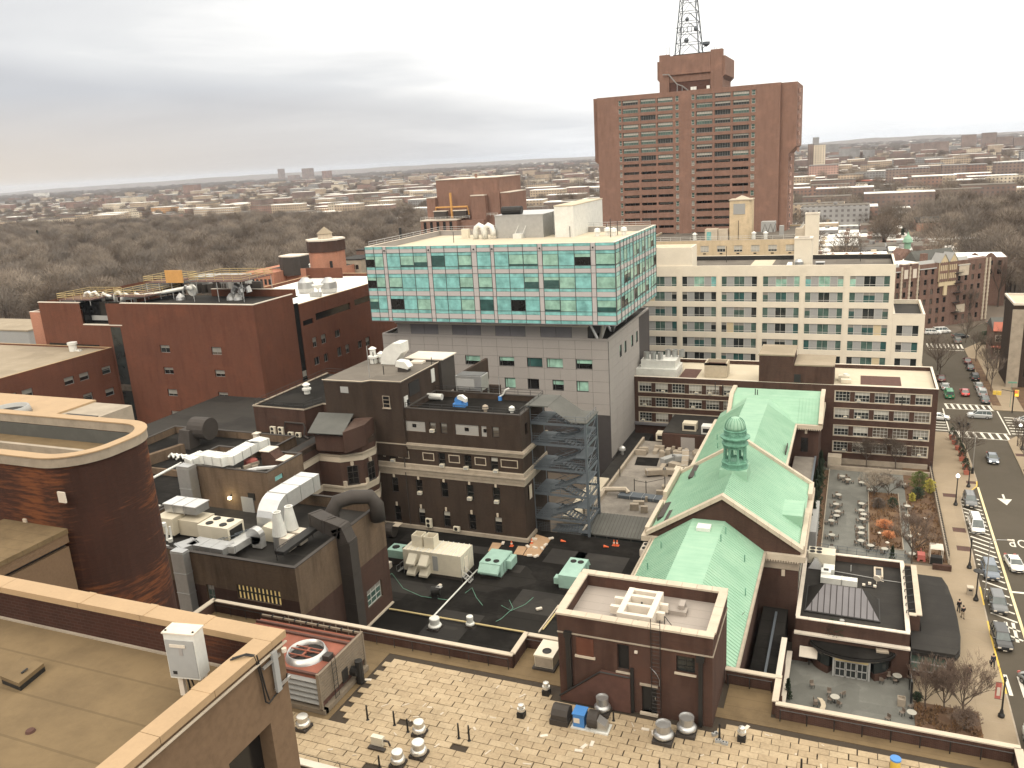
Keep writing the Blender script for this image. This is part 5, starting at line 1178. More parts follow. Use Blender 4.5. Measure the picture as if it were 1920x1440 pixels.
def mushroom(px,py,z,r,h,label,mat='alu_cap',grp=None):
    x,y=at(px,py,z);t2=T('mushroom_vent',label,'vent',(x,y,z),grp)
    t2.P('curb',M().B(x-r*.95,y-r*.95,z,x+r*.95,y+r*.95,z+.22),'dark_duct');t2.P('skirt',M().L(x,y,[(r*.7,z+.2),(r*.95,z+.28),(r*1.05,z+.4),(r*.95,z+.55),(r*.72,z+.62)],20),mat,smooth=True)
    t2.P('cap',M().L(x,y,[(r*.74,z+.62),(r*.8,z+.62+(h-.62)*.9),(r*.74,z+h),(r*.1,z+h+.02)],20),mat);return t2
mushroom(816,1178,9.0,.75,1.35,'larger white exhaust vent beside the gold pipe on the black roof','duct_white');mushroom(882,1175,9.0,.5,1.35,'smaller white exhaust vent right of the gold pipe crossing','duct_white')
m=M()
for q_ in(((700,1095),(735,1075),(756,1103),(790,1118),(840,1125)),((872,1112),(885,1102),(893,1120),(905,1135)),((940,1135),(958,1145),(985,1133),(1000,1120)),((955,1125),(962,1140),(940,1160),(930,1165))):
    m.U([(*at(*p_,9.03),9.03)for p_ in q_],.035,4)
solo('garden_hose','thin grey-green hoses trailing over the black podium roof','hose',m,'copper_dark',(*at(900,1110,9),9));m=M()
for(a_,b_,w_,d_)in((855,1160,6,3),(1010,1130,6,5),(1120,1060,7,6),(960,1065,3,2),(760,1100,8,3),(830,1185,5,3),(1060,1045,5,4),(890,1030,9,2)):
    x,y=at(a_,b_,9.0);m.F([(x-w_/2,y-d_/2,9.006),(x+w_/2,y-d_/2,9.006),(x+w_/2,y+d_/2,9.006),(x-w_/2,y+d_/2,9.006)])
t.P('roof_patch',m,'roof_dark',kind='stuff')
x,y=at(817,1120,9.0);t2=T('tar_kettle','round black roof kettle standing alone on the black roof','kettle',(x,y,9));t2.P('drum',M().U([(x-.5,y,9.8),(x+.5,y+.3,9.9)],.55,12),'black');t2.P('stand',M().B(x-.4,y-.3,9,x+.4,y+.3,9.5),'black_metal');t2.P('lid',M().B(x+.1,y,10.3,x+.8,y+.5,10.4),'infill_grey')
x,y=at(733,1003,9.2);t2=T('turbine_hood','dark round hood vent at the foot of the brown hospital by the gooseneck','vent',(x,y,9));t2.P('hood',M().U([(x-.6,y,10),(x+.7,y,10)],1.0,14),'dark_duct');t2.P('cover',M().B(x+.3,y-.4,10.8,x+1.6,y+.9,10.9),'stone')
# plywood sheets, litter, cones
def board(pts,z=9.03,label='',mat='plywood'):
    p=[at(a,b,z)for a,b in pts];solo('plywood_sheet',label,'board',M().R(p[::-1],z,z+.05),mat,(*p[0],z))
z7=lambda x,y:(700+x/3.5556,960+y/3.5556)
board([z7(765,262),(z7(795,205)),z7(862,210),z7(820,265)],9.03,'separate small plywood sheet left of the plywood path');board([z7(935,280),z7(965,228),z7(1030,232),z7(995,288)],9.03,'left plywood sheet of the plywood path');board([z7(1000,290),z7(1085,150),z7(1185,180),z7(1100,300)],9.09,'long plywood sheet laid from the hospital corner')
for k,(a,b)in enumerate(((1075,182),(1185,178),(1148,222),(1125,245),(1078,240),(1042,292),(1085,297),(865,210),(1030,232),(1308,348),(1105,648),(440,495))):
    x,y=at(*z7(a,b),9.16);solo('sandbag','small white weight or bag lying on the black roof','bag',M().O(x,y,9.15,.7,.35,.18,k*.7),'coping_white',(x,y,9.1),'white bags on the black roof')
def cone(x,y,z,label):
    t2=T('traffic_cone',label,'traffic cone',(x,y,z),'orange traffic cones');t2.P('body',M().L(x,y,[(.2,z+.03),(.05,z+.8)],8),'orange_cone');t2.P('base',M().B(x-.25,y-.25,z,x+.25,y+.25,z+.04),'orange_cone');t2.P('band',M().L(x,y,[(.155,z+.35),(.118,z+.5)],8,caps=False),'coping_white')
for a,b,lb in((922,225,'traffic cone left of the plywood sheets'),(1057,210,'traffic cone on the plywood sheets'),(1605,220,'left of the twin traffic cones near the chapel eave'),(1626,222,'right of the twin traffic cones near the chapel eave')):
    x,y=at(*z7(a,b),9.1);cone(x,y,9.05,lb)
for a,b in((1250,195),(1535,232)):
    x,y=at(*z7(a,b),9.1);solo('fallen_cone','orange traffic cone lying on its side on the black roof','traffic cone',M().U([(x,y,9.2),(x+.7,y+.1,9.1)],.2,8,.06),'orange_cone',(x,y,9.05),'fallen cones')
x,y=at(*z7(1815,270),9.0);t2=T('fan_box','small white two-fan unit at the chapel eave','fan unit',(x,y,9));t2.P('casing',M().B(x-.5,y-1.2,9,x+.5,y+1.2,9.9),'coping_white');t2.P('fan',M().L(x,y-.55,[(.35,9.9),(.35,9.96)],12).L(x,y+.6,[(.35,9.9),(.35,9.96)],12),'black')

# ---- open steel fire stair
t=T('fire_stair','tall open grey steel fire stair tower with mesh panels beside the brown hospital','stair tower',(-37,103,9))
sx0,sx1,sy0,sy1=-41.3+.75,-32.6,100.4,105.4
for x in(sx0,sx1):
    for y in(sy0,sy1):t.P('column',M().B(x-.16,y-.16,9,x+.16,y+.16,27.6 if x==sx0 else 25.6),'stair_steel')
lv=[11.2,14.9,18.6,22.2,25.2]
for i,z in enumerate(lv):
    t.P('beam',M().B(sx0,sy0-.1,z-.3,sx1,sy0+.1,z).B(sx0,sy1-.1,z-.3,sx1,sy1+.1,z).B(sx1-.1,sy0,z-.3,sx1+.1,sy1,z).B(sx0-.1,sy0,z-.3,sx0+.1,sy1,z),'stair_steel')
    t.P('landing',M().B(sx0,sy0+.1,z,sx0+2.4,sy1-.1,z+.08),'stair_steel');t.P('landing',M().B(sx1-1.6,sy0+.1,z-1.85,sx1,sy1-.1,z-1.77),'stair_steel')
    lo=lv[i-1]if i else 9.0;mid=z-1.81
    for(xa,za,xb,zb_,y0,y1)in((sx0+2.4,lo+.05,sx1-1.6,mid,sy0+.2,sy0+2.3),(sx1-1.6,mid,sx0+2.4,z,sy0+2.7,sy1-.2)):
        m=M();n=9
        m.F([(xa,y0,za),(xb,y0,zb_),(xb,y0,zb_+.3),(xa,y0,za+.3)]);m.F([(xa,y1,za),(xb,y1,zb_),(xb,y1,zb_+.3),(xa,y1,za+.3)])
        for k in range(n):f=(k+.5)/n;x=xa+(xb-xa)*f;zz_=za+(zb_-za)*f;m.B(x-.16,y0,zz_,x+.16,y1,zz_+.05)
        for q in(y0,y1):m.U([(xa,q,za+1.1),(xb,q,zb_+1.1)],.04,4)
        t.P('flight',m,'stair_steel')
    m=M();rail(m,[(sx0,sy0,z+.02),(sx1,sy0,z+.02),(sx1,sy1,z+.02)],1.05,3,1.4,.03)
    t.P('guard_rail',m,'stair_steel')
# expanded-metal screens: real bars
m=M()
for i,z in enumerate(lv):
    lo=lv[i-1]if i else 9.0
    for k in range(0,30):x=sx0+(sx1-sx0)*k/30;m.B(x-.012,sy0+.12,lo+.02,x+.012,sy0+.14,lo+1.5)
    for k in range(6):m.B(sx0,sy0+.12,lo+.1+k*.24,sx1,sy0+.14,lo+.125+k*.24)
    for k in range(14):y=sy0+(sy1-sy0)*k/14;m.B(sx1-.14,y-.012,lo,sx1-.12,y+.012,z)
t.P('mesh_screen',m,'stair_steel',kind='stuff')
t.P('canopy',M().R([(sx0-.5,sy0-.3),(-37.7,sy0-.3),(-37.7,sy1+.2),(sx0-.5,sy1+.2)],27.5,27.65).F([(-37.7,sy0-.3,27.6),(-34.6,sy0-.3,25.6),(-34.6,sy1+.2,25.6),(-37.7,sy1+.2,27.6)]).B(-34.6,sy0-.3,25.5,sx1+.3,sy1+.2,25.62),'roof_shed')
t.P('bracing',M().U([(sx1,sy0,14.9),(sx1,sy1,18.3)],.06,4).U([(sx1,sy0,11.2),(sx1,sy1,14.6)],.06,4).U([(sx1,sy0,18.6),(sx1,sy1,21.9)],.06,4).U([(sx1,sy0,22.2),(sx1,sy1,24.9)],.06,4),'stair_steel')
# ---- mechanical roof between the glass building and the chapel
t=T('mechanical_roof','low stained pale roof crowded with ducts between the grey panelled wall and the green roofs','roof',(-32,130,0))
w_=lambda x,y:(1100+x/4.8,760+y/4.8)
t.P('deck',M().B(-37.2,112.5,0,-24,152,5),'roof_mech');t.P('dark_patch',M().R([(-35.9,138.6),(-31.9,138.9),(-32.3,143),(-36.4,142.7)],5.02,5.06),'roof_black')
t.P('parapet',M().B(-37.6,118,4,-37.2,152,5.8).B(-38.3,115,4,-37.9,123,6.2),'stone_dirty');t.P('side_lane',M().B(-41.5,106.2,0,-37.6,161,3.4),'roof_dark')
t.P('beige_strip',M().B(-41.3,114,3.4,-38.5,131,5.2),'roof_beige');t.P('rear_wall',M().B(-33,148.5,5,-24,149,8),'brick_umber');t.P('rear_roof',M().B(-33,149,5,-24,160.5,8.1),'roof_dark')
t.P('double_door',M().B(-29.4,148.42,5,-26.8,148.5,7.5),'grey_panel');t.P('lower_band',M().B(-41.5,Y+101.2-.5 if False else 161.0,5.2,-22,161.55,5.7),'grey_panel_dark')
def W(lx,ly,z):return(*at(*w_(lx,ly),z),z)
rduct('grey sectional duct winding over the pale mechanical roof',[W(540,600,5.8),W(700,590,5.8),W(860,600,5.8),W(980,600,5.8)],1.3,.9,'stone_dirty',1.7,'roof_duct')
rduct('second sectional duct crossing behind the winding one',[W(690,500,6.0),W(780,470,6.0),W(880,470,6.0)],1.3,.9,'infill_grey',1.7,'roof_duct')
rduct('rusty sectional duct climbing by the metal door',[W(760,530,6.2),W(880,560,6.2),W(890,470,6.8),W(890,420,7.4)],1.2,.9,'stone_dirty',1.7,'roof_duct')
rduct('blue-grey flat duct along the front of the mechanical roof',[W(300,800,5.3),W(720,850,5.3)],2.0,.5,'stair_steel',1.6,'roof_duct')
rduct('pale duct below the blue-grey flat duct',[W(90,835,4.7),W(560,880,4.7)],.6,.5,'stone',1.6,'roof_duct')
rduct('stepped tan duct pieces on the dark lower roof',[W(90,905,4.2),W(200,930,4.2),W(290,880,4.2)],1.5,.5,'stone',1.2,'roof_duct')
t2=T('loop_duct','pale looping duct at the corner of the mechanical roof','duct',W(150,780,5));t2.P('casing',M().U([W(110,800,5.6),W(160,755,6.0),W(350,755,6.0),W(375,790,5.6)],.42,6),'stone')
for i in range(46):
    pass
m=M()
for i in range(60):
    x,y=R.uniform(-36.5,-25),R.uniform(143.5,148)if i<26 else R.uniform(118,147)
    if-36.6<x<-31.7 and 138.3<y<143.2:continue
    if i>=26 and x<-31.5:continue
    m.O(x,y,5.0,R.uniform(.3,2.2),R.uniform(.3,1.0),R.uniform(.2,1.3),R.choice([0,0,.2,1.57]))
solo('mechanical_clutter','dense clutter of small ducts, boxes and pipes on the stained mechanical roof','clutter',m,'stone_dirty',(-30,140,5),kind='stuff')
for k,(a,b)in enumerate(((860,640),(690,310),(930,220),(1100,250))):
    x,y,z=W(a,b,[5,5,8.1,8.1][k]);lb=['beige cased fan unit with a round hole beside the chapel eave','pale box unit near the back left of the mechanical roof','tan air unit with dark grilles on the rear dark roof','pale square unit beside the tan air unit on the rear roof'][k]
    t2=T('air_unit',lb,'air unit',(x,y,z));t2.P('casing',M().B(x-1.3,y-.8,z,x+1.3,y+1.2,z+1.5),['cream_metal','cream_metal','beige_unit','duct_white'][k]);t2.P('grille',M().B(x-1.0,y-.84,z+.3,x+1.0,y-.8,z+1.1)if k else M().L(x+.5,y,[(.4,z+1.5),(.4,z+1.56)],12),'black')
m=M()
for(a,b,h)in((430,770,2.2),(535,790,2.2),(705,770,2.6),(300,640,2.0)):
    x,y,z=W(a,b,5);m.U([(x,y,5),(x,y,5+h)],.07,4)
m.U([(*W(430,770,5)[:2],6.9),(*W(535,790,5)[:2],6.9),(*W(705,770,5)[:2],7.2)],.05,4);solo('pipe_trestle','dark pipe frames standing on the stained mechanical roof','frame',m,'black_metal',W(430,770,5))
x,y,z=W(322,440,3.4);solo('turbine_vent','silver dome vent on the dark lane beside the grey wall','vent',M().L(x,y,[(.3,3.4),(.35,4.2),(.7,4.3),(.6,4.8),(.2,5.1)],12),'galv_bright',(x,y,3.4))
# covered walkway between stair and chapel
t=T('covered_walkway','low dark walkway roof of ribbed metal between the steel stair and the chapel','walkway',(-29,106,5))
t.P('roof',M().F([(-34.0,101.0,9.3),(-23.6,101.0,9.3),(-23.6,105.6,10.4),(-34.0,105.6,10.4)]).B(-34,100.9,9.1,-23.6,101.0,9.3),'roof_shed');rm=M()
for i in range(22):x=-33.9+i*.49;rm.F([(x,101.0,9.33),(x+.07,101.0,9.33),(x+.07,105.6,10.43),(x,105.6,10.43)])
t.P('roof_rib',rm,'dark_duct',kind='stuff');t.P('window_wall',M().B(-33.8,101.2,5,-23.6,101.3,9.0),'glass_dark');fm=M()
for i in range(7):fm.B(-33.8+i*1.7,101.1,5,-33.7+i*1.7,101.2,9.1)
t.P('mullion',fm,'dark_duct');t.P('gutter',M().U([(-33.9,100.8,9.2),(-33.2,105.6,10.5)],.14,5),'coping_white');t.P('low_roof',M().B(-37,105.7,0,-24,112.4,4),'roof_black')

# ---- green copper roofed building
t=T('green_roof_chapel','long brick building with pale green copper roofs, cross gable and white stone cornices','building',(-14,105,0))
EZ=12.0
def gutterbox(x0,y0,x1,y1,z):return M().B(x0,y0,z,x1,y1,z+.28)
prof=[(-22.2,EZ),(-17.6,15.35),(-13.7,15.4),(-9.1,EZ)]
def seams(pts,n,axis='Y',ya=0,yb=1,w=.035,h=.05):
    pass
# front wing
t.P("wall",M().B(-21.8,52.8,0,-9.6,96.4,EZ).B(-23.2,96.4,0,-5.0,117.6,EZ-.5).B(-21.8,117.6,0,-9.4,147.5,EZ).B(-20.2,147.5,0,-5.0,161.4,EZ),'brick_umber')
t.P('roof',M().E([(-22.5,EZ+.02),(-17.6,15.35),(-13.7,15.4),(-9.0,EZ+.02)],"Y",52.8,96.3),"copper")
t.P('rear_roof',M().E([(-22.4,EZ+.02),(-17.6,15.35),(-13.7,15.4),(-8.9,EZ+.02)],'Y',118.1,150.5),'copper')
t.P('transept_roof',M().E([(147.2,EZ+.02),(151.8,15.45),(156.6,15.45),(161.3,EZ+.02)],'X',-20.2,-4.9),'copper')
t.P('cross_roof',M().E([(-23.3,12.6),(-14.05,18.45),(-4.9,12.6)],'Y',96.9,117.6),'copper')
def seam_set(name,a0,a1,lo,hi,n,lab=None,w=.05,h=.06):
    """standing seams between a slope's lower edge a0..a1 and its upper edge"""
    m=M()
    for i in range(n):
        f=(i+.5)/n;p=Vector(a0).lerp(Vector(a1),f);q=Vector(lo).lerp(Vector(hi),f)
        d=(Vector(a1)-Vector(a0)).normalized()*w/2;u=Vector((0,0,h))
        A,B,C_,D=p-d,p+d,q+d,q-d
        m.F([A+u,B+u,C_+u,D+u]);m.F([A,A+u,D+u,D]);m.F([B,C_,C_+u,B+u]);m.F([A,B,B+u,A+u])
    t.P('standing_seam',m,'copper_dark' if False else 'copper',kind='stuff')
seam_set('s',(-9.0,50,EZ+.03),(-9.0,96.2,EZ+.03),(-13.7,50,15.41),(-13.7,96.2,15.41),84)
seam_set('s',(-22.5,50,EZ+.03),(-22.5,96.2,EZ+.03),(-17.6,50,15.36),(-17.6,96.2,15.36),84)
seam_set('s',(-8.9,118.2,EZ+.03),(-8.9,147,EZ+.03),(-13.7,118.2,15.41),(-13.7,147,15.41),52)
seam_set('s',(-22.4,118.2,EZ+.03),(-22.4,147,EZ+.03),(-17.6,118.2,15.36),(-17.6,147,15.36),52)
seam_set('s',(-4.95,97,12.6),(-4.95,117.5,12.6),(-14.0,97,18.46),(-14.0,117.5,18.46),38);seam_set('s',(-23.25,97,12.6),(-23.25,117.5,12.6),(-14.1,97,18.46),(-14.1,117.5,18.46),38)
seam_set('s',(-8.8,147.2,EZ+.03),(-5.0,147.2,EZ+.03),(-8.8,151.8,15.46),(-5.0,151.8,15.46),7)
# gables with stone coping
gm_=M().E([(-23.4,11.5),(-4.8,11.5),(-4.8,12.5),(-14.05,18.35),(-23.4,12.5)],'Y',96.4,96.9);t.P('gable',gm_,'brick_umber');gm_=M().E([(-23.4,11.5),(-4.8,11.5),(-4.8,12.5),(-14.05,18.35),(-23.4,12.5)],'Y',117.6,118.1);t.P('gable',gm_,'brick_umber')
def rake(y0,y1,nm='gable_coping'):
    for s_ in(-1,1):
        a=Vector((-14.05,0,18.35));b=Vector((-14.05+9.6*s_,0,18.35-9.6*.632));n=7
        for i in range(n):
            p,q=a.lerp(b,i/n),a.lerp(b,(i+.985)/n);t.P(nm,M().F([(p.x,y0,p.z+.55),(q.x,y0,q.z+.55),(q.x,y1,q.z+.55),(p.x,y1,p.z+.55)]).F([(p.x,y0,p.z),(q.x,y0,q.z),(q.x,y0,q.z+.55),(p.x,y0,p.z+.55)]).F([(p.x,y1,p.z+.55),(q.x,y1,q.z+.55),(q.x,y1,q.z),(p.x,y1,p.z)]),'stone')
rake(96.05,96.95);rake(117.5,118.2)
# cornices and gutters
t.P('cornice',M().B(-9.35,49.3,11.35,-8.75,96.05,11.98).B(-22.9,49.3,11.5,-22.3,96.2,11.98),'stone');t.P('gutter',M().B(-8.98,49.3,11.98,-8.7,96.05,12.12).B(-23.0,49.3,11.98,-22.75,96.2,12.12),'stone_dirty')
t.P('cross_cornice',M().B(-5.2,95.9,11.2,-4.2,118.3,11.95).B(-9.0,95.9,11.2,-5.2,97,11.95).B(-24.2,96.0,11.6,-23.3,118.3,12.3).B(-23.3,95.95,11.6,-21.5,96.4,12.3),'stone');t.P('cross_frieze',M().B(-5.05,96.2,9.9,-4.9,117.6,11.2).B(-9.0,96.25,9.9,-5.0,96.4,11.2),'stone_dirty')
t.P('parapet_wall',M().B(-4.95,97,11.95,-4.35,108.5,12.9).B(-4.95,113.5,11.95,-4.35,118,12.9).B(-23.95,97,12.3,-23.4,106,13.1).B(-23.95,108,12.3,-23.4,118,13.5),'stone')
t.P('lead_flat',M().B(-8.9,96.9,12.0,-5,97.6,12.5),'copper_dark')
dm=M()
for i in range(14):dm.B(-9.0+i*.3,95.8,11.0,-8.86+i*.3,95.95,11.2)
for i in range(60):dm.B(-4.9,96.3+i*.36,11.0,-4.4,96.46+i*.36,11.2)
t.P('dentils',dm,'stone',kind='stuff');t.P('side_dormer',M().E([(102.5,12.6),(107.5,12.6),(107.5,14.3),(102.5,14.3)],'X',-8.0,-5.0),'copper')
t.P('transept_cornice',M().B(-9.2,146.7,11.3,-4.5,147.3,11.98).B(-5.0,147.3,11.3,-4.4,161.4,11.98).B(-20.8,146.9,11.3,-20.2,161.4,12.0),'stone');t.P('rear_gutter',M().B(-9.1,118.3,11.4,-8.6,146.8,11.98).B(-22.9,118.3,11.4,-22.4,147,11.98),'stone')
t.P('transept_coping',M().E([(146.9,12.0),(151.7,15.4),(156.7,15.4),(156.7,15.9),(151.6,15.9),(146.6,12.4)],'X',-5.1,-4.4).E([(146.9,12.0),(151.7,15.4),(156.7,15.4),(156.7,15.9),(151.6,15.9),(146.6,12.4)],'X',-20.9,-20.2),'stone')
dm=M()
for i in range(15):dm.B(-9.0+i*.3,146.55,11.1,-8.85+i*.3,146.7,11.3)
t.P('rear_dentils',dm,'stone',kind='stuff');t.P('end_window',M().B(-7.9,147.42,6.8,-6.7,147.5,9.4),'glass_black');t.P('plaque',M().B(-7.3,147.35,10.2,-6.9,147.5,10.8).B(-6.9,96.2,9.0,-6.5,96.4,9.8),'stone')
vm=M()
for i in range(12):
    y=52+i*3.6;vm.B(-9.6,y,7.6,-9.55,y+1.3,10.2);vm.B(-5.0,98+i*1.6,6.5,-4.95,98.9+i*1.6,8.8)
t.P('side_window',vm,'glass_greenish')
for(a,b,c,d,e,f)in((-22.9,99.5,12.9,-22.2,104.5,13.4),(-21.6,97.8,13.5,-20.9,101.0,13.95),(-9.5,79.5,12.75,-9.3,79.6,12.8)):
    t.P('roof_walkway',M().R([(a,b),(d,b+.6),(d,e+.6),(a,e)],c,f),'dark_duct')
# snow guards / ladder dark fittings
t.P('snow_guard',M().R([(-9.9,63.0),(-9.3,63.0),(-9.3,70.0),(-9.9,70.0)],12.35,12.85),'dark_duct')
t.P('ridge_hatch',M().B(-16.6,92.8,15.3,-15.0,94.2,15.8),'duct_white');t.P('snow_rail',M().B(-21.2,112.2,14.0,-20.2,117.0,14.4).B(-9.3,130,12.3,-9.15,134,12.9),'dark_duct')
km=M()
for(a,b)in((-10.6,90.5),(-9.7,84),(-20.5,91),(-21,86),(-20.2,112),(-13.2,93.5),(-13.4,91),(-19,125),(-20,131)):
    zz_=12.02+max(0,(3.38*(1-abs(a+15.65-(1.95 if a>-15.65 else-1.95))/4.75)))if not 96<b<118 else 12.6+(9.2-abs(a+14.05))*.636
    km.U([(a,b,zz_),(a,b,zz_+.9)],.07,5)
t.P('vent_stub',km,'copper_dark')
# cupola
t=T('cupola','octagonal green copper cupola with open arches and a dome on the roof ridge','cupola',(-14,107,16.5));cx,cy=-14.0,107.0
t.P('base',M().R([(cx-2.0,cy-2.0),(cx+2.0,cy-2.0),(cx+2.0,cy+2.0),(cx-2.0,cy+2.0)],15.9,18.6,[(cx-1.75,cy-1.75),(cx+1.75,cy-1.75),(cx+1.75,cy+1.75),(cx-1.75,cy+1.75)]),'copper')
t.P('drum',M().L(cx,cy,[(1.85,18.5),(1.85,18.7),(1.7,18.75),(1.7,19.2),(1.8,19.25),(1.8,19.4),(1.5,19.45)],8,pi/8),'copper_dark')
for i in range(8):
    a=pi/8+i*pi/4;t.P('column',M().L(cx+1.38*cos(a),cy+1.38*sin(a),[(.24,19.4),(.24,19.6),(.17,19.65),(.15,21.5),(.24,21.6),(.24,21.75)],10),'copper_dark')
    b=i*pi/4
    am=M();px_,py_=cx+1.3*cos(b),cy+1.3*sin(b);am.O(px_,py_,21.35,.12,.9,.4,b);am.O(px_,py_,19.4,.12,.9,.35,b);am.O(cx+1.3*cos(b+.16*1),cy+1.3*sin(b+.16),20.9,.1,.08,.5,b);t.P('arch',am,'copper_dark')
t.P('entablature',M().L(cx,cy,[(1.5,21.7),(1.75,21.85),(1.75,22.0),(1.5,22.1),(1.45,22.5),(1.9,22.7),(1.95,22.9),(1.5,23.0)],16),'copper_dark')
t.P('neck',M().L(cx,cy,[(1.4,23.0),(1.38,23.7),(1.5,23.75),(1.5,23.85),(1.3,23.9)],20),'copper_dark',smooth=False)
t.P('dome',M().L(cx,cy,[(1.33,23.9),(1.3,24.3),(1.17,24.75),(.92,25.15),(.55,25.42),(.15,25.53),(.0,25.55)],24),'copper',smooth=True)
m=M()
for i in range(16):a=i*pi/8;m.U([(cx+r_*cos(a),cy+r_*sin(a),z0)for r_,z0 in((1.36,23.95),(1.33,24.3),(1.2,24.76),(.95,25.17),(.57,25.44))],.03,4)
t.P('dome_rib',m,'copper_dark');m=M()
for i in range(8):
    a=i*pi/4;m.U([(cx+1.42*cos(a+q),cy+1.42*sin(a+q),23.5-.22*sin(k*pi/4))for k,q in enumerate((-.33,-.17,0,.17,.33))],.06,4)
t.P('swag',m,'copper_dark')
# yards by the chapel
t=T('side_annex','narrow flat grey-roofed annex between the green rear wing and the courtyard','building',(-7,132,0));t.P('wall',M().B(-8.9,119,0,-5.4,146.4,6.2),'brick_umber');t.P('roof',M().B(-8.8,119.2,6.2,-5.5,146.3,6.25),'roof_mech');t.P('edge',M().B(-5.5,119,6.2,-5.2,146.4,6.5),'stair_steel');t.P('lower_roof',M().B(-5.1,120,0,-3.9,132,4.2),'infill_grey')
t=T('slot_roof','long dark sunken roof strip between the green chapel and the cafe terrace','roof',(-7,75,0));t.P('deck',M().B(-8.9,52.2,0,-6.0,96.3,4.5),'roof_black');t.P('gutter_pipe',M().B(-7.4,55,4.5,-7.15,95,4.75),'stair_steel');t.P('divider',M().B(-6.0,52.2,0,-5.6,88.5,5.2),'brick_umber');t.P('divider_cap',M().B(-6.1,52.2,5.2,-5.5,88.5,5.35),'coping_white')

# ---- cafe pavilion
t=T('cafe_pavilion','single-storey brick cafe pavilion with black roof, hipped skylight and curved corner canopy','building',(2,100,0))
t.P('wall',M().ring(-4.9,92.9,7.4,111.1,0,5.45,.35),'brick_umber');t.P('roof',M().B(-4.55,93.25,4.3,7.05,110.75,4.6),'roof_dark')
coping(t,ringrects(-4.9,92.9,7.4,111.1,.4),5.45,'coping_white',.12,1.4);t.P('tall_strip',M().B(7.45,96.5,0,8.6,109.2,5.9),'brick_umber')
t.P('strip_roof',M().B(7.4,97,5.2,8.2,108.8,5.95),'roof_black');coping(t,[(8.2,96.5,8.75,109.2),(7.4,96.3,8.2,96.8)],5.95,'stone',.12,1.3)
bm_=M()
for i in range(7):y=97.5+i*1.7;bm_.U([(7.2,y,5.0),(7.2,y,5.9),(8.1,y+.4,6.0)],.06,4)
t.P('bracket',bm_,'black_metal')
t.P('lower_coping',M().B(-5.0,92.3,3.7,7.5,92.9,3.9),'coping_white');t.P('front_wall',M().B(-5.0,92.5,0,-3.4,92.9,3.7).B(5.6,92.5,0,7.45,92.9,3.7).B(-3.4,92.6,2.7,5.6,92.9,3.7),'brick_umber')
sk=T('skylight','hipped grey standing-seam skylight roof on the cafe pavilion','skylight',(0,99,4.6))
a,b,c,d=(-4.0,96.3,4.75),(4.3,96.1,4.75),(4.3,101.3,4.75),(-4.0,102.5,4.75);e,f=(-2.0,99.6,6.9),(2.3,99.5,6.9)
mm=M();mm.cur=0;mm.F([a,b,f,e]);mm.cur=1;mm.F([b,c,f]);mm.F([c,d,e,f]);mm.F([d,a,e]);sk.P('roof',mm,['grey_panel_dark','roof_dark']);rm=M()
for i in range(1,12):
    q=i/12;p=Vector(a).lerp(Vector(b),q);xx_=p.x;fr=1.0 if-2<xx_<2.3 else((xx_+4)/2.0 if xx_<=-2 else(4.3-xx_)/2.0);top=Vector((xx_,96.2+3.35*fr,4.78+2.15*fr));rm.U([p+Vector((0,0,.04)),top],.05,4)
sk.P('seam',rm,'panel_joint');sk.P('curb',M().R([(-4.1,96.1),(4.4,95.9),(4.4,101.5),(-4.1,102.7)],4.6,4.78),'black')
# canopy roof facing the street
can=[(7.6,92.4),(12.0,92.4),(12.5,93.6),(12.85,97),(12.9,101),(12.8,105),(12.5,108.5),(12.0,110.7),(9.0,110.8),(8.8,109.3),(8.8,96.4),(7.6,96.2)]
t.P('canopy_roof',M().R(can,3.75,4.05),'roof_dark');t.P('canopy_fascia',M().R([(7.7,92.3),(12.1,92.3),(12.6,93.5),(12.95,97),(13.0,101),(12.9,105),(12.6,108.6),(12.1,110.85),(7.7,110.9)],3.3,3.75),'black')
t.P('canopy_wall',M().B(7.5,93.2,0,12.2,110,1.0),'brick_umber');t.P('canopy_glass',M().B(7.6,93.1,1.0,11.3,93.2,3.3).B(12.1,94,1,12.2,109,3.3),'glass_greenish');fm=M()
for i in range(4):fm.B(7.6+i*1.2,92.98,.9,7.7+i*1.2,93.1,3.3)
for zz_ in(.9,1.9,3.15):fm.B(7.6,92.96,zz_,11.3,93.1,zz_+.12)
t.P('canopy_frame',fm,'infill_grey')
# bowed entrance
cx,cy=1.4,93.0;arc=lambda r_,a0,a1,n:[(cx+r_*cos(pi+(a0+(a1-a0)*i/n)*pi),cy+r_*.62*sin(pi+(a0+(a1-a0)*i/n)*pi))for i in range(n+1)]
t.P('bow_roof',M().R(arc(4.6,0,1,18),2.95,3.1),'roof_black');t.P('bow_fascia',M().R(arc(4.7,0,1,18),2.65,2.95),'black');t.P('bow_band',M().R(arc(4.45,0,1,18),2.5,2.65),'stone')
t.P('bow_glass',M().R(arc(4.1,0,.30,6)+[(cx-1.2,cy)],.9,2.5).R(arc(4.1,.70,1,6)+[(cx+1.2,cy)],.9,2.5),'glass_dark');t.P('bow_wall',M().R(arc(4.3,0,.30,6)+[(cx-1.2,cy)],0,.9).R(arc(4.3,.70,1,6)+[(cx+1.2,cy)],0,.9),'brick_umber')
yd=cy-2.35
for k in range(3):
    u=-.3+k*1.18-.05;dd=t.P('door',M().ring(u,yd,u+1.12,yd+.08,0,2.45,.0)if False else M().B(u,yd,0,u+.1,yd+.1,2.1).B(u+1.04,yd,0,u+1.14,yd+.1,2.1).B(u,yd,2.0,u+1.14,yd+.1,2.1).B(u,yd,1.0,u+1.14,yd+.09,1.1).B(u+.52,yd,0,u+.6,yd+.08,2.0).B(u,yd,0,u+1.14,yd+.1,.15),'infill_grey')
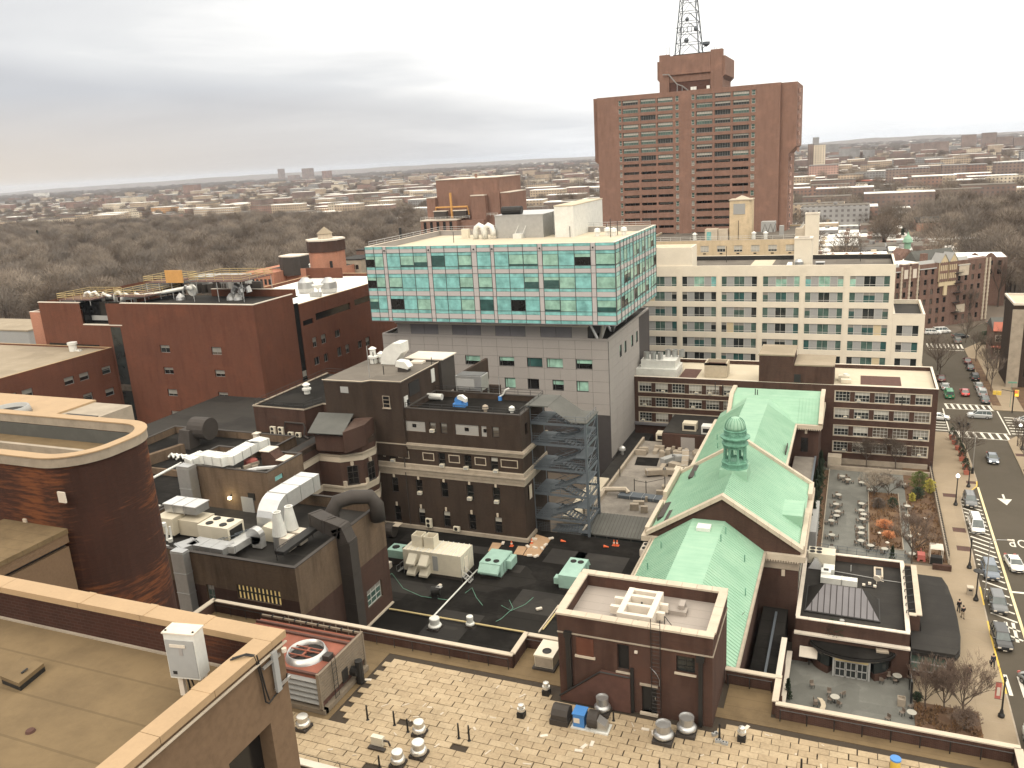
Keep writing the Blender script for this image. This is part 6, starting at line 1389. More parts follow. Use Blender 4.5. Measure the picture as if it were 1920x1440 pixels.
t.P('door_glass',M().B(-.35,yd+.1,0,3.2,yd+.14,2.1),'glass_dark');t.P('transom_panel',M().B(-.4,yd-.02,2.12,3.25,yd+.12,2.5),'gold_pipe');t.P('jamb',M().B(-.6,yd-.05,0,-.38,yd+.2,2.6).B(3.2,yd-.05,0,3.42,yd+.2,2.6),'infill_grey')
t.P('roof_planter',M().R([(4.0,91.9),(5.3,92.0),(5.2,92.9),(3.9,92.9)],3.1,3.3),'stone_dirty')
# roof kit of the pavilion
cz=4.6;t2=T('condenser_bank','cream condenser with four black fans at the back corner of the cafe roof','condenser',(-3,109,cz));t2.P('casing',M().B(-4.4,108.6,4.9,-1.0,110.7,6.4),'cream_metal')
for i in range(2):
    for j in range(2):t2.P('fan',M().L(-3.9+i*.85,109.15+j*.95,[(.36,6.4),(.36,6.46)],14),'black')
t2.P('discharge_cone',M().R([(-4.3,107.4),(-2.4,107.4),(-2.4,108.6),(-4.3,108.6)],4.7,5.9,[(-3.6,107.9),(-3.2,107.9),(-3.2,108.6),(-3.6,108.6)]),'galv')
t2=T('kitchen_duct','long white kitchen exhaust duct in front of the four-fan condenser','duct',(0,104,cz));t2.P('casing',M().B(-2.6,103.6,4.8,1.8,104.6,5.6).B(-2.6,104.6,4.8,-1.4,105.8,5.9).B(-2.4,106.2,4.8,-1.0,107.8,5.5),'duct_white');t2.P('joint',M().B(-.1,103.55,4.8,0,104.65,5.65),'galv');t2.P('opening',M().B(-2.3,105.0,5.9,-1.7,105.6,5.92),'black')
t2=T('dish_on_roof','small white satellite dish standing on the cafe roof','dish',(4.1,105.6,cz));t2.P('dish',M().U([(4.1,105.5,5.4),(4.15,105.65,5.45)],.45,14),'coping_white');t2.P('arm',M().U([(4.1,105.6,4.6),(4.1,105.6,5.3),(4.9,105.3,5.2)],.05,5),'coping_white')
t2=T('ballast_stand','small stand with three pale ballast blocks on the cafe roof','stand',(3.0,104.6,cz));t2.P('frame',M().B(2.4,104.3,4.6,3.9,104.5,4.75),'black_metal')
for x in(2.4,3.1,3.7):t2.P('block',M().B(x,104.3+(.6 if x==3.1 else 0),4.7,x+.35,104.65+(.6 if x==3.1 else 0),4.95),'coping_white')
t2=T('roof_hatch','pale-framed roof hatch near the back wall of the cafe roof','hatch',(4.3,108,cz));t2.P('frame',M().ring(3.8,107,4.9,109.6,4.6,5.0,.2),'stone');t2.P('lid',M().B(4.0,107.2,4.6,4.7,109.4,4.85),'glass_black')
m=M();m.U([(-1,107.4,4.75),(2.2,107.0,4.75),(5,106.6,4.75),(7,106.5,4.75)],.05,4);m.U([(1.0,108.2,4.6),(1.0,108.2,5.5)],.08,5);m.L(.2,95.3,[(.28,4.6),(.28,4.68)],12);solo('roof_piping','thin pipes and fittings crossing the cafe roof','pipes',m,'infill_grey',(2,107,4.6))
# terrace boundary walls, sign board, gate screens
t=T('terrace_wall','low brick terrace wall with white coping round the patio','wall',(-5.5,85,0));t.P('wall',M().B(-5.6,78,0,-5.2,92.3,1.2).B(-5.2,92.6,0,-5.0,92.9,3.7),'brick_umber');t.P('coping',M().B(-5.7,78,1.2,-5.1,92.3,1.32),'coping_white')
x,y=-3.2,92.0;t=T('patio_shade','pale square shade board leaning at the back corner of the terrace','board',(x,y,0));t.P('board',M().F([(x-1.1,y-.9,1.6),(x+.9,y-.9,1.6),(x+.9,y+.4,2.2),(x-1.1,y+.4,2.2)]).B(x-1.1,y-.9,1.5,x+.9,y-.85,1.6),'coping_white');t.P('post',M().U([(x,y,0),(x,y,1.6)],.06,5),'black_metal')
t=T('courtyard_fence','low metal fence with posts between the courtyard and the cafe roof','fence',(2,122,0));t.P('rails',rail(M(),[(-3.5,122,0),(8.4,121.4,0)],1.5,3,1.3,.03),'stair_steel')
t=T('street_wall','low brick and iron boundary wall along the pavement','wall',(14,140,0));t.P('wall',M().B(13.95,123.2,0,14.25,161.3,.7),'stone_dirty');t.P('iron_fence',rail(M(),[(14.1,123.3,.7),(14.1,161,.7)],1.0,3,.9,.025),'black_metal');t.P('end_wall',M().B(11.8,120.5,0,14.2,121.0,.9),'brick_umber')
t=T('courtyard_back_wall','low stone-capped planter wall at the back of the courtyard','wall',(0,158,0));t.P('wall',M().B(-3.2,157.4,0,13.8,157.9,.8),'stone_dirty');t.P('cabinet',M().B(-3.6,158.2,0,-1.2,160.5,2.2),'stone')
t=T('garden_shelter','small garden kiosk with white canopy beside the pavement','kiosk',(12.4,122.6,0));t.P('canopy',M().R([(11.5,122.6),(13.3,122.6),(13.3,124.6),(11.5,124.6)],2.3,2.45,[(11.6,122.8),(13.2,122.8),(13.2,124.4),(11.6,124.4)]),'coping_white');t.P('counter',M().B(11.6,122.4,0,13.2,123.4,1.1),'black');t.P('post',M().B(11.55,124.4,0,11.65,124.5,2.3).B(13.15,124.4,0,13.25,124.5,2.3).B(11.55,122.6,0,11.65,122.7,2.3).B(13.15,122.6,0,13.25,122.7,2.3),'coping_white')
solo('red_cart','red cart beside the white-canopied garden kiosk','cart',M().B(10.0,122.9,.3,11.0,124.2,1.0).U([(10.1,123,.3),(10.1,123,0)],.2,8).U([(10.9,123,.3),(10.9,123,0)],.2,8).U([(10.5,124.2,1),(10.5,124.6,1.3)],.05,4),'blanket_red',(10.5,123.5,0))
t=T('glass_screen','dark glazed screen post at the terrace corner beside the cafe canopy','screen',(7.7,90,0));t.P('screen',M().B(7.5,87.9,0,7.62,93,2.4),'glass_dark');t.P('post',M().B(7.45,87.8,0,7.65,88.0,2.7).B(7.45,90.3,0,7.65,90.5,2.6),'black_metal')
# ---- near roof with concrete pavers
RZ=24.0
t=T('paver_roof_building','near building whose flat roof is laid with worn tan concrete pavers inside a capped parapet','building',(-14,42,0))
PLAN=[(-60,34.8),(10.2,34.8-3),(10.2,48.9),(-3.6,48.9),(-3.6,51.7),(-22.1,51.7),(-22.1,48.9),(-49.6,48.9),(-60,48.9)]
t.P('wall',M().R([(-49.9,20),(10.2,20),(10.2,48.6),(-3.4,48.6),(-3.4,51.5),(-22.0,51.5),(-22.0,48.7),(-49.9,48.7)],0,23.7),'brick_box')
t.P('roof',M().B(-49.8,20.1,23.7,10.1,48.5,23.93).B(-22,48.5,23.7,-3.5,51.4,23.93),'joint_dark');t.P('edge_strip',M().B(-49.8,47.62,23.9,9.9,48.6,23.97).B(-22,48.6,23.9,-18,51.4,23.97).B(-6.9,48.6,23.9,-3.9,51.4,23.97).B(-49.8,39.0,23.9,-31.9,47.62,23.965),'roof_taupe')
pp=[(-49.9,48.68,-22.1,49.0),(-22.35,49.0,-22.0,51.9),(-22.0,51.55,-17.7,51.9),(-7.2,51.55,-3.5,51.9),(-3.85,49.0,-3.5,51.55),(-3.6,48.68,10.1,49.0),(9.8,20,10.2,48.68)]
m=M()
for a in pp:m.B(a[0],a[1],23.7,a[2],a[3],24.9)
m.B(-50.1,20,23.7,-49.8,49.0,24.9);t.P('parapet',m,'brick_box')
cm=M()
for a in pp+[(-50.15,20,-49.75,49.0)]:
    cm.B(a[0]-.03,a[1]-.03,24.9,a[2]+.03,a[3]+.03,24.99)
t.P('coping',cm,'stone')
rm=M();rail(rm,[(-49.4,48.35,24.0),(-22.3,48.35,24.0)],.85,1,1.55,.035);rail(rm,[(-3.3,48.35,24),(9.7,48.35,24)],.85,1,1.55,.035);rail(rm,[(-7,51.2,24),(-4.1,51.2,24)],.85,1,1.55,.035);rail(rm,[(-22.0,51.2,24),(-17.8,51.2,24)],.85,1,1.55,.035)
t.P('guard_rail',rm,'black_metal')
# second parapet at the very bottom left of the roof
t.P('inner_parapet',M().B(-31.2,34.4,23.9,-20,34.8,24.7),'brick_box');t.P('inner_coping',M().B(-31.25,34.35,24.7,-20,34.85,24.79),'coping_white');t.P('inner_rail',rail(M(),[(-31.1,35.0,24),(-20,35.0,24)],.95,2,1.5,.03),'black_metal')
# pavers: 0.92 x 0.46 m in staggered rows
pw,ph_,gp=1.12,.55,.03
cells=[]
def blocked(x,y):
    if-17.9<x<-7.0 and y>46.2:return True
    if x<-32.0 and y>39.3:return True
    if x<-49.3 or x>9.6 or y>48.1 and not(-21.9<x<-4.2):return True
    if y>47.3 or(-3.2>x>-22 and y>50.9):return True
    if-3.6<x and y>47.9:return True
    return False
rr=random.Random(11);row=0;y=47.6
while y>30.0:
    x=-49+(row%2)*pw/2+rr.uniform(-.05,.05)
    while x<9.4:
        cxp,cyp=x+pw/2,y+ph_/2
        d=Vector((cxp,cyp,RZ-CAMH));k=d.dot(_fw);u=CX+FPX*d.dot(_ex)/k;v=CY-FPX*d.dot(_ey)/k
        gap=noise_gap=(math.sin(cxp*.7+1.3)*math.sin(cyp*.9+.4)>.988)or rr.random()<.007
        if-60<u<1980 and 1080<v<1500 and not blocked(cxp,cyp)and not blocked(x+.05,cyp)and not blocked(x+pw-.05,cyp)and not gap:cells.append((k,x,y,rr.random()))
        x+=pw
    y-=ph_;row+=1
cells.sort()
# also the strip right of the penthouse
pmesh=[[M().B(0,0,0,pw-gp-s,ph_-gp-.005,.07).mesh('paver','paver_%d'%i)for s in(0,.02,.05)]for i in range(4)]
near,rest=cells[:300],cells[300:]
for k,x,y,q in near:
    o=t.put('paver',pmesh[int(q*4)%4][int(q*37)%3],(x,y,23.93+rr.uniform(0,.03)),rr.uniform(-.012,.012))
    o.rotation_euler.x=rr.uniform(-.02,.02);o.rotation_euler.y=rr.uniform(-.012,.012)
for tone in range(4):
    m=M()
    for k,x,y,q in rest:
        if int(q*4)%4==tone:
            z0=23.93+rr.uniform(0,.03);m.B(x,y,z0,x+pw-gp-rr.choice([0,.02,.05]),y+ph_-gp,z0+.07+rr.uniform(-.008,.008))
    t.P('paver_field',m,'paver_%d'%tone,kind='stuff')
m=M()
for i in range(90):
    x=rr.uniform(-30,9);y=rr.uniform(34,48)
    if not blocked(x,y):m.O(x,y,24.02,rr.uniform(.1,.55),rr.uniform(.05,.16),.02,rr.uniform(0,3))
t.P('broken_mortar',m,'stone',kind='stuff')
m=M()
for(a,b)in((1095,1400),(1085,1408),(1110,1395),(1020,1380),(1400,1365),(1390,1380),(690,1275),(1210,1368),(1225,1375)):
    x,y=at(a,b,24);m.O(x,y,24.0,.5,.22,.05,rr.uniform(0,3))
t.P('pale_patch',m,'coping_white',kind='stuff')

# ---- brick penthouse with white roof frame
t=T('brick_penthouse','red brick lift penthouse with a white-floored roof, sloping stair wall and concrete frame on top','penthouse',(-12.5,49,24))
x0,x1,y0,y1=-17.6,-7.3,46.5,52.6
ops=[(-13.5,-12.7,26.9,28.9),(-9.6,-8.4,27.6,28.8),(-11.9,-10.9,24.15,26.1)]
m=M();m.D('Y',y0,x0,x1,23.7,29.55,ops,.35);m.D('X',x1,y0,y1,23.7,29.55,[],.2);m.F([(x1,y1,20),(x0,y1,20),(x0,y1,29.55),(x1,y1,29.55)]);m.F([(x0,y1,20),(x0,y0,20),(x0,y0,29.55),(x0,y1,29.55)])
t.P('wall',m,'brick_box');t.P('parapet',M().ring(x0-.02,y0-.02,x1+.02,y1,29.55,30.45,.4),'brick_box');t.P('roof',M().B(x0+.4,y0+.4,29.3,x1-.4,y1-.4,29.58),'roof_pink')
coping(t,ringrects(x0-.08,y0-.08,x1+.08,y1+.05,.5),30.45,'stone',.14,1.05)
t.P('string_course',M().B(x0-.02,y0-.08,29.08,x1+.06,y0,29.16).B(x1,y0,29.08,x1+.06,y1,29.16),'stone_dirty')
t.P('blocked_window',M().B(-16.3,y0-.05,27.6,-15.1,y0,28.9),'brick_red');t.P('window_sill',M().B(-16.4,y0-.14,27.45,-15.0,y0,27.6).B(-9.7,y0-.12,27.48,-8.3,y0,27.6).B(-13.6,y0-.1,26.78,-12.6,y0,26.9),'stone')
t.P('dark_opening',M().B(-13.5,y0+.35,26.9,-12.7,y0+.4,28.9),'black');window(t,'Y',y0,-9.6,27.6,1.2,1.2,2,3,.05,'black_metal','glass_dark',None,0,.15)
d=t.P('door',M().B(-11.9,y0+.2,24.15,-10.9,y0+.26,26.1),'black');link('handle',M().B(-11.05-t.loc[0],y0+.14-t.loc[1],25.1-t.loc[2],-11.0-t.loc[0],y0+.2-t.loc[1],25.25-t.loc[2]).mesh('handle','galv'),d)
t.P('door_sill',M().B(-12,y0-.2,24.0,-10.8,y0+.2,24.15),'stone');t.P('door_head',M().B(-12.0,y0-.1,26.15,-10.8,y0,26.3),'stone_dirty')
t.P('downspout',M().B(-17.0,y0-.28,24,-16.65,y0-.02,29.0).B(-17.1,y0-.3,28.9,-16.6,y0,29.3).B(-8.15,y0-.25,24,-7.9,y0-.02,28.8).B(-8.3,y0-.28,28.7,-7.8,y0,29.05),'black_metal')
# recessed sloping stair soffit: dark wedge projecting from the wall
t.P('stair_wedge',M().E([(-17.5,24.3),(-14.6,26.75),(-12.6,26.7),(-12.6,24.0),(-17.5,24.0)],'Y',y0-.32,y0-.01),'rust_dark');t.P('wedge_flashing',M().U([(-17.55,y0-.36,24.35),(-14.6,y0-.36,26.8),(-12.6,y0-.36,26.75)],.07,4),'black');t.P('wedge_painted_shadow',M().B(-12.6,y0-.2,24.0,-12.4,y0,27.3),'black')  # last part: solid black strip standing in for the shadow beside the wedge
t.P('wall_light',M().B(-12.3,y0-.15,28.5,-12.1,y0,28.65),'coping_white');t.P('cable',M().U([(-11.3,y0-.03,27.6),(-10.9,y0-.03,27.2),(-10.7,y0-.03,26.8),(-10.7,y0-.03,26.3)],.02,4),'galv')
f=T('roof_frame','white concrete lattice frame with two cross beams on the penthouse roof','frame',(-12.5,50,29.6))
f.P('beam',M().B(-13.75,47.5,29.58,-13.35,51.0,30.6),'coping_white');f.P('beam',M().B(-11.75,47.5,29.58,-11.35,51.0,30.6),'coping_white')
for y in(47.5,48.75,49.9,50.7):f.P('cross_beam',M().B(-13.35,y,30.0,-11.75,y+.3,30.58),'coping_white')
for y in(49.7,48.6):f.P('stub_beam',M().B(-14.5,y,29.8,-13.75,y+.3,30.35).B(-11.35,y,29.8,-10.8,y+.3,30.35),'coping_white')
f.P('pier',M().B(-10.8,49.9,29.58,-9.6,50.6,29.9).B(-10.2,50.2,29.58,-9.8,51,30.2),'roof_pink');f.P('post',M().U([(-12.5,49.4,29.6),(-12.5,49.4,30.5)],.07,6).U([(-12.3,47.6,29.6),(-12.3,47.4,30.3)],.08,6),'black')
a=T('roof_ladder','thin dark ladder and guy wires at the front edge of the penthouse roof','ladder',(-10.8,46.4,27));m=M()
for x in(-11.2,-10.6):m.U([(x,y0-.12,24.2),(x,y0-.12,31.2)],.025,4)
for i in range(24):m.U([(-11.2,y0-.12,24.4+i*.28),(-10.6,y0-.12,24.4+i*.28)],.014,4)
m.U([(-10.5,47.3,31.0),(-9.3,47.0,29.7)],.03,4);m.U([(-10.5,47.3,29.6),(-10.5,47.3,31.0)],.03,4);a.P('rail',m,'black_metal')

# ---- things on the paver roof
mushroom(569.5,1366,RZ,.48,1.0,'white-capped vent beside the tan corner wall, leftmost on the paver roof');mushroom(787,1377,RZ,.45,1.0,'rear one of the pair of white-capped vents on the paver roof');mushroom(786,1417,RZ,.52,1.05,'front, wider one of the pair of white-capped vents on the paver roof');mushroom(747,1434,RZ,.46,1.0,'white-capped vent cut by the bottom edge of the picture')
def spun(px,py,r,label,h=1.25):
    x,y=at(px,py,RZ);t2=T('upblast_fan',label,'roof fan',(x,y,RZ),'spun metal upblast fans')
    t2.P('curb',M().B(x-r,y-r,RZ,x+r,y+r,RZ+.25),'dark_duct');t2.P('bowl',M().L(x,y,[(r*.7,RZ+.25),(r*1.02,RZ+.4),(r*1.05,RZ+.55),(r*.75,RZ+.72)],22),'galv',smooth=True)
    t2.P('cylinder',M().L(x,y,[(r*.74,RZ+.72),(r*.8,RZ+h),(r*.74,RZ+h),(r*.68,RZ+h-.08),(.05,RZ+h-.06)],22),'galv')
spun(1244,1388,.62,'front left of the two shiny upblast fans by the penthouse door');spun(1287.5,1375,.6,'rear right of the two shiny upblast fans by the penthouse door');spun(1130,1337,.52,'shiny upblast fan against the penthouse wall behind the blower')
def smallv(px,py,label):
    x,y=at(px,py,RZ);t2=T('gas_vent',label,'vent',(x,y,RZ),'small capped gas vents');t2.P('base',M().B(x-.25,y-.25,RZ,x+.25,y+.25,RZ+.4),'black');t2.P('cowl',M().L(x,y,[(.16,RZ+.4),(.16,RZ+.5),(.27,RZ+.52),(.27,RZ+.68),(.14,RZ+.7),(.14,RZ+.8),(.22,RZ+.82),(.2,RZ+.95),(.05,RZ+1.0)],12),'alu_cap')
smallv(1024.7,1302,'small capped vent left of the penthouse stair wedge');smallv(978,1344,'small capped vent with side arms on the open pavers');smallv(1390.6,1388,'small capped vent right of the penthouse')
for px,py,h in((689.6,1350,1.15),(740,1360,1.1),(765,1372.5,1.0),(860.6,1385,1.15),(880,1389,1.15),(1349,1385,1.1),(1150.6,1352,.7),(1237,1452,1.0),(1502,1450,1.0),(712,1440,.9)):
    x,y=at(px,py,RZ);solo('vent_pipe','thin black vent pipe rising from the paver roof','pipe',M().L(x,y,[(.13,RZ+.02),(.07,RZ+.07),(.055,RZ+h),(.045,RZ+h)],8),'black',(x,y,RZ),'black vent pipes on the paver roof')
x,y=at(712,1399,RZ);t2=T('split_condenser','small cream condenser lying on a dark sleeper near the bottom vents','air conditioner',(x,y,RZ));t2.P('casing',M().B(x-.5,y-.2,RZ+.15,x+.35,y+.15,RZ+.75),'cream_metal');t2.P('sleeper',M().B(x-.6,y-.5,RZ+.03,x+.6,y-.2,RZ+.15).B(x-.4,y-.2,RZ+.03,x+.2,y+.5,RZ+.15),'dark_duct');t2.P('pipe',M().U([(x+.35,y,RZ+.5),(x+.7,y,RZ+.5),(x+.8,y,RZ+.2)],.07,6),'dark_duct')
x,y=at(1002,1252,RZ);t2=T('fan_condenser','cream boxed condenser with one round fan opening left of the penthouse','condenser',(x,y,RZ))
t2.P('casing',M().B(x+.05,y,RZ+.15,x+1.45,y+2.0,RZ+1.05),'beige_unit');t2.P('coil',M().B(x+.1,y-.02,RZ+.2,x+1.4,y,RZ+.95),'stone_dirty');t2.P('top',M().B(x,y-.05,RZ+1.05,x+1.5,y+2.05,RZ+1.13),'cream_metal');t2.P('fan_opening',M().L(x+.8,y+.65,[(.34,RZ+1.13),(.34,RZ+1.18),(.3,RZ+1.18),(.3,RZ+1.14)],16),'black');t2.P('pallet',M().B(x-.1,y-.2,RZ,x+1.6,y+2,RZ+.15),'dark_duct')
bx_,by_=at(1047,1352,RZ);t2=T('supply_blower','blower set with blue motor box and dark inlet hood before the penthouse','blower',(bx_,by_,RZ))
t2.P('inlet_hood',M().U([(bx_-.35,by_+.15,RZ+.55),(bx_+.75,by_+.15,RZ+.55)],.62,10).B(bx_-.45,by_-.5,RZ,bx_+.8,by_+.7,RZ+.4),'dark_duct');t2.P('motor_box',M().B(bx_+1.15,by_-.35,RZ+.15,bx_+1.9,by_+.5,RZ+1.05),'blue_paint');t2.P('motor_lid',M().B(bx_+1.1,by_-.4,RZ+1.05,bx_+1.95,by_+.55,RZ+1.12),'blue_paint');t2.P('notice',M().B(bx_+1.2,by_-.38,RZ+.45,bx_+1.6,by_-.355,RZ+.8),'coping_white')
t2.P('scroll',M().U([(bx_+2.1,by_+.1,RZ+.65),(bx_+2.75,by_+.1,RZ+.65)],.58,18),'dark_duct');t2.P('outlet',M().E([(bx_+2.3,RZ+.1),(bx_+3.4,RZ+.1),(bx_+3.3,RZ+.55),(bx_+2.7,RZ+.9)],'Y',by_-.3,by_+.4),'galv');t2.P('base',M().B(bx_+1.0,by_-.45,RZ,bx_+3.5,by_+.6,RZ+.12),'duct_white')
x,y=at(1081,1312,RZ);solo('hose_ring','small pale rope ring on the roof behind the blue motor box','ring',M().U([(x+.22*cos(i*pi/8),y+.1,RZ+.3+.22*sin(i*pi/8))for i in range(17)],.03,5),'gold_pipe',(x,y,RZ))
x,y=at(1347,1390,RZ);t2=T('cinder_blocks','grey hollow concrete blocks round the base of a black vent pipe','blocks',(x,y,RZ))
for dx,dy,rz in((0,-.1,.1),(.42,-.18,-.1),(-.3,.5,.8)):t2.P('block',M().O(x+dx,y+dy,RZ+.02,.39,.19,.19,rz),'infill_grey');t2.P('core_hole',M().O(x+dx-.09,y+dy,RZ+.2,.1,.1,.02,rz).O(x+dx+.09,y+dy,RZ+.2,.1,.1,.02,rz),'black')
x,y=at(1678,1443,RZ);t2=T('drum','blue-topped drum at the bottom edge of the paver roof','drum',(x,y,RZ));t2.P('body',M().L(x,y,[(.28,RZ),(.28,RZ+.7)],16),'yellow_paint');t2.P('lid',M().L(x,y,[(.31,RZ+.7),(.31,RZ+.8),(.02,RZ+.82)],16),'blue_paint')
# cooling tower
t=T('cooling_tower','rusty red cooling tower with a big round fan opening and weathered slatted side','cooling tower',(-37,42.5,24))
x0,x1,y0,y1,zt=-41.6,-32.6,39.8,45.3,27.0
t.P('deck',M().B(x0,y0+.2,26.3,x1-.15,y1-.2,26.75),'rust');t.P('trim',M().B(x0,y0+.15,26.75,x1,y0+.35,26.9).B(x0,y1-1.4,26.75,x1-.2,y1-1.2,26.9).B(x0,y1-.8,26.75,x1-.2,y1-.65,26.95),'rust_dark')
m=M()
for i in range(9):z0=24.9+i*.235;m.B(x1-.05-.0,y0,z0,x1+.08,y1,z0+.2)
t.P('side_slat',m,'weathered_slat');t.P('side_core',M().B(x1-.2,y0+.05,24.4,x1-.05,y1-.05,27.0),'rust_dark')
for i in range(5):z0=24.7+i*.42;t.P('louvre',M().F([(x0,y0-.05,z0),(x1-.1,y0-.05,z0),(x1-.1,y0+.4,z0+.25),(x0,y0+.4,z0+.25)]).B(x0,y0-.06,z0-.03,x1-.1,y0,z0+.02),'infill_grey')
t.P('frame_corner',M().B(x1-.12,y0-.1,24.3,x1+.12,y0+.05,27.1).B(x1-.1,y1-.1,24.3,x1+.12,y1+.05,27.1).B(x0,y1-.1,26.9,x1+.1,y1+.02,27.05).B(x1-.05,y0,27.0,x1+.12,y1,27.08),'weathered_slat')
t.P('interior',M().B(x0,y0+.4,24.3,x1-.3,y1-.3,26.3),'black');m=M()
for i in range(8):u=x0+1+i*1.05;m.B(u,y1-.18,26.95,u+.06,y1+.1,27.12)
t.P('rail_clip',m,'black');fx,fy=-35.1,42.0
t.P('fan_ring',M().L(fx,fy,[(1.52,26.75),(1.32,27.2),(1.28,27.2),(1.28,26.5)],32,caps=False),'galv',smooth=True);t.P('fan_well',M().L(fx,fy,[(1.29,26.76),(1.29,26.78)],32),'black')
m=M();m.B(fx-1.28,fy-.05,27.05,fx+1.28,fy+.05,27.12);m.B(fx-1.2,fy-.55,26.95,fx+1.2,fy-.47,27.02);m.B(fx-1.2,fy+.45,26.95,fx+1.2,fy+.53,27.02);m.B(fx-.08,fy-.5,26.96,fx+.08,fy+.5,27.05);t.P('fan_guard',m,'rust')
m=M()
for i in range(4):a_=i*pi/2+.5;m.R([(fx,fy),(fx+1.15*cos(a_),fy+1.15*sin(a_)),(fx+1.15*cos(a_+.35),fy+1.15*sin(a_+.35))],26.82,26.86)
t.P('fan_blade',m,'rust_dark');t.P('motor',M().B(fx+1.55,fy-.3,26.75,fx+2.1,fy+.3,27.15),'dark_duct')
m=M()
for y in(y0+1.3,y0+1.75):m.U([(x1+.25,y,24.1),(x1+.25,y,27.6)],.03,4)
for i in range(10):m.U([(x1+.25,y0+1.3,24.4+i*.32),(x1+.25,y0+1.75,24.4+i*.32)],.02,4)
t.P('ladder',m,'black_metal');t.P('side_door',M().B(x1+.08,y0+2.5,24.7,x1+.12,y0+3.2,25.7),'black');t.P('base_beam',M().B(x0,y0-.1,24.0,x1+.3,y0+.3,24.35).B(x1-.1,y0,24,x1+.3,y1,24.35),'weathered_slat')
t.P('downcomer',M().U([(x1+.6,y0+3.9,24),(x1+.6,y0+3.9,25.8)],.3,10).U([(x1+.05,y0+3.7,25.0),(x1+.6,y0+3.7,25.0)],.35,10),'black')
t.P('side_tray',M().B(x0-4,y0+3.2,24.3,x0-.1,y1+.8,24.6),'stone_dirty')
rail(mm:=M(),[(x0+2.2,y1+.35,26.4),(x1-.3,y1+.35,26.4)],.7,1,1.1,.05);t.P('pipe_rack',mm,'weathered_slat')

# ---- tan corner building in the foreground
t=T('foreground_parapet','near tan stucco roof corner with broad yellowish metal coping','building',(-12,9,45))
XO,YO,ZC=-9.92,11.3,51.5;XI,YI=-10.28,10.93
om=[(9.45,10.62,40,49.9)]
m=M();m.D('X',XO-.04,-8,YO-.04,20,51.36,om,.35);m.F([(XO-.04,YO-.04,20),(-60,YO-.04,20),(-60,YO-.04,51.36),(XO-.04,YO-.04,51.36)]);t.P('wall',m,'stucco');t.P('window',M().B(XO-.42,9.3,40,XO-.36,10.8,50),'glass_black')
t.P('inner_wall',M().B(-60,YI,50.6,XI,YI+.06,51.36),'brick_rust');t.P('inner_side',M().B(XI,-8,50.6,XI+.05,YI,51.36),'brick_rust')
t.P('roof',M().F([(-60,-8,50.68),(XI,-8,50.68),(XI,YI,50.68),(-60,YI,50.68)]),'roof_taupe');t.P('roof_flashing',M().B(-60,YI-.05,50.66,XI,YI,50.72),'stone_dirty')
xs=[-24,-20.6,-17.3,-14.95,-13.2,-11.7,XI]
for a,b in zip(xs,xs[1:]):t.P('coping_sheet',M().B(a+.006,YI-.03,51.36,b-.006,YO+.02,ZC).B(a+.006,YO,51.2,b-.006,YO+.03,51.36),'coping_tan')
t.P('coping_corner',M().B(XI,YI-.03,51.36,XO+.03,YO+.02,ZC+.004),'coping_tan')
ys=[YI-.03,9.35,8.1,6.6,5.0,3,0,-8]
for a,b in zip(ys,ys[1:]):t.P('coping_sheet',M().B(XI-.03,b+.006,51.36,XO+.03,a-.006,ZC),'coping_tan')
t.P('coping_drip',M().B(XO,-8,51.26,XO+.045,YO,51.29),'stone')
t.P('seam_plate',M().B(-15.05,YI-.04,ZC,-14.85,YO+.03,ZC+.008).B(-13.3,YI-.04,ZC,-13.1,YO+.03,ZC+.008).B(-11.8,YI-.04,ZC,-11.6,YO+.03,ZC+.008).B(XI-.04,9.25,ZC,XO+.04,9.45,ZC+.008),'coping_tan')
t=T('roof_hatch','low flat tan hatch cover on the near roof','hatch',(-15,9.8,50.7));pq=[at(*p,50.85)for p in((0,1268),(35,1282),(82,1244),(42,1232))];t.P('cover',M().R(pq,50.78,50.86),'roof_taupe');t.P('curb',M().R([(x*.985-.22,y*.99+.1)for x,y in pq],50.68,50.78),'black');t.P('latch',M().U([(*at(40,1262,50.88),50.88),(*at(52,1255,50.88),50.9)],.02,5),'black_metal')
x,y=at(57,1371,50.69);solo('roof_drain','small dark drain in a stained patch of the near roof','drain',M().L(x,y,[(.09,50.68),(.07,50.72),(.02,50.73)],10),'rust_dark',(x,y,50.68))
# equipment cabinet on two legs
bx_,by_=at(337,1316,50.7);t=T('equipment_cabinet','white metal telecom cabinet on two posts on the near roof','cabinet',(bx_,by_,50.68));zt=50.68
W_,D_,H_=.62,.30,.92;z0=51.15;a0=.16
def loc(u,v):return(bx_+.12+u*cos(a0)-v*sin(a0),by_+.25+u*sin(a0)+v*cos(a0))
def cb(u0,v0,u1,v1,z0,z1,mat,nm):t.P(nm,M().R([loc(u0,v0),loc(u1,v0),loc(u1,v1),loc(u0,v1)],z0,z1),mat)
cb(-.31,-.15,.31,.15,z0,z0+H_,'duct_white','box');cb(-.33,-.17,.33,.17,z0+H_,z0+H_+.03,'coping_white','lid');cb(-.29,-.165,.29,-.15,z0+.04,z0+.8,'infill_grey','door')
cb(-.2,-.18,.12,-.165,z0+.66,z0+.72,'coping_white','handle_plate');cb(-.02,-.175,.05,-.165,z0+.5,z0+.66,'grey_panel','lock_plate');cb(-.22,-.175,-.14,-.165,z0+.1,z0+.16,'black','port')
cb(-.28,-.02,-.18,.06,50.68,z0,'coping_white','leg');cb(.24,-.02,.31,.06,50.68,z0,'coping_white','leg')
t.P('cable',M().U([(*loc(-.05,-.05),z0),(*loc(-.03,-.05),z0-.2),(*loc(-.06,0),50.7)],.018,5).U([(*loc(.02,-.05),z0),(*loc(.03,0),z0-.25),(*loc(.1,.1),50.7)],.015,5).U([(*loc(.2,-.1),z0+.02),(*loc(.34,.1),z0-.07),(*loc(.6,.25),z0+.02)],.016,5),'black')
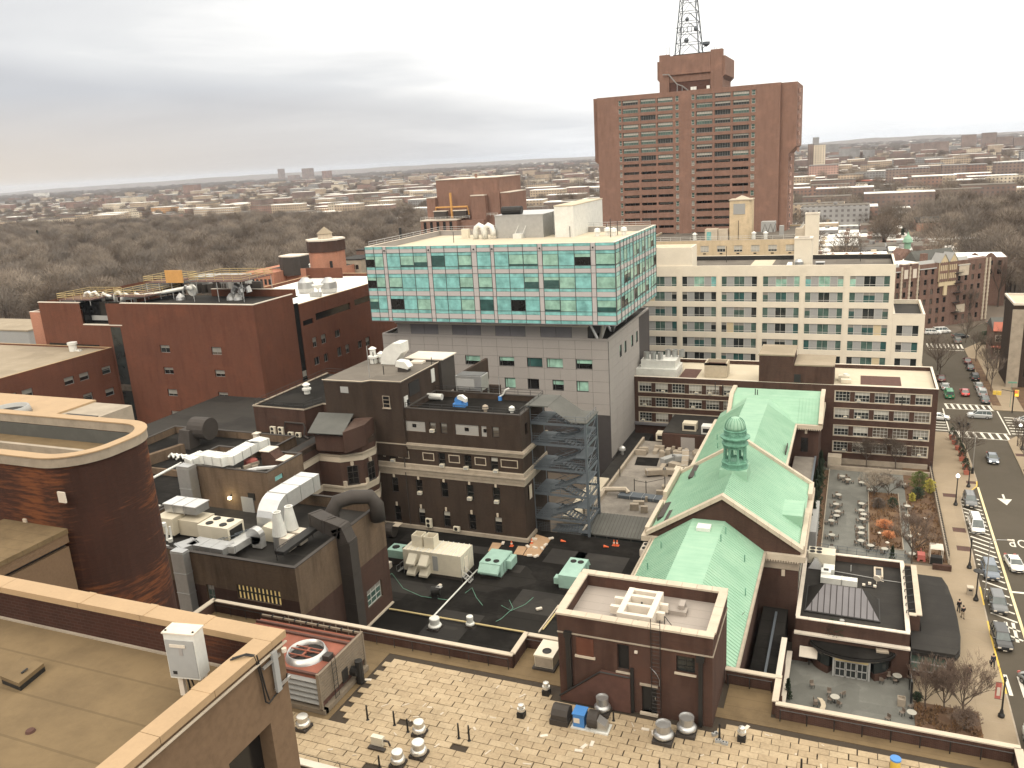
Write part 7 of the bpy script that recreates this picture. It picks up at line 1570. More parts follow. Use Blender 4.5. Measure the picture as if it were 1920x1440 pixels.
for u in(-.28,.28):t.P('bolt',M().L(*loc(u,-.1),[(.02,z0+H_+.03),(.02,z0+H_+.05)],6),'black')
t=T('antenna_bracket','weathered grey antenna bracket fixed to the tan corner wall with black cables','antenna',(XO,11,50.8));q=XO+.02
t.P('panel',M().B(q,10.82,50.45,q+.06,10.95,51.3),'infill_grey');t.P('bracket',M().B(q,10.55,51.12,q+.05,11.05,51.17).B(q,10.8,50.5,q+.04,11.25,50.55),'galv');t.P('cap',M().L(q+.08,11.12,[(.05,51.16),(.05,51.24)],8),'coping_white')
t.P('cable',M().U([(XI+.05,10.15,51.52),(XI+.25,10.3,51.56),(XO+.02,10.4,51.5),(q,10.45,51.3),(q,10.5,50.9),(q,10.52,50.45),(q,10.6,50.36),(q,10.75,50.4),(q,10.95,50.42),(q,11.15,50.5),(q,11.2,50.62)],.016,6).U([(XI+.05,10.2,51.52),(XI+.25,10.36,51.55),(XO+.03,10.46,51.48),(q+.01,10.5,51.2),(q+.01,10.56,50.7),(q,10.62,50.42)],.016,6),'black')

# ---- rounded dark brick tower
t=T('rounded_brick_tower','dark rust-streaked brick stair tower with rounded corners and pale capped rim','tower',(-52,37,20))
def rr_(x0,y0,x1,y1,r,n=10):
    out=[]
    for cx,cy,a0 in((x1-r,y0+r,-pi/2),(x1-r,y1-r,0),(x0+r,y1-r,pi/2),(x0+r,y0+r,pi)):
        out+=[(cx+r*cos(a0+pi/2*i/n),cy+r*sin(a0+pi/2*i/n))for i in range(n+1)]
    return out
B=(-72,33.2,-43.2,40.6)
def loop(m,o,i,z0,z1):
    n=len(o)
    for k in range(n):
        j=(k+1)%n;m.F([(*o[k],z1),(*o[j],z1),(*i[j],z1),(*i[k],z1)]);m.F([(*o[k],z0),(*o[j],z0),(*o[j],z1),(*o[k],z1)]);m.F([(*i[j],z0),(*i[k],z0),(*i[k],z1),(*i[j],z1)])
    return m
R0=rr_(*B,3.1);
t.P('wall',M().R(R0,0,42.3),'brick_rust');t.P('parapet',loop(M(),R0,rr_(B[0]+.5,B[1]+.5,B[2]-.5,B[3]-.5,2.6),42.3,43.35),'brick_rust')
t.P('rim_band',loop(M(),rr_(B[0]-.12,B[1]-.12,B[2]+.12,B[3]+.12,3.2),rr_(B[0]+.55,B[1]+.55,B[2]-.55,B[3]-.55,2.6),43.35,43.95),'stone_dirty');t.P('rim_cap',loop(M(),rr_(B[0]-.16,B[1]-.16,B[2]+.16,B[3]+.16,3.2),rr_(B[0]+.6,B[1]+.6,B[2]-.6,B[3]-.6,2.5),43.95,44.03),'coping_tan')
t.P('roof',M().R(rr_(B[0]+.5,B[1]+.5,B[2]-.5,B[3]-.5,2.6),42.3,42.33),'roof_taupe');t.P('inner_lining',loop(M(),rr_(B[0]+.5,B[1]+.5,B[2]-.5,B[3]-.5,2.6),rr_(B[0]+.56,B[1]+.56,B[2]-.56,B[3]-.56,2.55),42.33,43.3),'roof_shed')
t.P('inner_curb',loop(M(),rr_(-70,34.5,-46.5,37.5,1.2),rr_(-69.7,34.8,-46.8,37.2,1.0),42.33,42.9),'stone_dirty')
xh,zh=onY(117,932,33.18);t.P('wall_hatch',M().B(xh-.3,33.1,zh-.35,xh+.3,33.2,zh+.35),'coping_white');xh,zh=onY(48,978,33.18);t.P('small_hatch',M().B(xh-.15,33.1,zh-.2,xh+.15,33.2,zh+.2),'stone')
sm=M()
for k in range(26):
    a=-pi/2+pi/2*k/25;
t.P('back_slab',M().B(-74,40.7,38,-52,46,43.2),'stone_dirty');t.P('back_slab_cap',M().B(-74.2,40.6,43.2,-56,46.2,43.35),'coping_tan')
x,y=at(20,775,43.4);t2=T('ring_vent','low round ring vent on the slab behind the rounded tower','vent',(x,y,43.35));t2.P('ring',M().L(x,y,[(1.5,43.35),(1.35,43.9),(1.2,43.9),(1.1,43.5)],24),'infill_grey',smooth=True);t2.P('grille',M().L(x,y,[(1.1,43.6),(1.1,43.62)],24),'black')
a=at(85,790,43.4);t.P('slab_opening',M().B(-55.4,41.2,43.1,-52.2,43,43.25),'black')
# low concrete wing wall in front of it
t=T('concrete_wing_wall','pale concrete wall with deep groove jutting out in front of the rounded brick tower','wall',(-48,30,30))
t.P('wall',M().B(-50.5,18,25,-45.0,33.1,38.2),'stucco');t.P('coping',M().B(-50.6,18,39.1,-44.85,33.15,39.4),'roof_taupe');t.P('upper_band',M().B(-50.5,18,38.5,-44.9,33.12,39.1),'stucco');t.P('groove',M().B(-50.3,18,38.2,-45.3,33.1,38.5),'black')
# ================================================================ MIDDLE DISTANCE
# beige block behind the cream ward block
t=T('beige_block','long beige brick block with small paired windows and railed roof behind the cream ward block','building',(-40,275,0));Y=270.0
wx=[(-52.0+i*5.2,-49.4+i*5.2)for i in range(7)]
ops=[(a,b,c,d)for a,b in wx for c,d in((27.6,29.6),(23.2,25.2),(18.8,20.8))]
shell(t,-66,Y,-18.2,318,0,31.3,'brick_beige','roof_grey',ops,[],.25,.5,.3,'coping_white')
for a,b,c,d in ops:window(t,'Y',Y,a,c,b-a,d-c,3,2,.08,'white_frame','glass_dark','blind',R.choice([.5,.7,.9]),.15,.1)
for a,b,c,d in ops:t.put('window_louvre',wpane(.9,.45,'black'),(a+.8,Y-.08,c-.75))
t.P('roof_rail',rail(M(),[(-66,Y+.2,31.4),(-18.4,Y+.2,31.4),(-18.4,316,31.4)],1.1,2,3.2,.05),'white_frame')
t2=T('stair_turret','square beige stair turret with louvred opening and small pyramid cap','turret',(-35.4,275,31));t2.P('shaft',M().R([(-38.4,Y+4),(-32.5,Y+4),(-31.6,Y+5),(-31.6,Y+10),(-38.4,Y+10)],31,43.2),'brick_beige');t2.P('louvre',M().B(-37.2,Y+3.9,38.9,-33.6,Y+3.99,42.2),'infill_grey');t2.P('cap',M().R([(-38.6,Y+3.8),(-31.4,Y+3.8),(-31.4,Y+10.2),(-38.6,Y+10.2)],43.2,43.5).R([(-37.4,Y+4.6),(-32.6,Y+4.6),(-32.6,Y+9),(-37.4,Y+9)],43.5,44.6,[(-35.1,Y+6.5),(-34.9,Y+6.5),(-34.9,Y+6.9),(-35.1,Y+6.9)]),'stone');t2.P('mast',M().U([(-34.6,Y+6,44.4),(-34.6,Y+6,47.5)],.07,4),'stair_steel');t2.P('conduit',M().U([(-35.6,Y+3.9,31),(-35.6,Y+3.9,37)],.08,4),'dark_duct')
t2=T('chimney_shaft','tall smooth cream shaft with a white rim standing behind the ward block','shaft',(-13,270,0));t2.P('shaft',M().B(-15.3,268.5,0,-11.4,272.5,38.6),'cream');t2.P('rim',M().ring(-15.4,268.4,-11.3,272.6,38.6,39.0,.5),'coping_white');t2.P('opening',M().B(-14.8,269,38.55,-11.9,272,38.62),'infill_grey');t2.P('side_block',M().B(-18.1,269,0,-15.35,272,34.5),'stone')
t2=T('roof_kit','grey chiller, steel screens and tan sheds along the beige block roof','equipment',(-40,275,31.3));t2.P('shed',M().B(-45.8,Y+2,31,-41.9,Y+6,34.6).B(-41.8,Y+3,31,-38.8,Y+6,34.4),'stone');t2.P('blue_panel',M().B(-45.2,Y+1.95,31.2,-43.8,Y+2,33.8),'glass_teal');t2.P('chiller',M().B(-28.6,Y+3,33.2,-24.4,Y+7,36.4).B(-23.2,Y+4,32,-21.9,Y+6,35),'infill_grey');m=M()
for x in(-28.2,-26.5,-25):m.U([(x,Y+3,33.2),(x+.8,Y+3,35.8),(x+1.6,Y+3,33.2)],.1,4)
t2.P('strut',m,'dark_duct');t2.P('vents',M().L(-30.6,Y+2,[(.6,31.3),(.6,33),(.9,33.1),(.2,33.7)],8).L(-27.0,Y+1.5,[(.6,31.3),(.6,33),(.9,33.1),(.2,33.7)],8).L(-49,Y+2,[(.6,31.3),(.6,33),(.9,33.1),(.2,33.7)],8),'duct_white')
# stepped brick block left of the tower
t=T('stepped_brick_block','windowless stepped dark brick block with orange ducts behind the glass building','building',(-156,335,0));Y=330
t.P('main_mass',M().B(-170.8,Y,0,-141.3,Y+25,52.9),'brick_tower');t.P('left_mass',M().B(-175,Y-2,0,-170.85,Y+20,45.6),'brick_tower');t.P('right_mass',M().B(-141.25,Y+1,0,-137,Y+20,46.4),'brick_tower');t.P('front_mass',M().B(-153.4,Y-3,0,-146.6,Y-.02,45.8),'brick_tower')
t.P('terrace',M().B(-175,Y-9,0,-157.8,Y-2.1,36.4).B(-157.8,Y-6,0,-146.6,Y-3.1,36.0),'brick_tower');t.P('coping',M().B(-171,Y-.2,52.9,-141.1,Y+25,53.2).B(-175.2,Y-2.2,45.6,-170.9,Y+20,45.9).B(-141.2,Y+.8,46.4,-136.9,Y+20,46.7).B(-153.4,Y-3.2,45.8,-147,Y-.1,46.2).B(-175.2,Y-9.2,36.4,-157.6,Y-2.2,36.7),'coping_white')
m=M()
for i in range(5):m.B(-173.6+i*3.1,Y-9.05,30,-172.3+i*3.1,Y-9.0,36)
t.P('slot_window',m,'glass_black');t.P('terrace_rail',rail(M(),[(-175,Y-9,36.8),(-158,Y-9,36.8),(-153,Y-6,36.8)],1.1,2,2.5,.06),'white_frame');t.P('balcony',rail(M(),[(-146.6,Y-2.5,37.2),(-141.5,Y-2.5,37.2)],1.2,2,1.5,.07),'white_frame')
t.P('orange_duct',M().U([(-162.8,Y-3,47.6),(-162.6,Y-3,37)],.55,8).U([(-170.4,Y-3,38.2),(-170.2,Y-3,41.6),(-155,Y-3,41.6),(-154.6,Y-3,38.2)],.35,6),'orange_board');t.P('machine_hood',M().B(-170.4,Y-5,37,-164.4,Y-3,40).B(-161,Y-5,37,-155,Y-3,40),'dark_duct');t.P('hood_top',M().B(-170.6,Y-5.2,40,-164.2,Y-2.9,40.3).B(-161.2,Y-5.2,40,-154.8,Y-2.9,40.3),'coping_white')
t.P('roof_stub',M().B(-153.4,Y+3,53,-152.7,Y+4,54.8),'brick_tower')
# orange block with turret behind the red block
t=T('orange_turret_block','orange brick block with an octagonal turret, dark band and small conical roof','building',(-230,320,0))
def pb(px0,px1,py,z,dy,zb=0,off_=0):
    a=at(px0,py,z);b,_=onY(px1,py,a[1]);return(a[0],a[1]+off_,zb,b,a[1]+off_+dy,z)
main=pb(578,631,512,24,22);t.P('long_mass',M().B(*pb(452,512,512,24,30)),'brick_orange')
t.P('wall',M().B(*pb(505,632,504,24.5,30)),'brick_orange')
tb=pb(569,613,455,37,12);cx_,cy_=(tb[0]+tb[3])/2,tb[1]+6
t.P('turret',M().L(cx_,cy_,[(6.2,0),(6.2,33.6)],8,pi/8),'brick_orange');t.P('turret_band',M().L(cx_,cy_,[(6.6,33.6),(6.6,37.2)],8,pi/8),'brick_umber');t.P('turret_cap',M().L(cx_,cy_,[(6.8,37.2),(6.8,37.7)],8,pi/8),'coping_white');t.P('lantern',M().L(cx_,cy_,[(2.4,37.7),(2.4,39.4)],12),'stone');t.P('lantern_roof',M().L(cx_,cy_,[(2.8,39.4),(.1,41.6)],12),'roof_tan')
b2=pb(516,556,483,29,9);t.P('octagon_drum',M().R([(b2[0],b2[1]+2),(b2[0]+3,b2[1]),(b2[3]-2,b2[1]),(b2[3],b2[1]+2),(b2[3],b2[4]),(b2[0],b2[4])],22,29),'dark_duct');t.P('drum_cap',M().R([(b2[0],b2[1]+2),(b2[0]+3,b2[1]),(b2[3]-2,b2[1]),(b2[3],b2[1]+2),(b2[3],b2[4]),(b2[0],b2[4])],29,29.4),'coping_white')
wmx=pb(505,632,504,24.5,30);t.P('roof',M().B(wmx[0]+.3,wmx[1]+.3,24.45,wmx[3]-.3,wmx[4],24.52),'roof_dark');m=M()
for i in range(14):x=R.uniform(wmx[0],wmx[3]);y=R.uniform(wmx[1],wmx[1]+20);m.L(x,y,[(.5,24.5),(.5,25.4),(.8,25.6),(.2,26)],8)
t.P('roof_vents',m,'duct_white',kind='stuff');fm=pb(452,512,512,24,30);m=M()
for i in range(7):m.B(fm[0]+1+i*1.9,fm[1]-.05,19.5,fm[0]+2.1+i*1.9,fm[1],21.6)
t.P('window',m,'glass_dark');t.P('slit_window',M().B(cx_+4.3,cy_-5.2,28,cx_+5.1,cy_-4.7,30.6),'black')
def wins(t,x0,x1,y,z0,z1,nx,nz,w=1.2,h=1.6,mat='glass_dark'):
    for i in range(nx):
        for j in range(nz):
            k=('fw',w,h,mat)
            if k not in _wc:_wc[k]=M().B(0,-.06,0,w,0,h).mesh('window',mat)
            t.put('window',_wc[k],(x0+(x1-x0)*(i+.5)/nx-w/2,y,z0+(z1-z0)*(j+.5)/nz-h/2))
for(a,b,py,z,mat,lb,nx)in((634,676,488,26,'stone_dirty','pale brick flats with rusty rooftop clutter right of the orange turret',5),(668,700,470,27,'brick_tudor','dark brown flats with fire escapes partly hidden by the glass building',4)):
    bb=pb(a,b,py,z,14);t=T('apartment_house',lb,'building',(bb[0],bb[1],0));t.P('wall',M().B(*bb),mat);t.P('roof',M().B(bb[0]-.2,bb[1]-.2,z,bb[3]+.2,bb[4],z+.4),'roof_dark');wins(t,bb[0]+1,bb[3]-1,bb[1],8,z-1,nx,5,1.2,1.7,'glass_black')
# mock-tudor apartment house along the bend
t=T('tudor_apartments','mock-Tudor brown brick apartment house with half-timbered gables and white quoins','building',(30,290,0))
A,B_=Vector((10.5,281.5)),Vector((39.5,305.5));d=(B_-A);L=d.length;d.normalize();rz=atan2(d.y,d.x)
t.o.location=(A.x,A.y,0);t.loc=(0,0,0);t.o.rotation_euler.z=rz     # local frame: +x along the street front, front at y = 0
H=20.6;ops=[]
for fl in range(6):
    for i in range(14):
        u=1.6+i*(L-3.2)/13
        if 20.6<u<23.4:continue
        ops.append((u-.55,u+.55,1.4+fl*3.15,3.1+fl*3.15))
m=M();m.D('Y',0,0,L,0,H,ops,.25);m.D('X',L,0,26,0,H,[],.2);m.B(.0,.02,H-.4,L-.02,26,H-.1);m.F([(0,26,0),(0,0,0),(0,0,H),(0,26,H)])
t.P('wall',m,'brick_tudor')
for o in ops:
    f=wframe(1.1,1.7,1,2,.09,'dark_duct',.12);w=t.put('window',f,(o[0],.14,o[2]));link('pane',wpane(1.1,1.7,'glass_black' if R.random()<.7 else 'glass_brown'),w)
t.P('roof',M().B(.5,3,H-.05,L-.5,26,H),'roof_white');t.P('slate_eave',M().F([(0,-.2,H-1.6),(2.6,-.2,H-1.6),(2.6,1.6,H+.9),(0,1.6,H+.9)]).F([(9.2,-.2,H-1.6),(16.2,-.2,H-1.6),(16.2,1.6,H+.9),(9.2,1.6,H+.9)]).F([(24.5,-.2,H-1.6),(29.4,-.2,H-1.6),(29.4,1.6,H+.9),(24.5,1.6,H+.9)]),'infill_grey')
for u0 in(3.0,6.3):t.P('bay_parapet',M().B(u0,-.25,16.5,u0+2.6,1.5,H+.6),'brick_tudor');t.P('bay_trim',M().B(u0+.6,-.3,16.8,u0+2.0,-.26,19.6).B(u0,-.3,H+.6,u0+2.6,1.5,H+.8),'coping_white')
qm=M()
for u in(2.8,5.9,9.1,L-.5,L-1.9):
    for k in range(32):z0=.4+k*.63;qm.B(u-(.22 if k%2 else .32),-.32,z0,u+(.22 if k%2 else .32),.0,z0+.58)
t.P('quoin',qm,'stone',kind='stuff')
for u0 in(17.0,20.6):
    t.P('timber_gable',M().E([(u0,H-6),(u0+3.2,H-6),(u0+3.2,H+.2),(u0+1.6,H+2.6),(u0,H+.2)],'Y',-.5,.1),'infill_tan');t.P('gable_roof',M().F([(u0-.2,-.7,H),(u0+1.6,-.7,H+2.8),(u0+1.6,3.5,H+2.8),(u0-.2,3.5,H)]).F([(u0+3.4,-.7,H),(u0+3.4,3.5,H),(u0+1.6,3.5,H+2.8),(u0+1.6,-.7,H+2.8)]),'infill_grey')
    bm=M()
    for k in range(5):bm.B(u0+.1+k*.7,-.56,H-6.2,u0+.3+k*.7,-.5,H+.2)
    for k in range(3):bm.B(u0,-.57,H-6+k*2.6,u0+3.2,-.5,H-5.2+k*2.6)
    t.P('timber',bm,'brick_tudor')
t.P('timber_drop',M().B(19.2,-.5,H-10.5,20.4,-.02,H-6.1).B(17.2,-.45,H-7.5,23.6,-.02,H-6.1),'infill_tan')
t.P('fire_escape',rail(M(),[(24.0,-1.0,4),(24,-1.0,5.2),(26.4,-1.0,5.2)],1,2,1,.05),'black_metal')if False else None
fe=M()
for fl in range(1,6):z0=fl*3.15+1.0;fe.B(23.0,-1.1,z0,26.0,-.05,z0+.08);rail(fe,[(23,-1.1,z0),(26,-1.1,z0)],.9,2,.6,.03);fe.U([(23.2,-.6,z0),(25.6,-.6,z0-3.1)],.07,4)
t.P('fire_escape',fe,'black_metal');t.P('chimney',M().B(14.4,4,H,16.2,5.4,H+2.6),'brick_tudor');t.P('white_window_surround',M().B(25.0,-.08,15.7,29.0,-.02,19.4).B(25.0,-.08,3.8,28.5,-.02,6.4),'stone')
t.P('rear_gables',M().E([(4,H),(8,H),(6,H+2.2)],'Y',12,12.4).E([(9,H),(14,H),(11.5,H+2.4)],'Y',12,12.4).E([(15,H),(21,H),(18,H+3)],'Y',14,20),'brick_tudor');t.P('dark_ridge',M().E([(6,H-.02),(12,H-.02),(9,H+3)],'X',14,30),'roof_shed')
for k,(x0,y0,w,h,mat,lb)in enumerate(((-6,300,16,19,'brick_tudor','brown brick apartment house with wavy gabled parapets behind the ward block'),(6,322,22,18,'brick_brown','darker brick apartment house with grey mansard roofs behind the Tudor block'),(30,332,18,17,'brick_tudor','brick apartment house with a white flat roof by the park trees'),(-12,345,20,16,'brick_orange','lower reddish house row behind the wavy gabled parapets'))):
    t=T('apartment_house',lb,'building',(x0,y0,0));t.P('wall',M().B(x0,y0,0,x0+w,y0+14,h),mat);t.P('roof',M().B(x0+.3,y0+.6,h,x0+w-.3,y0+14,h+.12),'roof_white')
    for i in range(max(2,w//5)):u=x0+1+i*5;t.P('parapet_gable',M().E([(u,h),(u+3.6,h),(u+2.6,h+1.2),(u+1.8,h+1.6),(u+1.0,h+1.2)],'Y',y0-.05,y0+.5),mat)
    wins(t,x0+1,x0+w-1,y0,h-6.5,h-.3,w//3,2,1.1,1.6,'glass_black')
x,y=at(1702,452,20);solo('green_cupola','tiny pale green cupola on a roof beyond the apartment houses','cupola',M().L(x,y,[(1.2,17),(1.2,19.5),(1.9,19.6),(1.5,21),(.5,22.3),(.1,23.6)],10),'copper',(x,y,17))
# row house and castle-like flats at the right edge
t=T('row_house','small brown row house with white-framed windows and red tiled dormer roof','house',(38,255,0))
t.P('wall',M().B(34.5,250,0,44,262,8.0),'brick_tudor');t.P('roof',M().E([(249.5,8.0),(262,8.0),(256,10.5)],'X',34.3,44),'roof_shed');t.P('red_roof',M().F([(34.3,249.3,8),(38.0,249.3,8),(37.2,252,10.0),(34.6,252,10)]).F([(38.0,249.3,8),(38,253,8.2),(37.2,252,10.0)]),'terracotta');t.P('porch_roof',M().B(34.0,248.2,3.6,38,250,3.9),'terracotta')
for z0 in(4.9,1.6):
    for x in(35.0,38.6):o=t.put('window',wframe(2.2,1.9,2,2,.16,'coping_white'),(x,249.9,z0));link('pane',wpane(2.2,1.9,'glass_dark'),o)
t.P('back_roof',M().B(39,256,8.2,46,262,9.2),'roof_white')
t=T('castle_flats','tall weathered stone and brick flats cut off by the right edge of the picture','building',(45,225,0));t.P('wall',M().B(34.4,222,0,60,236,20),'brick_brown');t.P('stone_pier',M().B(34.1,221.5,0,36.6,221.99,19),'stone_dirty');t.P('stone_pier',M().B(40.5,221.5,0,43,221.99,19),'stone_dirty');t.P('roof',M().B(34.8,222.4,20,59.6,235.6,20.1),'roof_beige');t.P('coping',M().ring(34.2,221.8,60.2,236.2,20,20.5,.45),'coping_white');t.P('white_sill',M().B(37.2,221.3,11.2,39.6,221.6,11.6),'coping_white')
wins(t,36.4,58,221.99,2,19,6,5,1.2,1.8,'glass_black')

# ================================================================ FAR CITY
def farbox(px0,px1,yt,yb,depth,mat,label,roofm='far_grey',name='apartment_slab',cat='building',top=0.8,group=None,strip=False):
    x,Yb=at((px0+px1)/2,yb,0);x0,_=onY(px0,yt,Yb);x1,z1=onY(px1,(yt+yb)/2,Yb);_,z1=onY((px0+px1)/2,yt,Yb)
    t=T(name,label,cat,(x,Yb,0),group);t.P('wall',M().B(x0,Yb,0,x1,Yb+depth,z1),mat);t.P('roof',M().B(x0-.2,Yb-.2,z1,x1+.2,Yb+depth,z1+top),roofm)
    if strip:
        n=max(2,int(z1/3));m=M()
        for i in range(n):m.B(x0,Yb-.6,2+i*(z1-2)/n,x1,Yb,2.9+i*(z1-2)/n)
        t.P('balcony_band',m,'far_white')
    return t,(x0,x1,Yb,z1)
t,(x0,x1,yy,z1)=farbox(363,440,392,421,14,'far_tan','long white-striped apartment slab at the edge of the wooded park','far_white',strip=True)
farbox(440,520,397,416,14,'far_grey','plain grey-brown apartment slab right of the white-striped one');farbox(282,322,389,409,18,'far_orange','orange brick apartment block left of the white-striped slab','far_white')
farbox(590,645,392,413,16,'far_orange','tan apartment block near the park, left of the stepped brick block','far_cream');farbox(522,590,398,417,16,'far_brick','brown apartment slab between grey and tan slabs')
farbox(342,363,347,368,40,'far_brick','twin reddish tower blocks on the horizon left of centre');farbox(225,262,370,388,22,'far_cream','pale apartment block in the distant city above the striped slab');farbox(195,212,372,386,20,'far_brick','small brick block in the distant city at left')
farbox(573,608,372,392,20,'far_brown','dark cube-like building in the distant city');farbox(62,85,362,372,30,'far_white','white building on the far left skyline')
for k,(a,b,c,mat)in enumerate(((520,526,317,'far_slab'),(539,554,329,'far_slab'),(565,579,316,'far_slab'),(603,612,321,'far_brick'))):
    farbox(a,b,c,339.5 if k else 339.5,60,mat,['thin needle tower, leftmost of the four skyline towers','low broad tower, second of the four skyline towers','dark slab tower, third of the four skyline towers','reddish tower, rightmost of the four skyline towers'][k],mat,'skyline_tower','tower',1)
farbox(955,1000,383,398,16,'far_cream','cream building with dark openings behind the glass building roof','far_white');farbox(1000,1062,386,399,16,'far_cream','low cream building right of the one behind the glass roof','far_white');farbox(1018,1062,366,380,18,'far_grey','grey flat block in front of the distant hills');farbox(738,805,409,432,12,'far_white','white and grey modern flats beside the stepped brick block','far_white');farbox(715,745,422,440,12,'far_grey','grey modern flats at the park edge')
# right-hand distance
farbox(1515,1526,271,345,14,'far_slab','dark side slab of the tall banded tower at right',name='tower_block');farbox(1526,1546,272,345,16,'far_cream','tall tower with cream and grey vertical bands right of the brick tower',name='tower_block');farbox(1524,1535,258,300,8,'far_grey','grey lift shaft rising above the banded tower',name='lift_shaft')
farbox(1517,1571,310,349,18,'far_pink','plain pink brick slab in front of the banded tower');farbox(1662,1742,317,357,16,'far_slab','wide brown housing slab, leftmost in the row beyond the railway');farbox(1742,1770,308,343,16,'far_tan','tan block between the brown housing slabs');farbox(1767,1812,310,354,16,'far_slab','brown housing slab left of the paired middle ones');farbox(1814,1848,309,352,16,'far_brick','reddish brown housing slab right of the paired middle ones');farbox(1866,1935,305,356,16,'far_slab','brown housing slab at the right edge beyond the railway')
for k,(a,b,c,d)in enumerate(((1708,1733,269,290),(1735,1779,266,290),(1804,1830,253,285),(1842,1868,249,281),(1870,1900,256,281),(1902,1935,257,281),(1548,1572,271,298),(1573,1612,279,302),(1618,1640,282,300))):
    farbox(a,b,c,d,20,'far_slab' if k<6 else 'far_grey','hazy tall slab block on the right skyline',group='hazy slab blocks on the right skyline')
farbox(1730,1762,359,376,14,'far_cream','yellowish cream building below the railway','far_white');farbox(1762,1800,362,379,14,'far_cream','second yellowish cream building right of the first','far_white');farbox(1856,1930,356,387,18,'far_brick','brown apartment block at the right edge with snowy white roof','far_white')
farbox(1482,1511,391,428,14,'far_redorange','salmon red apartment house just right of the brick tower','far_pink');farbox(1481,1523,376,395,14,'far_brick','brick apartment house behind the salmon red one','far_white');farbox(1511,1546,398,430,14,'far_tan','tan apartment house beside the salmon red one','far_white');farbox(1553,1580,374,386,12,'far_cream','small white colonnaded building by the wide road','far_white')
farbox(1612,1646,403,420,10,'far_grey','low grey warehouse with white roof by the wide road','far_white');farbox(1646,1703,400,418,10,'far_brown','low brown warehouse with a long white roof','far_white');farbox(1728,1763,409,414,10,'blue_paint','low shed with a bright blue roof','blue_paint')
for k in range(8):a=1700+k*12;farbox(a,a+11.5,386+(k%3),404,10,['far_brick','far_tan','far_brown'][k%3],'narrow brick row house below the yellowish buildings','far_white','row_house','house',group='narrow row houses right of the wide road')
for k in range(9):a=1795+k*16;farbox(a,a+15,391+(k%2)*2,401,10,['far_tan','far_brown'][k%2],'low shop building with white roof before the park trees','roof_white','shop','building',group='low shops before the park')
for k in range(13):
    a=1538+k*11;y0_=428+(k%4)*6;farbox(a,a+15,y0_,y0_+13,11,['far_brown','far_tan','far_brick'][k%3],'low row house with a white flat roof behind the cream ward block','roof_white','row_house','house',.4,group='white roofed row houses behind the ward block')
t,(x0,x1,yy,z1)=farbox(1720,1790,418,470,30,'brick_orange','long plain brown brick wall-like building before the park','roof_dark')
# elevated railway
xa,ya=at(1480,358,0);xb,yb=at(1870,361,0)
t=T('elevated_railway','long dark elevated railway crossing the right distance','railway',(xa,ya,0));t.P('deck',M().R([(xa-60,ya),(xb+60,yb),(xb+60,yb+12),(xa-60,ya+12)],6.5,9.5),'dark_duct');t.P('platform_roof',M().R([(xa-30,ya),(xa+105,ya-75),(xa+105,ya-62),(xa-30,ya+13)],11.0,12),'terracotta');m=M()
for i in range(26):f=i/25;m.B(xa+(xb-xa)*f-1,ya+(yb-ya)*f,0,xa+(xb-xa)*f+1,ya+(yb-ya)*f+6,6.5)
t.P('pier',m,'dark_duct')
# wide road running away at right
p0,p1=[at(1560,425,0),at(1610,425,0)],[at(1615,372,0),at(1632,372,0)]
struct('distant_road',M().F([(*p0[0],.05),(*p0[1],.05),(*p1[1],.05),(*p1[0],.05)]),'infill_grey')
# water and hills
struct('water',M().F([(-3200,7000,.1),(-200,7600,.1),(3200,6200,.1),(4200,8200,.1),(-4200,9400,.1)]),'far_white')
def hill(name,x0,y0,x1,y1,h,seed):
    r_=random.Random(seed);n=60;m=M();top=[]
    for i in range(n+1):
        f=i/n;hh=h*(.55+.3*math.sin(f*7+seed)+.15*r_.random())*min(1,6*f,6*(1-f));top.append((x0+(x1-x0)*f,y0+(y1-y0)*f,hh))
    for a,b in zip(top,top[1:]):
        m.F([(a[0],a[1],0),(b[0],b[1],0),(b[0]*1.03,b[1]*1.03,b[2]),(a[0]*1.03,a[1]*1.03,a[2])]);m.F([(a[0]*1.03,a[1]*1.03,a[2]),(b[0]*1.03,b[1]*1.03,b[2]),(b[0]*1.3,b[1]*1.3,0),(a[0]*1.3,a[1]*1.3,0)])
    struct(name,m,'twig')
hill('hills',-900,11000,5200,9000,78,2);hill('distant_hills',-12400,7800,400,12400,62,5)
# random streets of small houses: 300 single ones nearest, the rest one mass
rr=random.Random(5);near_h=[];mass={k:M()for k in('far_brick','far_tan','far_cream','far_brown','far_grey')};whites=M();greys=M()
kinds=['far_brick','far_tan','far_cream','far_brown','far_grey','far_tan','far_brick','far_brown']
hd=radians(-23.1)
def in_city(x,y):
    if y<430:return False
    if x<-250 and y<760+.12*(-x-250):return False
    if-60<x<90 and y<560:return False
    if-250<=x<=170 and y<470:return False
    if x>30 and y<700:return False
    return True
pts=[]
for i in range(11000):
    r_=420*(5200/420)**(rr.random()**.92);a=hd+rr.uniform(-36,36)*pi/180;x,y=r_*sin(a),r_*cos(a)
    x=round(x/13)*13+rr.uniform(-2,2);y=round(y/22)*22+rr.uniform(-2,2)
    if in_city(x,y):pts.append((r_,x,y))
pts.sort();hm={}
for row in range(11):
    for col in range(13):
        if rr.random()<.82:x=-66+col*12+rr.uniform(-1,1);y=395+row*21+rr.uniform(-2,2);(x<62-row*2)and pts.insert(0,(400,x,y))
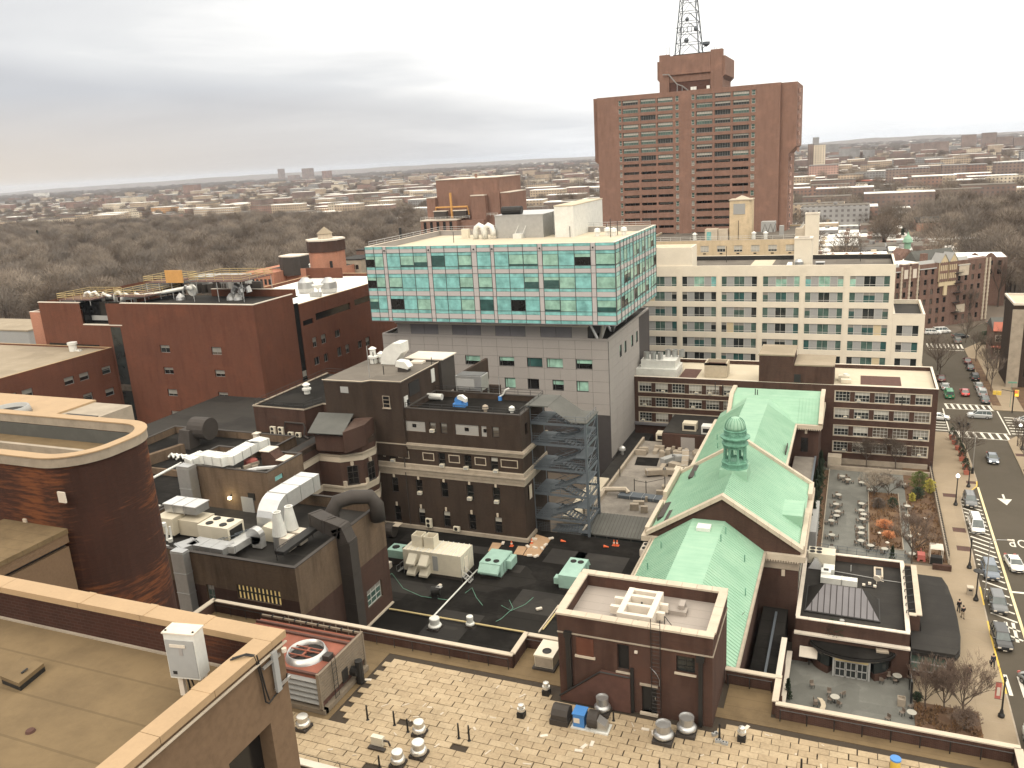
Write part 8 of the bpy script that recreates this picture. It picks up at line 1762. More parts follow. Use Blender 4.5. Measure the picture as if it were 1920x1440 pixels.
for i,(r_,x,y)in enumerate(pts):
    big=rr.random()<(.07 if r_<2500 else .12);w=rr.uniform(24,48)if big else rr.uniform(8,13);dd=rr.uniform(14,20)if big else rr.uniform(9,16);h=rr.uniform(14,22)if big else rr.uniform(6,11);k=rr.choice(kinds);rf=rr.random()
    if r_==400:big=False;w=11.5;dd=15;h=rr.choice([7,8,9,10]);rf=rr.random()*.6
    if i<290:
        ww,d2,h2=round(w/4)*4,round(dd/4)*4,round(h/2)*2;key=(k,ww,d2,h2,rf<.5)
        if key not in hm:
            m=M();m.cur=0;m.B(-ww/2,-d2/2,0,ww/2,d2/2,h2);m.cur=1;m.B(-ww/2+.3,-d2/2+.3,h2,ww/2-.3,d2/2-.3,h2+.25);m.cur=0;m.B(-1.2,0,h2,1.2,2.4,h2+1.8)
            hm[key]=m.mesh('city_house',[k,'roof_white' if rf<.5 else 'roof_grey'])
        link('city_house',hm[key],None,(x,y,0),0,label='one of the small flat-roofed houses of the distant city',category='house',group='small houses of the distant city')
    else:
        g=mass[k];g.B(x-w/2,y-dd/2,0,x+w/2,y+dd/2,h);(whites if rf<.42 else greys).B(x-w/2,y-dd/2,h,x+w/2,y+dd/2,h+.5)
for k,g in mass.items():solo('city_houses','mass of small houses fading into the distance','houses',g,k,kind='stuff')
solo('city_roofs','pale flat roofs of the distant city','roofs',whites,'roof_white',kind='stuff');solo('city_dark_roofs','grey flat roofs of the distant city','roofs',greys,'roof_grey',kind='stuff')
# ================================================================ TREES
def bare_tree(m,x,y,h,seed,trunk=.16,spread=.55,start=.28,levels=5,sides=5,twigs=True):
    r_=random.Random(seed);tw=M()
    def grow(p,d,L,rad,lev):
        q=p+d*L*.5+Vector((r_.uniform(-1,1),r_.uniform(-1,1),0))*L*.05;e=q+(d+Vector((r_.uniform(-.2,.2),r_.uniform(-.2,.2),.12))).normalized()*L*.5
        if lev>=levels-1:tw.U([p,q,e],max(rad,.012),3,max(rad*.5,.008),cap=False)
        else:m.U([p,q,e],rad,max(3,sides-lev),rad*.62,cap=False)
        if lev<levels:
            n=3 if lev<3 else 3
            for i in range(n+(1 if lev in(1,2,3)else 0)):
                a=r_.uniform(0,2*pi);f=r_.uniform(.35,1.0)if i else 1.0;b=(p.lerp(q,f*2)if f<.5 else q.lerp(e,f*2-1))
                side=Vector((cos(a),sin(a),0));nd=(d*r_.uniform(.75,1.1)+side*spread*r_.uniform(.6,1.3)+Vector((0,0,.22))).normalized()
                grow(b,nd,L*r_.uniform(.55,.78),rad*r_.uniform(.45,.62),lev+1)
    base_=Vector((x,y,0));t0=Vector((x+r_.uniform(-.02,.02)*h,y+r_.uniform(-.02,.02)*h,h*start));m.U([base_,t0],trunk,7,trunk*.8,cap=False)
    for k in range(4):
        a=k*pi/2+r_.uniform(-.5,.5);grow(t0,Vector((cos(a)*spread,sin(a)*spread,1)).normalized(),h*.34,trunk*.55,1)
    grow(t0,Vector((0,0,1)),h*.36,trunk*.6,1)
    return tw
def street_tree(x,y,h,seed,label,z=.13,spread=.55,trunk=.14,start=.28,mat='twig',levels=5,grp=None):
    t=T('bare_tree',label,'tree',(x,y,z),grp);m=M();tw=bare_tree(m,x,y,h,seed,trunk,spread,start,levels)
    off_=(x,y,0);a=link('trunk',m.mesh('trunk','bark',off_),t.o);b=link('crown',tw.mesh('crown',mat,off_),t.o);return t
street_tree(8.95,87.6,5.4,3,'leftmost of three bare multi-stemmed trees in front of the cafe window',.1,.5,.09,.12,'twig_warm',6);street_tree(10.8,87.7,5.6,8,'middle of three bare multi-stemmed trees in front of the cafe window',.1,.5,.09,.12,'twig_warm',6);street_tree(12.6,87.6,6.2,13,'rightmost and largest of three bare trees by the cafe, hanging over the pavement',.1,.62,.11,.12,'twig_warm',6)
street_tree(20.6,236,11,21,'wide bare street tree leaning over the road by the ward block corner',.1,.9,.22,.25,'twig');street_tree(20.3,228,9,22,'bare street tree by the parked cars left of the green van',.1,.7,.18,.3)
street_tree(30.5,217.5,7.6,23,'slim bare street tree on the right verge beside the silver parked car',.1,.5,.12,.35);street_tree(30.7,227,7.8,24,'second bare street tree up the right verge',.1,.5,.13,.35);street_tree(30.5,247,7.2,25,'third bare street tree up the right verge near the row house',.1,.55,.13,.35);street_tree(30.3,270,7.5,26,'bare tree at the far bend of the street',.1,.6,.13,.3);street_tree(34.5,240,9,27,'bare tree in front of the castle-like flats',.1,.6,.18,.3)
street_tree(20.4,166.5,6.6,31,'bare street tree leaning over the road at the planted corner',.1,.85,.12,.3,'twig',5);street_tree(20.4,176.3,5.2,32,'small bare tree beside the corner lamp post',.1,.6,.1,.35);street_tree(29.9,166,5.5,33,'bare street tree at the right edge below the twin globe lamp',.1,.6,.11,.35);street_tree(30.4,178,5,34,'bare tree by the twin globe lamp on the right pavement',.1,.5,.1,.35)
street_tree(9.2,121.9,7.4,41,'spreading bare tree at the front right corner of the courtyard',.0,.8,.14,.3,'twig_warm',6);street_tree(4.4,146.0,5.5,42,'pale many-branched bare tree behind the courtyard shrubs',.0,.8,.1,.1,'stone_dirty',6);street_tree(6.8,147.0,4.6,43,'smaller grey bare tree beside the pale courtyard tree',.0,.8,.09,.1,'twig',6)
street_tree(3.2,160.0,5.8,44,'dark bare tree against the long brown building, left of the courtyard back',.0,.9,.12,.3,'bark',6);street_tree(8.2,160.2,6.0,45,'dark bare tree against the long brown building, right of the courtyard back',.0,.9,.12,.3,'bark',6);street_tree(37,262,8,46,'bare tree beside the dark hedge at the far bend',.1,.6,.15,.3);street_tree(34,300,10,47,'tall bare tree at the end of the Tudor apartment house',.0,.6,.16,.4)
street_tree(46,330,15,48,'tall dark bare park tree right of the Tudor apartment house',0,.5,.3,.35);street_tree(52,315,13,49,'bare park tree beyond the row house',0,.5,.25,.35);street_tree(12.4,84.6,3.2,50,'straggly bare hedge bush spilling over the pavement edge',.1,.9,.05,.05,'twig_warm',6)
def leafball(m,c,rad,n,s,rr_,flat=1.0,up=0):
    for i in range(n):
        while True:
            p=Vector((rr_.uniform(-1,1),rr_.uniform(-1,1),rr_.uniform(-1,1)))
            if .25<p.length<1:break
        p=Vector((c[0]+p.x*rad[0],c[1]+p.y*rad[1],c[2]+p.z*rad[2]));a=Vector((rr_.uniform(-1,1),rr_.uniform(-1,1),rr_.uniform(-1,1))).normalized();b=a.orthogonal().normalized();ss=s*rr_.uniform(.6,1.4)
        m.F([p-a*ss,p+b*ss*.6,p+a*ss,p-b*ss*.6])
def evergreen(x,y,h,w,seed,label,mat='evergreen',z=.05,name='evergreen_shrub',grp=None,cone=True):
    t=T(name,label,'shrub',(x,y,z),grp);rr_=random.Random(seed);m=M()
    n=int(700*h*w/2)+250
    for i in range(n):
        f=rr_.random()**.8;wr=w*((1-f)**.7 if cone else sqrt(max(.05,1-(2*f-1)**2)))*(.75+.25*sin(f*23+seed));a=rr_.uniform(0,2*pi);q=wr*sqrt(rr_.random());p=Vector((x+q*cos(a),y+q*sin(a),z+.15+f*h))
        d=Vector((cos(a),sin(a),rr_.uniform(-.5,.8))).normalized();b=d.orthogonal().normalized();s=rr_.uniform(.08,.2);m.F([p-b*s*.5,p+d*s,p+b*s*.5])
    t.P('crown',m,mat);t.P('trunk',M().U([(x,y,z),(x,y,z+h*.6)],.06,5),'bark');return t
for i,y in enumerate((126,128.8,131.6,134.4,137.2,140,143,146,149,152)):
    evergreen(-4.9+(i%2)*.3,y,4.4+(i*37%5)*.35,1.25,60+i,['first','second','third','fourth','fifth','sixth','seventh','eighth','ninth','tenth'][i]+' dark evergreen from the cafe end of the screen beside the chapel',name='evergreen_tree',grp='evergreen screen beside the chapel')
evergreen(-.8,93.5,2.2,1.5,80,'dark round bush spilling over the bowed cafe entrance roof',z=3.1,cone=False);evergreen(-5.0,84.5,2.6,.5,81,'narrow dark cypress at the terrace wall');evergreen(8.2,88.3,1.0,.6,82,'small dark bush at the foot of the terrace screen',cone=False)
evergreen(11.6,150,3.6,1.7,83,'large ivy green bush by the pavement at the back of the courtyard','ivy_green',cone=False);evergreen(13.2,149.3,2.6,1.0,84,'yellow-leaved shrub against the iron fence','yellow_leaf',cone=False);evergreen(11.2,146.4,2.0,1.2,85,'dark green bush in front of the ivy green one',cone=False);evergreen(10.3,144.9,1.5,.6,91,'yellow-green shrub at the end of the gravel bed','yellow_leaf',cone=False)
evergreen(5.0,141.0,1.6,1.5,86,'dark leafless-looking round bush in the courtyard bed','bark',cone=False);evergreen(7.2,141.6,1.7,.9,87,'green bush beside the dark round bush',cone=False);evergreen(6.6,122.4,2.0,.45,88,'small dark conifer behind the cafe roof edge');evergreen(5.8,133,1.3,1.5,89,'bright orange-brown beech bush in the courtyard bed','dry_leaf',cone=False);evergreen(6.3,129.6,1.0,1.1,90,'lower orange-brown beech bush in the courtyard bed','dry_leaf',cone=False)
for i,(x,y,h)in enumerate(((20.0,170.2,1.5),(19.7,173.4,1.7),(19.4,176.8,1.8),(19.2,179.6,1.8),(19.8,167.2,1.4),(20.0,163.0,1.3),(19.9,160.2,1.2))):
    t=T('potted_conifer',['fourth','third','second','rearmost','fifth','sixth','nearest'][i]+' dark conifer in a terracotta tub along the planted corner kerb','potted plant',(x,y,.13),'potted conifers on the corner');t.P('pot',M().R([(x-.4,y-.4),(x+.4,y-.4),(x+.4,y+.4),(x-.4,y+.4)],.13,.95,[(x-.55,y-.55),(x+.55,y-.55),(x+.55,y+.55),(x-.55,y+.55)]),'terracotta')
    rr_=random.Random(i);m=M()
    for k in range(380):f=rr_.random();a=rr_.uniform(0,6.28);q=(.75*(1-f)**.6)*rr_.random()**.5;p=Vector((x+q*cos(a),y+q*sin(a),.95+f*h));d=Vector((cos(a),sin(a),.3));b=d.orthogonal().normalized();s=.14;m.F([p-b*s*.5,p+d*s,p+b*s*.5])
    t.P('foliage',m,'evergreen')
rr_=random.Random(77);m=M();m2=M()
for i in range(4200):
    if i%3==0:x,y=rr_.uniform(3.7,8.1),rr_.uniform(126,147.5)
    elif i%3==1:x,y=rr_.uniform(9.7,13.8),rr_.uniform(123,148)
    else:x,y=rr_.uniform(8.0,14.0),rr_.uniform(80.5,88.0)
    if math.sin(x*1.9)*math.sin(y*1.3)<-.25:continue
    z0=.14 if y<90 else .08;p=Vector((x,y,z0));h=rr_.uniform(.08,.5);a=Vector((rr_.uniform(-1,1),rr_.uniform(-1,1),0)).normalized()*rr_.uniform(.06,.2);(m if i%2 else m2).F([p-a,p+a,p+a*.4+Vector((rr_.uniform(-.1,.1),rr_.uniform(-.1,.1),h))])
solo('dry_plants','dry brown perennials covering the planting beds','plants',m,'dry_brown',kind='stuff');solo('dead_undergrowth','dull stalks among the planting beds','plants',m2,'soil',kind='stuff')
for i,(x,y)in enumerate(((5.0,131.0),(6.1,127.8),(10.8,132),(12.6,128.4),(11.9,138.4))):
    solo('garden_stone','pale stone lying in the planting bed','stone',M().L(x,y,[(.25,.06),(.32,.16),(.15,.28)],7),'coping_white',(x,y,.06),'pale stones in the beds')
evergreen(35.5,268,4,3.2,95,'big dark round hedge bush at the bend beside the row house',z=0,cone=False)
# verge and kerbside hedge by the castle flats
solo('verge_grass','rough grass strip before the castle-like flats','grass',M().B(35.2,186.5,.02,40,236,.18),'soil',kind='stuff')

# ---- park woodland: bare trees as scattered copies
def clump_mesh(seed,h,w,n,mat,trunkmat='bark',th=.062):
    rr_=random.Random(seed);m=M();m.cur=0
    for k in range(5):
        a=rr_.uniform(0,6.28);e=Vector((cos(a)*w*.4,sin(a)*w*.4,h*.7));m.U([(0,0,0),(e.x*.15,e.y*.15,h*.3),tuple(e)],.22,4,.06,cap=False)
    m.cur=1
    for i in range(n):
        a=rr_.uniform(0,6.28);ph=math.acos(rr_.uniform(-.55,1));q=rr_.random()**.45
        p=Vector((w*q*sin(ph)*cos(a),w*q*sin(ph)*sin(a),h*.62+h*.38*q*cos(ph)));d=Vector((p.x*.6+rr_.uniform(-1,1)*w*.35,p.y*.6+rr_.uniform(-1,1)*w*.35,rr_.uniform(.2,1.2)*h*.3)).normalized();b=d.cross(Vector((rr_.uniform(-1,1),rr_.uniform(-1,1),rr_.uniform(-1,1)))).normalized();L=rr_.uniform(.9,2.2)
        m.F([p-b*th,p+b*th,p+d*L])
    return m.mesh('woodland_tree',[trunkmat,mat])
def scatter(name,label,pts,meshes,seed,cat='woodland'):
    coll=bpy.data.collections.new(name+'_kit')
    for i,me in enumerate(meshes):o=bpy.data.objects.new('woodland_tree',me);coll.objects.link(o)
    me=bpy.data.meshes.new(name);me.from_pydata(pts,[],[]);o=bpy.data.objects.new(name,me);COL.objects.link(o);o['kind']='stuff';o['label']=label;o['category']=cat
    ng=bpy.data.node_groups.new(name,'GeometryNodeTree');ng.interface.new_socket('Geometry',in_out='INPUT',socket_type='NodeSocketGeometry');ng.interface.new_socket('Geometry',in_out='OUTPUT',socket_type='NodeSocketGeometry')
    gi=ng.nodes.new('NodeGroupInput');go=ng.nodes.new('NodeGroupOutput');m2p=ng.nodes.new('GeometryNodeMeshToPoints');ip=ng.nodes.new('GeometryNodeInstanceOnPoints');ci=ng.nodes.new('GeometryNodeCollectionInfo')
    ci.inputs['Collection'].default_value=coll;ci.inputs['Separate Children'].default_value=True;ci.inputs['Reset Children'].default_value=True;ip.inputs['Pick Instance'].default_value=True
    rv=ng.nodes.new('FunctionNodeRandomValue');rv.data_type='FLOAT_VECTOR';rv.inputs[0].default_value=(0,0,0);rv.inputs[1].default_value=(0,0,6.28);rs=ng.nodes.new('FunctionNodeRandomValue');rs.data_type='FLOAT';rs.inputs[2].default_value=.55;rs.inputs[3].default_value=1.5
    L=ng.links.new;L(gi.outputs[0],m2p.inputs[0]);L(m2p.outputs[0],ip.inputs['Points']);L(ci.outputs[0],ip.inputs['Instance']);L(rv.outputs[0],ip.inputs['Rotation']);L(rs.outputs[1],ip.inputs['Scale']);L(ip.outputs[0],go.inputs[0])
    md=o.modifiers.new('scatter','NODES');md.node_group=ng;return o
plain('wood_grey',(0.175,0.150,0.128),0.95,0,0.6,0.010,0,0);plain('wood_brown',(0.135,0.108,0.087),0.95,0,0.6,0.008,0,0);plain('wood_pale2',(0.25,0.21,0.172),0.95,0,0.5,0.012,0,0)
kit=[clump_mesh(200+i,13+i%3,5.2+.4*(i%2),1300,['wood_grey','wood_brown','wood_pale2','wood_brown','wood_grey'][i])for i in range(5)]
rr_=random.Random(9);pts=[]
for i in range(9000):
    x=rr_.uniform(-1150,-170);y=rr_.uniform(170,800)
    if x>-260 and y<360 or(x<-190 and y<190):continue
    if y>745+.12*(-x-250):continue
    if y>600 and-420<x<-250 and rr_.random()<.2:continue
    a=atan2(x,y)
    if a<hd-radians(35)or y<260 and x>-330:continue
    if x>-175-.15*(y-260):continue
    pts.append((x,y,0))
pts=pts[:5200]
scatter('park_woodland','grey-brown bare woodland of the big park behind the red blocks',pts,kit,1)
pts=[]
for i in range(2600):
    x=rr_.uniform(40,330);y=rr_.uniform(290,690)
    if x<48 and y<360 or x<60 and 420<y<560 and rr_.random()<.6:continue
    if y<340 and x<75:continue
    pts.append((x,y,0))
pts+=[(rr_.uniform(-14,60),rr_.uniform(365,420),0)for i in range(50)]+[(rr_.uniform(-60,0),rr_.uniform(560,700),0)for i in range(90)]+[(rr_.uniform(20,120),rr_.uniform(700,850),0)for i in range(120)]
scatter('right_woodland','brown bare woodland beyond the apartment houses at right',pts[:2300],kit,2)
pts=[]
for i in range(5200):
    r_=480*(5500/480)**rr_.random();a=hd+rr_.uniform(-36,36)*pi/180;x,y=r_*sin(a),r_*cos(a)
    if in_city(x,y):pts.append((x,y,0))
pts+=[(rr_.uniform(-66,60),405+21*rr_.randrange(11)-9+rr_.uniform(-2,2),0)for i in range(60)]
scatter('city_trees','bare trees scattered among the distant houses',pts,kit,3,'trees')
big=[clump_mesh(300,15,16,500,'wood_grey',th=.5)]
scatter('far_tree_belt','far belt of trees closing the horizon',[(r_*sin(a),r_*cos(a),-3)for r_,a in((rr_.uniform(3500,9000),hd+rr_.uniform(-36,36)*pi/180)for i in range(7000))],big,4,'trees')
for k,(px,py,h)in enumerate(((77,470,20),(50,520,14),(1690,470,12))):
    x,y=at(px,py,0);evergreen(x,y,h,h*.3,400+k,['tall dark conifer standing out of the park woodland at left','smaller dark conifer in front of the tall one','dark conifer among the houses behind the Tudor block'][k],name='conifer',z=0)
# ================================================================ VEHICLES
for nm,c in(('car_grey',(.10,.105,.11)),('car_black',(.018,.018,.02)),('car_white',(.72,.72,.70)),('car_silver',(.42,.43,.43)),('car_blue',(.12,.145,.18)),('car_red',(.32,.03,.03)),('car_green',(.03,.22,.10)),('car_maroon',(.10,.03,.03)),('car_dim',(.2,.2,.19))):
    m_,t_,b_=base(nm,.3,.25,.5);b_.inputs[0].default_value=(*c,1);b_.inputs['Coat Weight'].default_value=.6
STY={  # stations: (x, half-width factor, z of shoulder) and greenhouse (x0 base, x0 top, x1 top, x1 base, roof z)
 'sedan':dict(L=4.6,W=1.82,st=[(-2.3,.78,.55),(-2.2,.9,.82),(-1.55,1,.92),(-.9,1,.95),(.8,1,.93),(1.3,1,.9),(2.0,.95,.78),(2.25,.84,.62),(2.3,.76,.5)],gh=(-1.75,-1.0,.35,1.15,1.45)),
 'suv':dict(L=4.7,W=1.9,st=[(-2.35,.85,.6),(-2.3,.96,1.0),(-1.5,1,1.05),(.9,1,1.05),(1.35,1,1.03),(2.05,.97,.95),(2.3,.88,.75),(2.35,.8,.55)],gh=(-2.28,-2.0,.45,1.2,1.72)),
 'van':dict(L=5.0,W=1.95,st=[(-2.5,.9,.6),(-2.45,.98,1.1),(-1.5,1,1.12),(1.2,1,1.1),(1.9,.98,1.0),(2.4,.9,.8),(2.5,.8,.55)],gh=(-2.44,-2.35,.9,1.85,1.98))}
_cars={}
def car(kind,paint,x,y,rz,label,group=None,lights=False,z=0.0,rack=False,door_open=False):
    key=(kind,paint)
    if key not in _cars:
        S=STY[kind];W=S['W']/2;b=M();rings=[]
        for(sx,wf,zs)in S['st']:
            w=W*wf;zb=.24 if abs(sx)<S['L']/2-.12 else .36
            rings.append([(sx,-w*.94,zb),(sx,-w,zb+.2),(sx,-w*.99,zs-.12),(sx,-w*.86,zs),(sx,0,zs+.03),(sx,w*.86,zs),(sx,w*.99,zs-.12),(sx,w,zb+.2),(sx,w*.94,zb)])
        for A,B_ in zip(rings,rings[1:]):
            for i in range(8):b.F([A[i],B_[i],B_[i+1],A[i+1]])
            b.F([A[8],B_[8],B_[0],A[0]])
        b.F(rings[0]);b.F(rings[-1][::-1])
        x0,x0t,x1t,x1,zr=S['gh'];wb,wt=W*.86,W*.70;zb=S['st'][2][2];g=M()
        lo=[(x0,-wb,zb),(x1,-wb,zb),(x1,wb,zb),(x0,wb,zb)];hi=[(x0t,-wt,zr-.05),(x1t,-wt,zr-.05),(x1t,wt,zr-.05),(x0t,wt,zr-.05)]
        for i in range(4):j=(i+1)%4;g.F([lo[i],lo[j],hi[j],hi[i]])
        rf=M();rf.R([(x0t-.05,-wt-.02),(x1t+.05,-wt-.02),(x1t+.05,wt+.02),(x0t-.05,wt+.02)],zr-.06,zr,[(x0t+.1,-wt+.12),(x1t-.12,-wt+.12),(x1t-.12,wt-.12),(x0t+.1,wt-.12)])
        pl=M()
        for s_ in(-1,1):
            for(a,c)in((lo[0][0],hi[0][0]),(lo[1][0],hi[1][0])):pl.U([(a,s_*wb,zb),(c,s_*wt,zr-.03)],.05,4)
            mx=(lo[0][0]+lo[1][0])/2+.1;pl.U([(mx,s_*(wb+.01),zb),(mx-.05,s_*(wt+.01),zr-.04)],.045,4)
            if kind!='sedan':pl.U([(-1.2,s_*(wb+.01),zb),(-1.2,s_*(wt+.01),zr-.04)],.06,4)
        wh=M().U([(0,-.11,0),(0,.11,0)],.33,16);rim=M().U([(0,-.125,0),(0,.125,0)],.19,10)
        hl=M().B(S['L']/2-.22,-.18,.58,S['L']/2+.01,.18,.74);tl=M().B(-S['L']/2-.02,-.16,.68,-S['L']/2+.12,.16,.88)
        gr=M().B(S['L']/2-.05,-.45,.42,S['L']/2+.02,.45,.6);plt=M().B(S['L']/2-.02,-.2,.3,S['L']/2+.03,.2,.4).B(-S['L']/2-.03,-.2,.5,-S['L']/2+.02,.2,.62)
        mir=M().B(1.0,-W-.16,zb-.02,1.16,-W*.86,zb+.14).B(1.0,W*.86,zb-.02,1.16,W+.16,zb+.14)
        _cars[key]=dict(b=b.mesh('body',paint),g=g.mesh('windows','glass_car'),r=rf.mesh('roof',paint),p=pl.mesh('pillar',paint if kind=='sedan' else paint),w=wh.mesh('wheel','black'),rim=rim.mesh('rim','galv'),hl=hl.mesh('headlight','coping_white'),hn=hl.mesh('headlight','headlight'),tl=tl.mesh('tail_light','blanket_red'),tn=tl.mesh('tail_light','taillight'),gr=gr.mesh('grille','black'),pl=plt.mesh('number_plate','coping_white'),mi=mir.mesh('mirror',paint),W=W,L=S['L'],zr=zr,x0t=x0t,x1t=x1t,wt=wt)
        for q in('b',):_cars[key][q].polygons.foreach_set('use_smooth',[True]*len(_cars[key][q].polygons))
    C_=_cars[key];t=T('parked_car' if not lights else 'driving_car',label,'van' if kind=='van' else 'car',(x,y,z),group,rz)
    for nm,q in(('body','b'),('windows','g'),('roof','r'),('pillar','p'),('grille','gr'),('number_plate','pl'),('mirror','mi')):link(nm,C_[q],t.o)
    for sx in(-1.38,1.42):
        for s_ in(-1,1):w=link('wheel',C_['w'],t.o,(sx,s_*(C_['W']-.1),.33));link('rim',C_['rim'],w)
    for s_ in(-1,1):link('headlight',C_['hn' if lights else 'hl'],t.o,(0,s_*.6,0));link('tail_light',C_['tn' if lights==2 else 'tl'],t.o,(0,s_*.62,.08))
    if rack:link('roof_rail',M().B(C_['x0t']+.1,-C_['wt']+.02,C_['zr'],C_['x1t']-.1,-C_['wt']+.07,C_['zr']+.07).B(C_['x0t']+.1,C_['wt']-.07,C_['zr'],C_['x1t']-.1,C_['wt']-.02,C_['zr']+.07).mesh('roof_rail','black'),t.o)
    if door_open:link('open_door',M().R([(.9,C_['W']),(1.0,C_['W']),(.35,C_['W']+.95),(.25,C_['W']+.95)],.35,1.25).mesh('open_door',paint),t.o)
    return t
glass('glass_car',(0.06,0.075,0.075),0.05,0.7)
S_=-pi/2   # nose towards the camera
car('suv','car_grey',19.1,146.6,S_,'dark grey parked car at the head of the kerb row beside the bulging pavement');car('van','car_white',18.95,136.6,S_+.03,'white people carrier with roof rails parked second in the kerb row',rack=True);car('suv','car_blue',19.05,121.4,S_+.03,'blue-grey parked car under the leaning lamp arm');car('suv','car_grey',18.85,112.2,S_+.02,'dark parked car with bright headlights beside the stop line');car('suv','car_black',18.15,103.4,S_+.04,'black parked car with chrome nose trim beside the yellow kerb')
x,y=at(1905,1082,.6);car('sedan','car_white',22.45,124.6,S_+.12,'white sedan with an open side door on the painted lettering',door_open=True);car('sedan','car_black',22.9,106.6,S_+.1,'black car cut by the right edge beside the stop line');car('sedan','car_dim',20.6,94.6,S_+.55,'grey car pulling in at an angle at the right edge');car('van','car_white',18.7,83.5,S_,'white van at the bottom right corner of the picture')
car('sedan','car_blue',25.0,168.6,S_,'dark blue car driving toward the camera with lit headlights',lights=True);car('suv','car_silver',25.8,195.8,pi,'silver estate car crossing the junction',rack=True);car('sedan','car_white',17.6,193.0,0,'white car nosing out from behind the brown building');car('sedan','car_white',34.2,193.6,pi,'white car entering the junction from the right edge')
car('van','car_green',21.2,211.5,S_+pi,'green and white van parked nearest the junction on the left side');car('sedan','car_silver',20.9,218.5,S_+pi,'silver car parked in front of the green van');car('sedan','car_maroon',20.6,226,S_+pi,'maroon car parked on the left up the street');car('sedan','car_red',24.7,213.9,-S_,'red car driving away with lit tail lights',lights=2)
for i,(y,p,k,lb)in enumerate(((208.6,'car_grey','sedan','grey car parked nearest the junction on the right side'),(214.3,'car_silver','suv','silver four-wheel drive parked second on the right side'),(220.3,'car_dim','sedan','dull silver car parked third on the right side'),(228.5,'car_black','suv','big black car parked fourth on the right side'),(238.5,'car_black','sedan','low black car parked fifth on the right side'),(245.5,'car_maroon','sedan','dark red car parked sixth on the right side'))):car(k,p,28.3,y,S_+pi,lb,'cars parked along the right kerb')
car('suv','car_white',22.4,281.3,.05,'white car at the far end of the street below the Tudor building');car('sedan','car_black',29.5,277,.3,'black car turning at the far bend');car('suv','car_dim',28.2,270.5,S_+pi,'dark car waiting behind the far crossing');car('sedan','car_silver',41,300,.9,'silver car parked on the curve beyond the Tudor building');car('sedan','car_white',45,276,.1,'white car beyond the row house roof')
g_=car('van','car_white',25,283.5,.35,'dark-roofed van passing under the Tudor building')
# distant traffic, too small to tell parts
rr_=random.Random(3);cm=[M().B(-2,-.9,.3,2,.9,1.0).R([(-1.5,-.8),(1,-.8),(1,.8),(-1.5,.8)],1.0,1.5,[(-1.2,-.7),(.6,-.7),(.6,.7),(-1.2,.7)]).mesh('distant_car',p)for p in('car_white','car_black','car_red','car_silver')]
for i in range(46):
    px=rr_.uniform(1565,1700);py=372+abs(px-1632)*.1+rr_.uniform(0,10)if i<32 else rr_.uniform(385,422)
    if i>=32:px=1632-(py-372)*1.0+rr_.uniform(-8,12)
    x,y=at(px,py,0);link('distant_car',cm[i%4],None,(x,y,0),1.6,label='tiny car on the wide road in the right distance',category='car',group='tiny cars on the distant road')

# ================================================================ STREET FURNITURE
def lamp(x,y,h,label,kind='globe',z=.13,dirn=0):
    t=T('street_lamp',label,'street lamp',(x,y,z));t.P('base',M().L(x,y,[(.32,z),(.34,z+.25),(.2,z+.5),(.14,z+.9)],10),'black_metal');t.P('post',M().L(x,y,[(.1,z+.8),(.075,z+h-.3),(.13,z+h-.2),(.1,z+h)],10),'black_metal')
    if kind=='globe':t.P('globe',M().L(x,y,[(.1,z+h),(.26,z+h+.12),(.32,z+h+.32),(.24,z+h+.55),(.06,z+h+.68)],14),'globe_glow',smooth=True)
    if kind=='dish':t.P('shade',M().L(x,y,[(.08,z+h),(.62,z+h+.06),(.6,z+h+.14),(.1,z+h+.34)],18),'black_metal')
    if kind=='bare':t.P('finial',M().L(x,y,[(.1,z+h),(.16,z+h+.1),(.03,z+h+.3)],8),'black_metal')
    if kind=='twin':
        t.P('arm',M().U([(x-.6,y,z+h+.1),(x-.5,y,z+h-.1),(x,y,z+h),(x+.5,y,z+h-.1),(x+.6,y,z+h+.1)],.05,5),'black_metal')
        for s_ in(-1,1):t.P('globe',M().L(x+.62*s_,y,[(.06,z+h),(.27,z+h+.12),(.3,z+h+.3),(.2,z+h+.5),(.05,z+h+.6)],12),'globe_glow',smooth=True)
    return t
lamp(16.84,145.1,4.9,'black lamp post with a lit white globe beside the head of the kerb row');lamp(16.6,122.3,4.4,'black lamp post beside the white people carrier','bare');lamp(16.45,113.0,4.2,'black lamp post with a broad dish shade near the litter bin','dish');lamp(16.2,88.1,4.6,'dark lamp post with hanging banners nearest the camera','bare');lamp(19.6,153.9,3.2,'short dark post at the tip of the bulging kerb','bare');lamp(30.9,176,4.6,'twin globe lamp post on the right pavement','twin')
x0,y0=20.5,174.9;lamp(x0,y0,4.6,'unlit twin-armed lamp post at the planted corner','bare');m=M();m.U([(x0-.8,y0,4.9),(x0-.4,y0,4.5),(x0+.4,y0,4.5),(x0+.8,y0,4.9)],.06,5);m.L(x0-.8,y0,[(.2,4.9),(.22,5.2),(.05,5.35)],8);m.L(x0+.8,y0,[(.2,4.9),(.22,5.2),(.05,5.35)],8)
solo('lamp_head','dark twin head of the planted corner lamp post','lamp head',m,'black_metal',(x0,y0,4.5))
t=T('cobra_lamp','thin grey street light with long arm reaching over the lane by the white people carrier','street lamp',(17.5,113.5,.13));t.P('post',M().U([(17.5,113.5,.1),(17.5,113.5,8.6)],.09,8,.06),'galv');t.P('arm',M().U([(17.5,113.5,8.5),(18.3,113.5,8.9),(19.4,113.5,9.0)],.045,6),'galv');t.P('head',M().R([(19.4,113.38),(20.2,113.35),(20.2,113.65),(19.4,113.62)],8.95,9.08),'coping_white')
